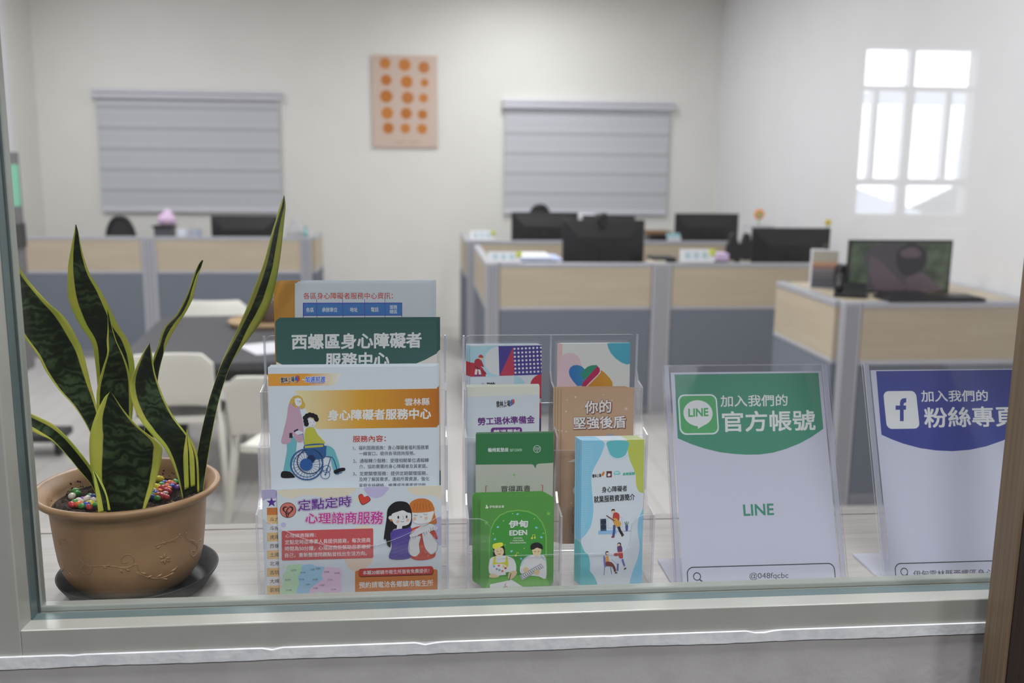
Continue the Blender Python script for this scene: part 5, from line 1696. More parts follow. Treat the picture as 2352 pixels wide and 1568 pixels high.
# wheels
wc_ = [(-0.06,0.1702),(-0.08,0.1706),(-0.0605,0.1486),(-0.0559,0.174),(-0.0721,0.1743)]
R_ = abs(wc_[1][0] - wc_[0][0])
s.ring(I, wc_[3], R_ * 0.8, 0.0012, '#1d2c4c')
s.layer(); s.hold = True
for k in range(24):
    a = 2 * math.pi * k / 24
    s.stroke(I, [(wc_[0][0] + R_ * 0.35 * math.cos(a), wc_[0][1] + R_ * 0.35 * math.sin(a)), (wc_[0][0] + R_ * math.cos(a), wc_[0][1] + R_ * math.sin(a))], 0.0004, '#2d507e')
s.hold = False
s.ring(I, wc_[0], R_, 0.0018, '#2d507e')
s.ring(I, wc_[0], R_ * 0.82, 0.0009, '#2d507e')
s.disc(I, [(-0.0545,0.1774)][0], R_ * 0.26, '#1d2c4c')
s.disc(I, [(-0.0608,0.17)][0], R_ * 0.4, '#27508a')
for p_, r_ in zip([(-0.0371,0.1565),(-0.0353,0.1638)], (0.0056, 0.0048)):
    s.ring(I, p_, r_, 0.0007, '#2d507e')
    s.disc(I, p_, 0.001, '#2d507e')
s.stroke(I, [(-0.0368,0.1565),(-0.0329,0.1686),(-0.03,0.1787)], 0.001, '#2d507e')
s.finish()
s.stack(3, (0.0012, 0.0012, 0.0009), 'white leaflet stacked behind the one with the wheelchair drawing', 'spare wheelchair leaflets in the wide rack', 0.0008)

for key in ('ddb', 'dd'):
    front = key == 'dd'
    s = Sheet(key, 'flyer', 'white flyer with purple title and two women in front of the wide rack' if front else 'white flyer with orange striped list peeking out at the front of the wide rack', 'flyer', 'flyers in the wide rack', thick=0.0008)
    if not front:
        s.poly('colour_print', [(-0.1048,0.145),(-0.0862,0.1455),(-0.0865,0.135),(-0.0972,0.1343),(-0.1052,0.1319)], '#9a94b4', True)
        st = [(-0.0919,0.1295)][0]
        s.poly('colour_print', [(st[0] + (0.0068 if i % 2 == 0 else 0.0028) * math.sin(i * math.pi / 5), st[1] + (0.0068 if i % 2 == 0 else 0.0028) * math.cos(i * math.pi / 5)) for i in range(10)], '#4a2a7c')
        s.poly('colour_print', [(-0.0979,0.1226),(-0.0627,0.1225),(-0.063,0.1126),(-0.0982,0.113)], '#ae6836')
        for i, tx in enumerate(('斗六市', '斗南鎮', '虎尾鎮', '西螺鎮', '土庫鎮', '北港鎮', '古坑鄉', '大埤鄉', '莿桐鄉')):
            y_ = 0.1125 - i * 0.0122
        rows = [(-0.0982,0.113),(-0.0986,0.1014),(-0.0989,0.0897),(-0.0993,0.0779),(-0.0996,0.0663),(-0.1,0.0546),(-0.1003,0.0426),(-0.1007,0.0308),(-0.101,0.0188),(-0.1014,0.0069)]
        xr = [(-0.0633,0.0992)][0][0]
        for i, tx in enumerate(('斗六市', '斗南鎮', '虎尾鎮', '西螺鎮', '土庫鎮', '北港鎮', '古坑鄉', '大埤鄉', '莿桐鄉')):
            (xa, ya), (xb, yb_) = rows[i], rows[i + 1]
            s.poly('colour_print', [(xa, yb_), (xr, yb_), (xr, ya), (xa, ya)], '#c9a373' if i % 2 == 0 else '#c4c2c4')
            m_ = (ya - yb_)
            s.text('list_lettering', tx, [(xa + 0.0036, ya - m_ * 0.26), (xa + 0.0215, yb_ + m_ * 0.24)], '#4a484c', 0.012)
    else:
        cp = 'colour_print'
        for q, c_ in (([(-0.0982,0.1462),(-0.0108,0.1478),(-0.0106,0.1408),(-0.0194,0.1357),(-0.0412,0.1344),(-0.0644,0.1393),(-0.0844,0.1354),(-0.0943,0.1374)], '#cbbca8'), ([(0.0615,0.1463),(0.104,0.1471),(0.1039,0.1294),(0.092,0.1359),(0.075,0.1354),(0.0649,0.1391)], '#cbbca8'), ([(0.0068,0.1474),(0.0354,0.1475),(0.0327,0.1398),(0.0259,0.1343),(0.0166,0.1335),(0.0091,0.1386)], '#a9a3c2'),
                      ([(0.0884,0.0977),(0.1038,0.1045),(0.1037,0.0705),(0.0969,0.0724)], '#a9a3c2'), ([(-0.0192,0.0541),(0.0139,0.0541),(0.0094,0.0425),(-0.0026,0.0357),(-0.0144,0.0397)], '#cdb3a4'), ([(-0.0067,0.0948),(0.0085,0.0971),(0.0161,0.0924),(0.0084,0.0891),(-0.0051,0.0894)], '#cbbca8'), ([(-0.1097,0.0318),(-0.1022,0.0298),(-0.102,0.0064),(-0.1112,0.0067)], '#cdb3a4')):
            s.poly(cp, q, c_, True)
        for p_, r_, c_ in zip([(-0.0966,0.1006),(-0.0019,0.1322),(-0.0976,0.0448)], (0.0033, 0.0035, 0.0016), ('#a9a3c2', '#cbbca8', '#cbbca8')):
            s.disc(cp, p_, r_, c_)
        # round emblem
        e0 = [(-0.0904,0.1198),(-0.1006,0.12)]
        er_ = abs(e0[1][0] - e0[0][0])
        s.disc('logo', e0[0], er_, '#241e22')
        s.disc('logo', e0[0], er_ * 0.93, '#b9695e')
        hx = lambda k, sc_: [(e0[0][0] + sc_ * er_ * 0.042 * 16 * math.sin(t) ** 3, e0[0][1] + sc_ * er_ * 0.042 * (13 * math.cos(t) - 5 * math.cos(2 * t) - 2 * math.cos(3 * t) - math.cos(4 * t))) for t in (i * math.pi / 20 for i in range(k))]
        s.poly('logo', hx(40, 1.0), '#2a1f22')
        s.poly('logo', hx(40, 0.7), '#b9695e')
        s.stroke('logo', [(-0.0914,0.1102),(-0.0932,0.1155),(-0.0918,0.1198),(-0.0894,0.1229)], 0.0014, '#2a1f22')
        s.stroke('logo', [(-0.0903,0.111),(-0.0896,0.1154),(-0.0912,0.1181)], 0.0010, '#2a1f22')
        for tx, q, c_ in (('定點定時', [(-0.0775,0.1325),(-0.011,0.1369),(-0.0113,0.1232),(-0.0779,0.1184)], '#5a2a80'), ('心理諮商服務', [(-0.0683,0.1151),(0.0291,0.1156),(0.0285,0.0989),(-0.0689,0.102)], '#ac2e84')):
            s.text('title_lettering', tx, q, c_, 0.10)
            s.text('title_lettering', tx, q, '#c9c4d2', 0.072)
            s.text('title_lettering', tx, q, c_, 0.028)
        hq = [(-0.0015,0.1374),(0.0028,0.1391),(0.0057,0.1351),(0.0095,0.1365),(0.0129,0.1332),(0.0124,0.1294),(0.0032,0.1246),(-0.001,0.1314)]
        s.poly(I, spline(hq, True, 6), '#3a1a1c')
        cx_ = sum(p[0] for p in hq) / 8; cy_ = sum(p[1] for p in hq) / 8
        s.poly(I, spline([(cx_ + (p[0] - cx_) * 0.9, cy_ + (p[1] - cy_) * 0.9) for p in hq], True, 6), '#b93c34')
        bx = [(-0.0978,0.0927),(0.0153,0.0932),(0.0162,0.0917),(0.0159,0.0549),(0.0147,0.0535),(-0.0989,0.0532),(-0.1,0.0547),(-0.099,0.0915)]
        s.poly(cp, bx, '#b04a4c')
        for tx, q in (('心理諮商服務：', [(-0.0946,0.0889),(-0.0562,0.089),(-0.0563,0.0837),(-0.0947,0.0836)]), ('定點定時由專業人員提供諮商，每次諮商', [(-0.0952,0.0805),(0.0124,0.0808),(0.0123,0.0744),(-0.0953,0.0744)]), ('時間為50分鐘，心理諮商能幫助您更瞭解', [(-0.0954,0.072),(0.0126,0.072),(0.0125,0.0658),(-0.0955,0.0659)]), ('自己，重新整理問題點並找出生活方向。', [(-0.0956,0.0631),(0.0077,0.0631),(0.0076,0.057),(-0.0958,0.0571)])):
            s.text('body_lettering', tx, q, '#d8c6c8', 0.008)
        for q, c_ in (([(-0.0931,0.0465),(-0.0816,0.0479),(-0.0746,0.0468),(-0.0755,0.0379),(-0.0804,0.0309),(-0.0789,0.0219),(-0.0825,0.013),(-0.0793,0.0057),(-0.1046,0.0056),(-0.1017,0.0172),(-0.0986,0.0261),(-0.0996,0.0333),(-0.0944,0.0403)], '#a4c0a2'),
                      ([(-0.0746,0.0459),(-0.0632,0.0474),(-0.0565,0.0445),(-0.0464,0.0433),(-0.0457,0.037),(-0.05,0.0317),(-0.0484,0.0272),(-0.057,0.0212),(-0.0656,0.0142),(-0.0667,0.0062),(-0.0793,0.0057),(-0.0825,0.013),(-0.0789,0.0219),(-0.0804,0.0309),(-0.076,0.0379)], '#8cb0d8'),
                      ([(-0.0456,0.0424),(-0.0363,0.0425),(-0.0262,0.04),(-0.0244,0.031),(-0.0265,0.0247),(-0.025,0.0166),(-0.0285,0.0076),(-0.0438,0.0081),(-0.0539,0.0112),(-0.0666,0.0071),(-0.0639,0.0151),(-0.057,0.0212),(-0.0484,0.0272),(-0.05,0.0317)], '#d3aabf')):
            s.poly(I, q, c_, True, 3)
        for i, (tx, q) in enumerate((('麥寮鄉', [(-0.089,0.0413),(-0.0819,0.0386)]), ('臺西鄉', [(-0.0964,0.0287),(-0.0897,0.026)]), ('四湖鄉', [(-0.0956,0.0148),(-0.0884,0.0121)]), ('崙背鄉', [(-0.0772,0.0379),(-0.0705,0.0354)]), ('二崙鄉', [(-0.0658,0.0415),(-0.059,0.0388)]), ('西螺鎮', [(-0.0576,0.0427),(-0.0512,0.04)]), ('褒忠鄉', [(-0.0787,0.0287),(-0.0724,0.026)]), ('虎尾鎮', [(-0.0619,0.0282),(-0.0552,0.0254)]), ('土庫鎮', [(-0.0713,0.0216),(-0.0652,0.0191)]), ('莿桐鄉', [(-0.0469,0.0379),(-0.0402,0.0352)]), ('林內鄉', [(-0.0341,0.0359),(-0.0272,0.0332)]), ('斗六市', [(-0.0434,0.0272),(-0.0367,0.0245)]), ('斗南鎮', [(-0.0537,0.0202),(-0.047,0.0174)]), ('古坑鄉', [(-0.0392,0.0141),(-0.0325,0.0114)]), ('大埤鄉', [(-0.0619,0.0163),(-0.0555,0.0136)]))):
            s.text('map_lettering', tx, q, '#6a7078', 0.0)
        s.poly(cp, [(-0.0076,0.0359),(-0.0042,0.0376),(0.0964,0.036),(0.0981,0.0341),(0.0979,-0.0166),(-0.0084,-0.013)], '#b06a32')
        s.poly(cp, [(-0.0005,0.0389),(0.0902,0.0394),(0.0926,0.0376),(0.0933,0.0335),(0.0922,0.0296),(0.0898,0.0282),(-0.0006,0.0281),(-0.003,0.0299),(-0.0036,0.0339),(-0.0025,0.0375)], '#4a1a18')
        s.poly(cp, [(-0.0005,0.0396),(0.0902,0.0405),(0.0922,0.0386),(0.0927,0.035),(0.0919,0.031),(0.0898,0.0297),(-0.0006,0.0292),(-0.003,0.031),(-0.0034,0.0346),(-0.0025,0.0382)], '#a8322c')
        s.text('body_lettering', '本縣20鄉鎮市衛生所皆有免費提供！', [(0.0022,0.037),(0.0872,0.0373),(0.0872,0.0315),(0.0021,0.0312)], '#e0cac4', 0.012)
        s.text('body_lettering', '預約請電洽各鄉鎮市衛生所', [(-0.0028,0.0216),(0.0923,0.0219),(0.0923,0.0136),(-0.0029,0.0133)], '#d8cfc0', 0.025)
        # two women leaning together
        s.poly(I, [(0.063,0.125),(0.0716,0.1309),(0.0835,0.1309),(0.092,0.1244),(0.095,0.1101),(0.0973,0.0982),(0.0884,0.0977),(0.0646,0.1037),(0.063,0.1144)], '#b0662c', True)
        s.poly(I, [(0.0655,0.1143),(0.0919,0.1155),(0.0919,0.1066),(0.0884,0.1004),(0.0799,0.0983),(0.0696,0.0991),(0.0656,0.1054)], '#cccbd0', True)
        s.poly(I, [(0.0647,0.1232),(0.0767,0.1297),(0.0903,0.1244),(0.0929,0.1146),(0.0646,0.1133)], '#b0662c', True)
        for k in range(6):
            q0 = [(0.0672,0.1161),(0.0724,0.1248)]
            s.stroke(I, [(q0[0][0] + k * 0.0044, q0[0][1]), (q0[0][0] + k * 0.0044 + 0.0010 * (2.5 - k), q0[1][1])], 0.0004, '#7a431c')
        s.poly(I, [(0.0619,0.0859),(0.0679,0.0929),(0.0884,0.096),(0.0952,0.0868),(0.0983,0.0769),(0.0917,0.0753),(0.0944,0.0527),(0.0642,0.0521)], '#ad3f32', True)
        for q in [(0.0685,0.0642),(0.0745,0.0587),(0.0831,0.0602),(0.09,0.0672),(0.0865,0.0547),(0.071,0.0543),(0.078,0.0676),(0.0952,0.0815),(0.0679,0.0893)]:
            s.ring(I, q, 0.0014, 0.0006, '#c46a4c', 10)
        s.poly(I, [(0.0295,0.0796),(0.0332,0.1045),(0.035,0.1186),(0.0427,0.1269),(0.0521,0.1285),(0.0613,0.1251),(0.0657,0.1125),(0.0645,0.0966),(0.0577,0.0914),(0.0424,0.0918),(0.0388,0.0794),(0.0378,0.0678),(0.034,0.0706),(0.032,0.0787)], '#18161c', True)
        s.poly(I, [(0.04,0.1114),(0.0477,0.1148),(0.0545,0.1164),(0.0596,0.1136),(0.0643,0.1117),(0.0639,0.1019),(0.0594,0.0967),(0.0509,0.0958),(0.0441,0.098),(0.0404,0.1034)], '#cccbd0', True)
        s.poly(I, [(0.0467,0.0979),(0.0535,0.0968),(0.0526,0.0912),(0.0461,0.0913)], '#cccbd0')
        s.disc(I, [(0.0384,0.107)][0], 0.0026, '#cccbd0')
        s.disc(I, [(0.0391,0.1036)][0], 0.0015, '#b0662c')
        for q in [(0.0483,0.1073),(0.0588,0.1077)]:
            s.disc(I, q, 0.0011, '#18161c', ry=0.002)
        for q in [(0.0476,0.1016),(0.0603,0.1034),(0.069,0.105),(0.0837,0.1054)]:
            s.disc(I, q, 0.0021, '#c9a28e')
        s.stroke(I, [(0.0541,0.1093),(0.0554,0.1048),(0.0534,0.1047)], 0.0004, '#333333')
        s.stroke(I, [(0.0513,0.1022),(0.0533,0.1008),(0.0557,0.1021)], 0.0005, '#333333')
        for q in ([(0.0684,0.1104),(0.0704,0.1089),(0.0728,0.1099)], [(0.0808,0.1111),(0.083,0.1096),(0.0854,0.111)], [(0.0757,0.1079),(0.0772,0.1066),(0.0786,0.1078)]):
            s.stroke(I, q, 0.0005, '#333333')
        s.poly(I, [(0.0381,0.0865),(0.0475,0.0916),(0.0577,0.0921),(0.0645,0.0934),(0.0627,0.0787),(0.0609,0.068),(0.0625,0.0525),(0.0368,0.0525),(0.0396,0.0686)], '#4a3c86', True)
        for k in range(6):
            q0 = [(0.0409,0.0793),(0.0607,0.0881),(0.0392,0.0543),(0.0605,0.0609)]
            f_ = k / 5
            s.stroke(I, [(q0[0][0] * (1 - f_) + q0[2][0] * f_, q0[0][1] * (1 - f_) + q0[2][1] * f_), (q0[1][0] * (1 - f_) + q0[3][0] * f_, q0[1][1] * (1 - f_) + q0[3][1] * f_)], 0.0004, '#6a5ca8')
        # arms and hands
        s.poly(I, [(0.0627,0.0841),(0.073,0.0928),(0.0867,0.0978),(0.0935,0.0958),(0.0909,0.0905),(0.0815,0.0872),(0.0695,0.0812),(0.0644,0.0805)], '#cccbd0', True)
        s.poly(I, [(0.0617,0.059),(0.0609,0.0716),(0.0644,0.0805),(0.0704,0.0821),(0.0767,0.0802),(0.0746,0.0712),(0.0754,0.0604),(0.0693,0.0543)], '#cccbd0', True)
        s.poly(I, [(0.079,0.0873),(0.0849,0.0889),(0.0918,0.0816),(0.0986,0.0724),(0.0968,0.0616),(0.0899,0.0564),(0.0831,0.0638),(0.0797,0.0765)], '#cccbd0', True)
        for q in ([(0.0652,0.0778),(0.0644,0.0823)], [(0.0681,0.0786),(0.0678,0.0836)], [(0.0712,0.0785),(0.0716,0.0835)], [(0.0743,0.0781),(0.0753,0.082)], [(0.0806,0.0818),(0.079,0.0869)], [(0.0832,0.0832),(0.0822,0.0886)], [(0.0859,0.0839),(0.0853,0.0892)], [(0.0884,0.087),(0.0877,0.0933)], [(0.0909,0.0884),(0.0911,0.0948)], [(0.0935,0.089),(0.0946,0.0947)], [(0.0959,0.0886),(0.0976,0.093)]):
            s.stroke(I, q, 0.0024, '#cccbd0')
        for q in ([(0.0627,0.0838),(0.073,0.0924),(0.0867,0.0974)], [(0.0644,0.0801),(0.0746,0.082),(0.0815,0.0868)], [(0.0625,0.0586),(0.0612,0.0716),(0.0647,0.0794)], [(0.0754,0.0604),(0.0746,0.0712),(0.0767,0.0793)], [(0.0986,0.0724),(0.0972,0.0616),(0.0899,0.0564),(0.0834,0.0629)], [(0.0982,0.0724),(0.0918,0.0807)], [(0.0668,0.0779),(0.0664,0.0815)], [(0.0697,0.0782),(0.0699,0.0821)], [(0.0818,0.0825),(0.0807,0.0869)], [(0.0846,0.0835),(0.0839,0.0878)], [(0.0896,0.0873),(0.0894,0.0927)], [(0.0921,0.0884),(0.0928,0.0937)]):
            s.stroke(I, q, 0.0004, '#4a484c')
    s.finish()
    if front:
        pass

# ------------------------------------------------------------------ leaflets in the narrow rack
def zhi_print(s):
    cp = 'colour_print'
    s.poly(cp, [(-0.0509,0.2134),(-0.0101,0.2139),(-0.01,0.1704),(-0.0509,0.1704)], '#9bbcd6')
    q = [(-0.01,0.1925),(-0.0301,0.1927)]
    s.poly(cp, [(q[0][0], q[0][1])] + [(q[0][0] + abs(q[1][0] - q[0][0]) * math.cos(a), q[0][1] + abs(q[1][0] - q[0][0]) * math.sin(a)) for a in (math.pi / 2 + i * math.pi / 24 for i in range(25))], '#c2c6d0')
    q = [(-0.0503,0.1708),(-0.0249,0.1705)]
    s.poly(cp, [q[0]] + [(q[0][0] + 0.0225 * math.cos(a) * 0.98, q[0][1] + 0.0200 * math.sin(a)) for a in (i * math.pi / 24 for i in range(13))], '#a8323f')
    s.poly(cp, [(-0.0105,0.2135),(0.0543,0.2141),(0.0546,0.1728),(-0.0091,0.1715)], '#42397f')
    s.poly(cp, [(-0.0087,0.1715),(0.0098,0.2118),(0.0119,0.1721)], '#a8384c')
    s.layer(); s.hold = True
    for i in range(8):
        for j in range(7):
            f = [(0.0119,0.2094),(0.0489,0.2108),(0.0135,0.176),(0.0507,0.1773)]
            u, v = i / 7, j / 6
            s.disc(cp, tuple(f[0][d] * (1 - u) * (1 - v) + f[1][d] * u * (1 - v) + f[2][d] * (1 - u) * v + f[3][d] * u * v for d in (0, 1)), 0.00155, '#cfd0dc', 12)
    s.hold = False
    q = [(0.0116,0.1547)][0]
    s.poly(cp, [q] + [(q[0] + 0.0165 * math.cos(a), q[1] + 0.0165 * math.sin(a)) for a in (i * math.pi / 24 for i in range(13))], '#9bbcd6')
    s.disc(cp, [(0.0514,0.1562)][0], 0.0175, '#a8323f')
    s.poly(cp, [(0.0305,0.1337),(0.0569,0.1333),(0.057,0.1105),(0.0306,0.1109)], '#a8384c')
    s.poly(cp, [(0.0306,0.1109),(0.057,0.1105),(0.0573,0.0837),(0.0308,0.0841)], '#33305e')
    # worker digging
    s.poly(I, [(-0.0426,0.1947),(-0.0361,0.1956),(-0.0323,0.189),(-0.031,0.1843),(-0.0351,0.1853),(-0.037,0.1812),(-0.0435,0.1812),(-0.0444,0.1876)], '#9c2f3a', True)
    s.disc(I, [(-0.035,0.1969)][0], 0.0026, '#cfb08a')
    s.poly(I, [(-0.0383,0.198),(-0.037,0.201),(-0.0342,0.2015),(-0.032,0.1993),(-0.0318,0.1972)], '#b03a34', True)
    for q in ([(-0.0411,0.1812),(-0.0422,0.1737)], [(-0.0374,0.1812),(-0.0361,0.1737)]):
        s.stroke(I, q, 0.0032, '#d5d7de')
    for q in ([(-0.0437,0.1724),(-0.0396,0.1728)], [(-0.0388,0.1729),(-0.0347,0.1729)]):
        s.stroke(I, q, 0.0017, '#34407c')
    s.stroke(I, [(-0.044,0.1863),(-0.037,0.1815),(-0.0305,0.1774)], 0.0008, '#2c2c34')
    s.poly(I, [(-0.0329,0.1793),(-0.0286,0.1773),(-0.0273,0.174),(-0.031,0.1747),(-0.0333,0.1768)], '#8a2c34', True)
    s.text('title_lettering', '職', [(-0.0269,0.1627),(-0.0146,0.149)], '#26242a', 0.015)
    s.text('title_lettering', '勞動', [(-0.0344,0.1624),(-0.0303,0.1503)], '#8a80b4')


s = Sheet('zhi', 'leaflet', 'narrow leaflet with digging worker and white dots, top of the narrow rack', 'leaflet', 'leaflets in the narrow rack')
zhi_print(s)
s.finish()
s.stack(2, (-0.0026, 0.0020, 0.0006), 'narrow leaflet stacked behind the one with the digging worker', 'spare leaflets behind the digging worker', 0.0004)

s = Sheet('heart', 'leaflet', 'narrow pale leaflet with a four coloured heart, top of the narrow rack', 'leaflet', 'leaflets in the narrow rack', mat=ink('#c3ccc0'))
s.poly('colour_print', [(-0.0527,0.2163),(-0.0429,0.2162),(-0.0422,0.1407),(-0.052,0.1408)], '#c3a9a4')
s.poly('colour_print', [(-0.0483,0.1521),(-0.0468,0.1843),(-0.0446,0.1971),(-0.0375,0.2021),(-0.0272,0.2026),(-0.0195,0.1969),(-0.0166,0.1887),(-0.0117,0.1783),(-0.0104,0.1517)], '#c6adb4', True)
s.poly('colour_print', [(0.0205,0.2177),(0.0551,0.2175),(0.0557,0.1843),(0.0515,0.1853),(0.0423,0.1882),(0.0327,0.1949),(0.0259,0.2025),(0.022,0.2101)], '#4697ac')
gb = [(-0.0334,0.1728),(-0.0088,0.1726),(0.0063,0.18),(0.0294,0.1608)]
s.poly('logo', [(-0.0108,0.1798),(-0.0146,0.1836),(-0.0203,0.1859),(-0.027,0.1856),(-0.0316,0.1823),(-0.0335,0.177),(-0.0323,0.1709),(-0.0276,0.1633),(-0.0209,0.156),(-0.0152,0.1563),(0.0063,0.1796)], grad_mat('heart_blue', 0, gb[0][0], gb[1][0] + 0.006, '#2a62a8', '#2c8098'))
s.poly('logo', [(-0.0108,0.1798),(-0.0071,0.1832),(-0.0014,0.1854),(0.0062,0.1857),(0.0074,0.1838),(-0.0087,0.1669),(-0.0116,0.165),(-0.0164,0.1726)], '#2f8068')
s.poly('logo', [(0.0073,0.1842),(0.0104,0.1809),(0.0109,0.1766),(0.0083,0.1724),(-0.003,0.1615),(-0.0086,0.1555),(-0.015,0.1556),(-0.0134,0.1609)], '#a02450')
s.poly('logo', [(0.0124,0.1784),(0.0178,0.1746),(0.0255,0.1665),(0.029,0.1608),(0.0295,0.1532),(-0.0086,0.1536),(0.0064,0.1686),(0.0117,0.1743)], grad_mat('heart_amber', 0, gb[1][0], gb[3][0], '#b87a30', '#b8862c'))
s.finish()
s.stack(2, (0.0022, 0.0018, -0.0004), 'narrow pale leaflet stacked behind the one with the heart', 'spare heart leaflets', 0.0003)

s = Sheet('lao', 'leaflet', 'narrow white leaflet with purple title, second row of the narrow rack', 'leaflet', 'leaflets in the narrow rack')
s.poly('colour_print', [(-0.0526,0.2224),(0.0584,0.2211),(0.0585,0.2101),(-0.0526,0.2077)], grad_mat('pale_green_top', 2, 0.19, 0.222, '#c2c9cf', '#c6d0b6'))
s.text('logo', '雲林上場', [(-0.0098,0.2013),(0.0091,0.2026),(0.0095,0.1941),(-0.0094,0.1932)], '#201e24', 0.03)
s.text('logo', "it's our time", [(-0.0085,0.1939),(0.0022,0.1923)], '#55535c')
s.poly('logo', [(0.0091,0.1987),(0.0102,0.2024),(0.0131,0.2043),(0.012,0.2014),(0.015,0.2014),(0.0146,0.1977),(0.0117,0.1955),(0.0081,0.1937),(0.0102,0.1968)], '#3a5fa8', True)
s.poly('logo', [(0.0117,0.201),(0.0142,0.2041),(0.0153,0.1999),(0.0139,0.197),(0.0121,0.1966),(0.0131,0.1992)], '#b8452c', True)
s.text('title_lettering', '勞工退休準備金', [(-0.035,0.1788),(0.0425,0.1807),(0.043,0.1703),(-0.0345,0.1685)], '#5c2c70', 0.035)
s.poly('colour_print', rrect(*(lambda q: (q[0][0], q[0][1], q[1][0], q[1][1]))([(-0.0172,0.1482),(0.0258,0.165)]), 0.004), '#642f78')
s.text('title_lettering', '勞退舊制', [(-0.0134,0.1619),(0.0221,0.1624),(0.0225,0.1528),(-0.013,0.1522)], '#cfc9d6', 0.03)
s.finish()
s.stack(3, (-0.0004, 0.0012, 0.0008), 'narrow white leaflet stacked behind the one with purple title', 'spare purple title leaflets', 0.0008)

s = Sheet('orange', 'leaflet', 'narrow peach leaflet with white outlined title, second row of the narrow rack', 'leaflet', 'leaflets in the narrow rack', mat=ink('#a88b72'))
for tx, q in (('你的', [(-0.0178,0.2005),(0.0187,0.2015),(0.0189,0.184),(-0.0176,0.1831)]), ('堅強後盾', [(-0.0337,0.1781),(0.0392,0.1793),(0.0398,0.1625),(-0.0332,0.1614)])):
    s.text('title_lettering', tx, [(p[0] + 0.0006, p[1] - 0.0008) for p in q], '#6e4a3c', 0.075)
    s.text('title_lettering', tx, q, '#6e4a3c', 0.06)
    s.text('title_lettering', tx, q, '#d6d6d8', 0.026)
s.layer(); s.hold = True
for q, r_ in zip([(-0.031,0.2062),(-0.0424,0.2019),(-0.0437,0.1864),(-0.0435,0.1582),(0.0082,0.209),(0.0398,0.189),(0.0202,0.2011),(-0.0494,0.1592),(-0.0352,0.0579),(-0.0144,0.0338)], (0.0014, 0.0008, 0.0014, 0.0012, 0.0006, 0.003, 0.0008, 0.001, 0.002, 0.0012)):
    for k in range(4):
        a = k * math.pi / 4
        s.stroke('colour_print', [(q[0] - r_ * math.cos(a), q[1] - r_ * math.sin(a)), (q[0] + r_ * math.cos(a), q[1] + r_ * math.sin(a))], 0.0003, '#d9d2cc')
s.hold = False
s.poly(I, [(0.0114,0.148),(0.0126,0.1527),(0.0178,0.155),(0.0231,0.1531),(0.025,0.1474),(0.0217,0.1422),(0.0124,0.1424)], '#8e8e92', True)
s.poly(I, [(0.0008,0.1463),(0.002,0.1493),(0.0063,0.15),(0.0095,0.1469),(0.0083,0.1425),(0.0021,0.1426)], '#5e5654', True)
s.poly(I, [(0.003,0.1444),(0.0086,0.1443),(0.0107,0.1312),(0.0013,0.1314)], '#cfa98c', True)
s.poly(I, [(0.0133,0.1452),(0.0236,0.145),(0.0241,0.131),(0.0125,0.1312)], '#cfa98c', True)
s.poly('colour_print', [(-0.0417,0.1157),(-0.0358,0.1178),(-0.033,0.1192),(-0.0293,0.1203),(-0.0283,0.1158)], '#cfcfd4')
s.disc('colour_print', [(-0.027,0.0752)][0], 0.0065, '#cfcfd4')
s.poly('colour_print', [(-0.031,0.102),(-0.0273,0.1047),(-0.0271,0.085),(-0.0303,0.086)], '#7a2c30', True)
for q, a_, c_ in (([(-0.0341,0.0516),(-0.0164,0.038)], '主辦', '單位'), ([(-0.0331,0.0278),(-0.0154,0.014)], '指導', '單位')):
    s.stroke('colour_print', rrect(q[0][0], q[1][1], q[1][0], q[0][1], 0.003), 0.0005, '#5a4038', True)
    h_ = q[0][1] - q[1][1]
    w_ = q[1][0] - q[0][0]
    s.text('small_lettering', a_, [(q[0][0] + w_ * 0.14, q[0][1] - h_ * 0.12), (q[0][0] + w_ * 0.86, q[0][1] - h_ * 0.48)], '#4a3530', 0.02)
    s.text('small_lettering', c_, [(q[0][0] + w_ * 0.14, q[0][1] - h_ * 0.54), (q[0][0] + w_ * 0.86, q[0][1] - h_ * 0.9)], '#4a3530', 0.02)
s.finish()
s.stack(3, (-0.0034, 0.0014, 0.0006), 'narrow peach leaflet stacked behind the front peach one', 'spare peach leaflets', 0.0012)

s = Sheet('wheel', 'leaflet', 'narrow leaflet with green header and pale body, left front of the narrow rack', 'leaflet', 'leaflets in the narrow rack', mat=ink('#a3a59a'))
s.poly('colour_print', [(-0.056,0.1983),(0.0567,0.1966),(0.0572,0.1541),(0.0328,0.153),(0.0298,0.1516),(0.0284,0.1463),(0.0258,0.1513),(0.0229,0.1525),(-0.056,0.1533)], '#326a42')
s.text('title_lettering', '輪椅氣墊座', [(-0.0355,0.1759),(-0.0082,0.1759),(-0.0081,0.1703),(-0.0355,0.1702)], '#c2d0c8', 0.02)
s.text('title_lettering', 'SEAT CUSHION', [(-0.0062,0.1741),(0.0098,0.1742),(0.0098,0.1705),(-0.0062,0.1704)], '#a9c4b0', 0.01)
q = [(0.0303,0.1733)][0]
s.ring('logo', q, 0.0048, 0.0006, '#c2d0c8')
for i in range(5):
    for j in range(3):
        s.disc('logo', (q[0] + (i - 2) * 0.0015, q[1] + 0.0018 - j * 0.0014), 0.0005, '#c2d0c8', 8)
s.stroke('logo', [(q[0], q[1] - 0.0048), (q[0], q[1] - 0.002)], 0.0007, '#c2d0c8')
q = [(-0.0002,0.1384)][0]
s.stroke('colour_print', [(q[0] - 0.0023, q[1]), (q[0] + 0.0023, q[1])], 0.0009, '#6fae52')
s.stroke('colour_print', [(q[0], q[1] - 0.0023), (q[0], q[1] + 0.0023)], 0.0009, '#6fae52')
s.stroke('colour_print', [(-0.0363,0.1239),(-0.0384,0.124),(-0.0387,0.0993)], 0.0009, '#9a4038')
s.stroke('colour_print', [(0.0362,0.1237),(0.0383,0.1236),(0.0384,0.0975)], 0.0009, '#9a4038')
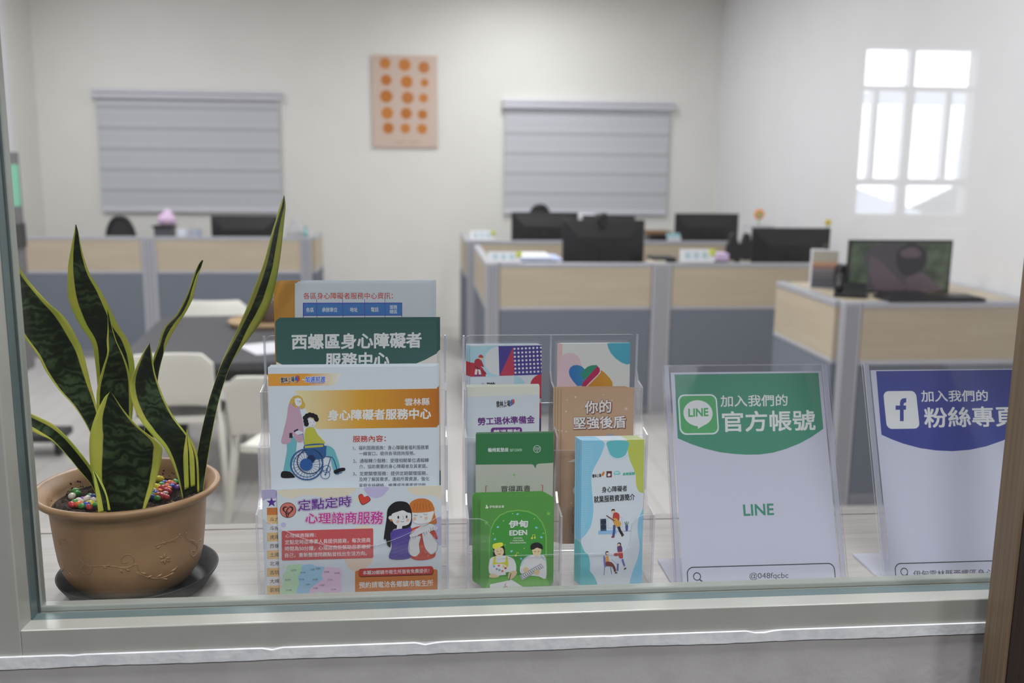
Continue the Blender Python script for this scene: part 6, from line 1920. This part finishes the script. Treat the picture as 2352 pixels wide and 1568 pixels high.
s.text('title_lettering', '買得再貴', [(-0.0181,0.1235),(0.0217,0.1234),(0.0218,0.1138),(-0.0181,0.1138)], '#3a3a38', 0.004)
s.finish()
s.stack(2, (0.0006, 0.0014, 0.0006), 'narrow leaflet stacked behind the one with green header', 'spare green header leaflets', 0.0004)

s = Sheet('eden', 'booklet', 'small green booklet with two drawn people, front of the narrow rack', 'booklet', 'small green booklets', thick=0.0011, corner=0.006, mat=ink('#4d843f'))
cp = 'colour_print'
s.poly(cp, [(-0.037,-0.0174),(-0.0372,0.0686),(-0.0354,0.0804),(-0.0305,0.0911),(-0.0235,0.0991),(-0.013,0.1039),(0.0012,0.1057),(0.0153,0.1036),(0.026,0.0975),(0.0335,0.0883),(0.0379,0.0776),(0.0396,0.0666),(0.0404,-0.02)], '#6aa048')
s.poly(cp, [(-0.036,-0.0175),(-0.0361,0.0682),(-0.034,0.0798),(-0.0295,0.0898),(-0.0228,0.0976),(-0.0126,0.1023),(0.0012,0.1041),(0.0146,0.1018),(0.025,0.0961),(0.0321,0.0876),(0.0365,0.0773),(0.038,0.0663),(0.0388,-0.0199)], '#3d8438')
s.poly(cp, [(-0.036,0.012),(-0.0108,0.0149),(0.0141,0.016),(0.0385,0.0134),(0.0388,-0.0199),(-0.036,-0.0175)], '#5c9c44', True)
for i in range(4):
    for j in range(3):
        q = [(0.007,0.0125)][0]
        s.ring(cp, (q[0] + i * 0.0075, q[1] - j * 0.006), 0.0022, 0.0004, '#6aa850', 8)
for q in [(0.0416,0.0993),(-0.0407,0.0887)]:
    s.poly(cp, [(q[0] + (0.0036 if i % 2 == 0 else 0.0015) * math.sin(i * math.pi / 5), q[1] + (0.0036 if i % 2 == 0 else 0.0015) * math.cos(i * math.pi / 5)) for i in range(10)], '#6aa850')
for i, q in enumerate([(0.0005,0.0996),(0.0256,0.0805),(-0.0256,0.0825),(0.0323,0.0672),(-0.0074,0.0492),(0.0056,0.0386),(-0.0294,0.0662)]):
    a = 0.5 * (-1) ** i
    s.stroke(cp, [(q[0] - 0.0015 * math.cos(a), q[1] - 0.0015 * math.sin(a)), (q[0] + 0.0015 * math.cos(a), q[1] + 0.0015 * math.sin(a))], 0.0022, '#78b4c4')
for q in [(-0.0182,0.091),(0.0228,0.0929),(0.0351,0.0726),(-0.0316,0.0739),(-0.016,0.0582),(0.0096,0.0524),(-0.0062,0.1005)]:
    s.disc(cp, q, 0.0007, '#b9cc84', 8)
s.text('logo', '伊甸基金會', [(-0.0369,0.1124),(-0.0172,0.1123),(-0.0172,0.1087),(-0.0369,0.1086)], '#c2d6b8', 0.02)
s.poly('logo', [(-0.0422,0.1089),(-0.0411,0.1111),(-0.0415,0.1125),(-0.0401,0.113),(-0.0394,0.1114),(-0.038,0.1095),(-0.0394,0.1081)], '#c2d6b8', True)
s.text('title_lettering', '伊甸', [(-0.0111,0.0908),(0.014,0.0913),(0.0141,0.0815),(-0.0104,0.0814)], '#d2d9cc', 0.045)
s.text('title_lettering', 'EDEN', [(-0.01,0.0774),(0.013,0.0777),(0.0131,0.0713),(-0.01,0.071)], '#d2d9cc', 0.06)
for tx, q in (('SOCIAL', [(-0.0047,0.0681),(0.0074,0.0682),(0.0074,0.066),(-0.0046,0.066)]), ('WELFARE', [(-0.0061,0.0647),(0.0088,0.0647),(0.0089,0.0627),(-0.0061,0.0627)]), ('FOUNDATION', [(-0.0092,0.0617),(0.0117,0.0615),(0.0117,0.0595),(-0.0092,0.0595)])):
    s.text('title_lettering', tx, q, '#c2d2b8', 0.03)
for q in ([(0.02,0.0668),(0.0209,0.0711),(0.0237,0.0714),(0.0237,0.0678)], [(-0.0013,0.0436),(0.0001,0.0476),(0.0026,0.046)]):
    s.stroke(I, q, 0.0008, '#c9bc48')
for q in [(0.0198,0.0664),(0.0236,0.067),(-0.0017,0.0432)]:
    s.disc(I, q, 0.0014, '#c9bc48', 10)
# painter
s.poly(I, [(-0.0318,0.0448),(-0.0312,0.0548),(-0.0269,0.0584),(-0.0207,0.0587),(-0.0166,0.0544),(-0.0159,0.0462),(-0.0136,0.0406),(-0.0162,0.0389),(-0.029,0.0402)], '#1f1d22', True)
s.poly(I, [(-0.036,0.0193),(-0.0364,0.0376),(-0.0322,0.0421),(-0.0242,0.0437),(-0.0145,0.0429),(-0.0056,0.0395),(-0.002,0.033),(-0.0009,0.0256),(-0.0028,0.0211),(-0.0144,0.0205),(-0.0161,0.0169)], '#d5d6d2', True)
s.poly(I, [(-0.0297,0.0539),(-0.0243,0.0552),(-0.0189,0.0536),(-0.0177,0.0472),(-0.0212,0.0427),(-0.026,0.0428),(-0.0294,0.0466)], '#d2b08c', True)
s.poly(I, [(-0.0326,0.0561),(-0.0315,0.0597),(-0.0252,0.0614),(-0.0195,0.0612),(-0.0188,0.0572),(-0.0243,0.0548),(-0.0301,0.0532)], '#d6c93e', True)
s.poly(I, [(-0.0304,0.042),(-0.0283,0.042),(-0.0276,0.0346),(-0.0162,0.0352),(-0.0148,0.0425),(-0.0131,0.0421),(-0.0123,0.0278),(-0.0286,0.0264),(-0.0322,0.032)], '#b9b63c', True)
s.poly(I, [(-0.036,0.0239),(-0.0322,0.0302),(-0.0242,0.0325),(-0.0162,0.0307),(-0.0133,0.026),(-0.0153,0.0196),(-0.0233,0.0162),(-0.0304,0.0173)], '#dadbd8', True)
for q, c_ in zip([(-0.0304,0.0292),(-0.0242,0.03),(-0.018,0.0289),(-0.0153,0.0264),(-0.0233,0.0241),(-0.0194,0.0225),(-0.0268,0.0255)], ('#6f9ac4', '#c4645c', '#b9b63c', '#9c3a40', '#5a9c8c', '#b96a50', '#8a74a4')):
    s.disc(I, q, 0.0016, c_, 12)
s.poly(I, [(-0.0112,0.0186),(-0.0073,0.0221),(-0.0005,0.0219),(-0.0012,0.0164),(-0.0072,0.0111),(-0.0111,0.0112)], '#d2b08c', True)
s.stroke(I, [(-0.008,0.0194),(-0.0094,0.013),(-0.0108,0.009)], 0.001, '#26242a')
s.poly(I, [(-0.0364,0.0175),(-0.0321,0.0192),(-0.0241,0.0157),(-0.0286,0.0136),(-0.036,0.0142)], '#d2b08c', True)
s.poly(I, [(-0.036,0.0046),(-0.0072,0.0102),(0.0089,-0.0004),(0.009,-0.0189),(-0.036,-0.0175)], '#d8d9d6')
s.stroke(I, [(-0.0143,0.0054),(-0.0164,0.0026),(-0.0125,0.001),(-0.0179,-0.0007)], 0.0009, '#9c4a48')
for q in ([(-0.0269,0.0498),(-0.0251,0.0501)], [(-0.0223,0.0504),(-0.0205,0.0507)], [(-0.0251,0.0464),(-0.0233,0.0457),(-0.0216,0.0467)]):
    s.stroke(I, q, 0.0005, '#4a3a30')
# keyboard player
s.poly(I, [(0.0043,0.02),(0.0055,0.0328),(0.0104,0.04),(0.0193,0.0437),(0.0318,0.0434),(0.0383,0.0383),(0.0389,0.0115),(0.0285,0.0137),(0.0141,0.016)], '#d5d6d2', True)
for d_ in (0, 10):
    q = [(0.0051,0.0291),(0.0072,0.0364),(0.0122,0.0408),(0.0193,0.0437)]
    s.stroke(I, [(p[0] + d_ * 0.00012, p[1]) for p in q], 0.0006, '#7fb0d4')
    q = [(0.0304,0.0434),(0.034,0.0384),(0.0376,0.0355)]
    s.stroke(I, [(p[0] + d_ * 0.00012, p[1]) for p in q], 0.0006, '#7fb0d4')
s.poly(I, [(0.0203,0.0534),(0.0263,0.0545),(0.0317,0.0526),(0.0321,0.0467),(0.0291,0.0416),(0.0243,0.0414),(0.0211,0.0452)], '#d2b08c', True)
s.poly(I, [(0.0185,0.0516),(0.0181,0.0566),(0.0219,0.0598),(0.0281,0.0603),(0.0335,0.0567),(0.0344,0.0512),(0.0308,0.0519),(0.0264,0.0533),(0.0219,0.051)], '#1f1d22', True)
s.poly(I, [(0.0034,0.0159),(0.0319,0.0316),(0.0362,0.026),(0.007,0.0088)], '#9a9aa2')
s.poly(I, [(0.007,0.0158),(0.0319,0.0294),(0.0341,0.0264),(0.0088,0.0121)], '#d5d6d8')
for k in range(10):
    q = [(0.0084,0.0158),(0.0305,0.028),(0.0106,0.0135),(0.0323,0.0257)]
    u = k / 9
    s.stroke(I, [(q[0][0] * (1 - u) + q[1][0] * u, q[0][1] * (1 - u) + q[1][1] * u), (q[2][0] * (1 - u) + q[3][0] * u, q[2][1] * (1 - u) + q[3][1] * u)], 0.0008, '#26242a')
for q in [(0.0119,0.0234),(0.0266,0.0197)]:
    s.disc(I, q, 0.0038, '#d2b08c', 16)
s.stroke(I, [(0.0268,0.0423),(0.0283,0.0385),(0.0327,0.0357),(0.0337,0.031)], 0.0006, '#c9cacc')
for q in ([(0.0232,0.0484),(0.025,0.048)], [(0.0278,0.0483),(0.0296,0.0482)]):
    s.stroke(I, q, 0.0006, '#3a2a20')
s.finish()
s.stack(5, (-0.0019, 0.0018, 0.0007), 'small green booklet stacked behind the front one', 'spare small green booklets', 0.0005)

s = Sheet('blue', 'booklet', 'slim pale blue booklet with guitar player drawing, front of the narrow rack', 'booklet', 'slim pale blue booklets', thick=0.0016)
s.poly(cp, [(-0.044,0.1957),(-0.0132,0.1952),(-0.0144,0.1809),(-0.0196,0.1693),(-0.0257,0.1577),(-0.0283,0.1452),(-0.0266,0.1217),(-0.0251,0.1036),(-0.0276,0.0837),(-0.0328,0.0729),(-0.0399,0.0654),(-0.0426,0.0658)], '#77acc4', True)
s.poly(cp, [(0.0186,0.1964),(0.0481,0.1959),(0.0493,0.1273),(0.0421,0.1246),(0.0357,0.1272),(0.032,0.1367),(0.0313,0.1476),(0.028,0.1585),(0.0224,0.1712),(0.0195,0.1857)], '#a5ab50', True)
s.poly(cp, [(-0.0071,0.1951),(0.0194,0.195),(0.0199,0.1839),(0.0161,0.1758),(0.0072,0.1724),(-0.0009,0.1752),(-0.0055,0.1825)], '#58a2a8', True)
s.stroke(cp, spline([(-0.0074,0.1915),(-0.0059,0.1816),(-0.0009,0.1738),(0.0072,0.1704),(0.0161,0.1728),(0.0211,0.1784)], False), 0.0004, '#77acc4')
s.poly(cp, [(-0.0453,0.0623),(-0.037,0.0474),(-0.0316,0.0418),(-0.0288,0.0307),(-0.0286,0.0197),(-0.0231,0.0122),(-0.0185,0.001),(-0.0175,-0.0082),(-0.0446,-0.0074)], '#5ba3a8', True)
s.poly(cp, [(0.0496,0.1128),(0.0398,0.0984),(0.0355,0.0857),(0.0354,0.0711),(0.0378,0.0564),(0.0372,0.0417),(0.0329,0.0271),(0.0285,0.0144),(0.027,-0.0041),(0.0535,-0.0086)], '#77acc4', True)
s.layer(); s.hold = True
for j in range(44):
    for i in range(10):
        q = [(-0.0404,0.192),(-0.039,0.0657),(-0.0217,0.1917)]
        x = q[0][0] + i * 0.00165 + (j % 2) * 0.0008
        z = q[0][1] + (q[1][1] - q[0][1]) * j / 43
        lim = q[0][0] + (0.0135 if j < 10 else 0.0085 if j < 32 else 0.0085 - (j - 32) * 0.0006)
        if x < lim:
            s.disc(cp, (x, z), 0.00032, '#c4d3dc', 6)
for j in range(9):
    for i in range(9):
        q = [(0.0258,0.1278),(-0.039,0.0657)]
        s.disc(cp, (q[0][0] + i * 0.0018 - j * 0.0004, q[0][1] - j * 0.0022), 0.00036, '#a9aebc', 6)
        s.disc(cp, (q[1][0] + i * 0.0018, q[1][1] - j * 0.0022), 0.00036, '#a9aebc', 6)
s.hold = False
for q in ([(-0.0273,0.1513),(-0.0155,0.1521),(-0.0151,0.1474),(-0.0269,0.1466)],):
    s.text('logo', '雲林上場', q, '#26242a', 0.03)
s.poly('logo', [(-0.0148,0.1503),(-0.013,0.1543),(-0.0109,0.1546),(-0.0112,0.151),(-0.0137,0.1485)], '#b8702c', True)
q = [(-0.0082,0.1552),(-0.0009,0.1468)]
s.poly('logo', [(q[0][0], q[1][1]), (q[1][0], q[1][1]), (q[1][0], q[0][1]), (q[0][0], q[0][1])], '#5a2c34')
s.poly('logo', [(-0.0058,0.152),(-0.0033,0.1519),(-0.0026,0.1497),(-0.0047,0.1483),(-0.0065,0.1491)], '#cfc4c6', True)
s.poly('logo', [(0.0017,0.1522),(0.0029,0.1547),(0.006,0.1553),(0.0092,0.1545),(0.0107,0.1516),(0.0075,0.1499),(0.005,0.1507),(0.0028,0.1496)], '#5fb0ac', True)
s.text('logo', '勞動力', [(0.0031,0.1539),(0.0092,0.1542),(0.0092,0.1517),(0.0032,0.1514)], '#d0e0de', 0.03)
s.text('logo', '身障服務', [(0.0137,0.1526),(0.0301,0.1534),(0.0301,0.1494),(0.0138,0.149)], '#4e9a84', 0.05)
for tx, q in (('身心障礙者', [(-0.0142,0.1341),(0.0196,0.1355),(0.0199,0.1276),(-0.0137,0.1261)]), ('就業服務資源簡介', [(-0.0248,0.1217),(0.0302,0.1241),(0.0307,0.1154),(-0.0243,0.1126)])):
    s.text('title_lettering', tx, q, '#232326', 0.022)
# guitar player, loudspeaker, plant
s.stroke(I, [(-0.0181,0.0721),(0.0068,0.0726)], 0.005, '#7fa4d4')
s.stroke(I, [(0.0068,0.073),(0.0258,0.0732)], 0.0005, '#6a7aa4')
s.poly(I, [(-0.0158,0.0906),(-0.0077,0.0908),(-0.0071,0.074),(-0.0152,0.0739)], '#3f506c')
for q in [(-0.0114,0.0865),(-0.0113,0.0793)]:
    s.disc(I, q, 0.0036, '#232c3c', 18)
s.stroke(I, [(-0.0057,0.0915),(0.0134,0.0925),(0.0143,0.0786),(-0.005,0.0776)], 0.0004, '#5a78a4', True)
s.stroke(I, [(0.0034,0.082),(0.0032,0.0738),(0.0022,0.0661)], 0.0034, '#3f4a80')
s.stroke(I, [(0.0085,0.0809),(0.0113,0.0736),(0.015,0.0676)], 0.0034, '#232326')
s.stroke(I, [(-0.0003,0.0655),(0.0036,0.0657)], 0.0022, '#7a3434')
s.stroke(I, [(0.0134,0.0662),(0.0162,0.0687)], 0.0022, '#4a3434')
s.poly(I, [(0.0014,0.0966),(0.0055,0.0992),(0.0097,0.0964),(0.0101,0.09),(0.0084,0.0846),(0.0021,0.0857)], '#a83c38', True)
s.disc(I, [(0.0015,0.1008)][0], 0.0027, '#cfa98c', 16)
s.poly(I, [(-0.0008,0.1008),(-0.0001,0.1034),(0.0031,0.1036),(0.0039,0.1011),(0.0017,0.1019)], '#232326', True)
s.poly(I, [(0.0018,0.0902),(0.0056,0.0912),(0.0084,0.0882),(0.012,0.0854),(0.0117,0.0809),(0.0071,0.0792),(0.003,0.0833)], '#b98a44', True)
s.stroke(I, [(-0.0076,0.0952),(0.0039,0.0873)], 0.0013, '#6a4030')
s.poly(I, [(0.018,0.0807),(0.0222,0.081),(0.0216,0.0733),(0.0191,0.073)], '#4a4a84')
for q in ([(0.0193,0.0807),(0.0174,0.0858)], [(0.02,0.081),(0.0199,0.0865)], [(0.0208,0.081),(0.0225,0.0857)]):
    s.stroke(I, q, 0.001, '#3f7a64')
# two people at a table
s.poly(I, [(-0.0007,0.0358),(0.0182,0.0371),(0.0101,0.0296),(0.0074,0.0282)], '#b3b9cc')
s.stroke(I, [(0.0089,0.0289),(0.0086,0.0186)], 0.0024, '#5a5a94')
s.poly(I, [(-0.0108,0.0385),(-0.0087,0.039),(-0.007,0.0264),(-0.0096,0.0256)], '#6a6aa4', True)
for q in ([(-0.0088,0.0256),(-0.0098,0.0133)], [(-0.0009,0.0248),(0.0007,0.0144)]):
    s.stroke(I, q, 0.0007, '#5a5a94')
s.poly(I, [(-0.0079,0.0384),(-0.0045,0.0392),(-0.0032,0.0337),(-0.0044,0.03),(-0.0075,0.0311)], '#c98a3c', True)
s.poly(I, [(-0.0075,0.0316),(-0.0008,0.0314),(0.0038,0.0271),(0.0066,0.0196),(0.0043,0.0178),(0.0011,0.0247),(-0.007,0.0261)], '#6a3430', True)
s.disc(I, [(-0.006,0.0438)][0], 0.0026, '#232326', 16)
s.disc(I, [(-0.0053,0.0431)][0], 0.0018, '#cfa98c', 14)
s.stroke(I, [(0.005,0.0165),(0.008,0.0161)], 0.0018, '#4a3434')
s.poly(I, [(0.008,0.0526),(0.0134,0.053),(0.0144,0.0451),(0.009,0.0444)], '#5a3a64', True)
s.poly(I, [(0.0036,0.0427),(0.0081,0.0435),(0.0091,0.0403),(0.0044,0.0397)], '#a83c38', True)
s.poly(I, [(0.0094,0.0447),(0.0144,0.0449),(0.0156,0.0368),(0.0109,0.0366)], '#a83c38', True)
s.disc(I, [(0.0103,0.0553)][0], 0.0026, '#232326', 16)
s.disc(I, [(0.0098,0.0546)][0], 0.0018, '#cfa98c', 14)
s.stroke(I, [(0.0149,0.035),(0.0165,0.0294),(0.018,0.0254)], 0.0024, '#5a5a94')
s.stroke(I, [(0.0173,0.0206),(0.0202,0.0227)], 0.0018, '#4a3434')
s.finish()
s.stack(5, (-0.0013, 0.0019, 0.0005), 'slim pale blue booklet stacked behind the front one', 'spare slim pale blue booklets', 0.0003)


# ------------------------------------------------------------------ standing signs
def sign_holder(key, label):
    x0, x1, yb, zb, yt, zt = PAGES[key]
    a = math.atan2(yt - yb, zt - zb)
    o = empty('sign_holder', ((x0 + x1) / 2, yb, CT), label, 'sign holder', 'slanted clear acrylic sign holders')
    w = (x1 - x0) / 2 + 0.0105
    H = math.hypot(yt - yb, zt - zb) + 0.012
    A, E_ = M['acrylic'], M['acrylic_edge']
    ca, sn = math.cos(a), math.sin(a)
    dz = max(0.0006, zb - CT - 0.0026)
    def tilt(mb):
        mb.v = [(x, y * ca + z * sn + 0.0, -y * sn + z * ca + dz) for x, y, z in mb.v]
        return mb
    b = MB(); b.prism([(-w, 0), (w, 0), (w, H), (-w, H)], 1, -0.0050, -0.0022, A, E_); tilt(b).build('front_sheet', o)
    b = MB(); b.prism([(-w, 0), (w, 0), (w, H), (-w, H)], 1, 0.0018, 0.0044, A, E_); tilt(b).build('back_sheet', o)
    for s_ in (-1, 1):
        b = MB(); b.box(s_ * (w - 0.005) - 0.003, s_ * (w - 0.005) + 0.003, -0.0022, 0.0018, 0.0, H, E_); tilt(b).build('side_strip', o)
    b = MB(); b.prism([(-0.006, 0.0008), (0.10, 0.0008), (0.10, 0.0035), (0.006, 0.0035), (-0.003, 0.006)], 0, -w, w, A, E_); b.build('foot_plate', o)
    return o


def search_box(s, q, mag):
    (x0, y1), (x1, _) = q
    r = 0.0085
    pts = [(x0, 0.0006), (x0, y1 - r)] + [(x0 + r - r * math.cos(t), y1 - r + r * math.sin(t)) for t in (k * math.pi / 16 for k in range(1, 9))]
    pts += [(x1 - r + r * math.sin(t), y1 - r + r * math.cos(t)) for t in (k * math.pi / 16 for k in range(9))] + [(x1, 0.0006)]
    s.stroke('colour_print', pts, 0.0013, '#2a2c34')
    s.ring('colour_print', mag[0], 0.0048, 0.0013, '#2a2c34')
    s.stroke('colour_print', mag[1:3], 0.0018, '#2a2c34')


sign_holder('line', 'slanted clear sign holder with the green headed sign')
s = Sheet('line', 'sign_insert', 'white paper sign with green curved header inside a slanted clear holder', 'sign', 'paper signs in slanted holders', mat=paint('#afafbd', 0.45, PRINT_K, 0, 0.4))
s.poly(cp, [(-0.1033,0.2897),(0.1042,0.29),(0.1043,0.2107),(0.0859,0.1993),(0.0684,0.1908),(0.0487,0.1837),(0.0292,0.1787),(0.0101,0.1765),(-0.0088,0.1766),(-0.0276,0.1781),(-0.0463,0.1807),(-0.0671,0.1861),(-0.0854,0.1924),(-0.1041,0.2007)], '#357a62')
s.poly('logo', rrect(*(lambda q: (q[0][0], q[1][1], q[1][0], q[0][1]))([(-0.1007,0.2615),(-0.0451,0.2053)]), 0.0095), '#bcc8cb')
s.poly('logo', rrect(*(lambda q: (q[0][0], q[1][1], q[1][0], q[0][1]))([(-0.0987,0.2594),(-0.047,0.2074)]), 0.0080), '#46925a')
q = [(-0.0733,0.2351),(-0.094,0.2354),(-0.0721,0.2532)]
s.disc('logo', q[0], abs(q[1][0] - q[0][0]), '#c4ccd2', 40, ry=abs(q[2][1] - q[0][1]))
s.poly('logo', [(-0.08,0.2192),(-0.0749,0.2168),(-0.0747,0.2134),(-0.0674,0.2174),(-0.0599,0.2235),(-0.056,0.2293),(-0.0785,0.2273)], '#c4ccd2')
s.text('logo', 'LINE', [(-0.0864,0.2411),(-0.0587,0.2419),(-0.0591,0.2312),(-0.0868,0.2304)], '#46925a', 0.05)
s.text('title_lettering', '加入我們的', [(-0.0397,0.2594),(0.0564,0.2597),(0.0553,0.2437),(-0.0405,0.2435)], '#c6ccd0', 0.018)
s.text('title_lettering', '官方帳號', [(-0.0389,0.2365),(0.0936,0.2371),(0.0925,0.209),(-0.0401,0.2087)], '#c6ccd0', 0.028)
s.text('title_lettering', 'LINE', [(-0.0184,0.1085),(0.0239,0.109),(0.0236,0.0943),(-0.0183,0.094)], '#357a62', 0.035)
search_box(s, [(-0.1019,0.0274),(0.1025,0.0271)], [(-0.0888,0.0153),(-0.0854,0.0113),(-0.0806,0.0073)])
s.text('title_lettering', '@048fqcbc', [(-0.0165,0.0181),(0.0376,0.0174),(0.037,0.0076),(-0.017,0.0083)], '#3c3e46', 0.004)
s.finish()

sign_holder('fb', 'slanted clear sign holder with the navy headed sign')
s = Sheet('fb', 'sign_insert', 'white paper sign with navy curved header inside a slanted clear holder', 'sign', 'paper signs in slanted holders', mat=paint('#afafbd', 0.45, PRINT_K, 0, 0.4))
s.poly(cp, [(-0.1007,0.2916),(0.1225,0.2918),(0.1218,0.2132),(0.1025,0.2004),(0.0762,0.1901),(0.0503,0.1823),(0.025,0.1778),(0.0002,0.1763),(-0.0243,0.1777),(-0.0483,0.1816),(-0.072,0.1883),(-0.0884,0.1947),(-0.1021,0.2012)], '#28337c')
s.poly('logo', rrect(*(lambda q: (q[0][0], q[1][1], q[1][0], q[0][1]))([(-0.0933,0.2627),(-0.0448,0.209)]), 0.0080), '#c4c6d4')
s.poly('logo', [(-0.073,0.2198),(-0.0713,0.2359),(-0.0777,0.2359),(-0.077,0.2421),(-0.0706,0.242),(-0.0702,0.2463),(-0.0688,0.2496),(-0.0661,0.2519),(-0.0601,0.2526),(-0.0608,0.2462),(-0.0638,0.2457),(-0.065,0.2438),(-0.0652,0.2419),(-0.0613,0.2419),(-0.0625,0.2357),(-0.0659,0.2358),(-0.0674,0.2197)], '#28337c')
s.text('title_lettering', '加入我們的', [(-0.0372,0.2631),(0.0625,0.2624),(0.061,0.2466),(-0.038,0.2468)], '#c8cad6', 0.018)
s.text('title_lettering', '粉絲專頁', [(-0.0356,0.2382),(0.1032,0.2388),(0.1014,0.2106),(-0.0372,0.2103)], '#c8cad6', 0.028)
search_box(s, [(-0.1017,0.0245),(0.1105,0.024)], [(-0.0891,0.0133),(-0.0861,0.0101),(-0.0832,0.0065)])
s.text('title_lettering', '伊甸雲林縣西螺區身心障礙者', [(-0.0766,0.0147),(0.0725,0.0133),(0.0717,0.0034),(-0.0772,0.005)], '#34363e', 0.006)
s.finish()

bpy.data.objects.remove(_font_obj)
bpy.context.view_layer.update()
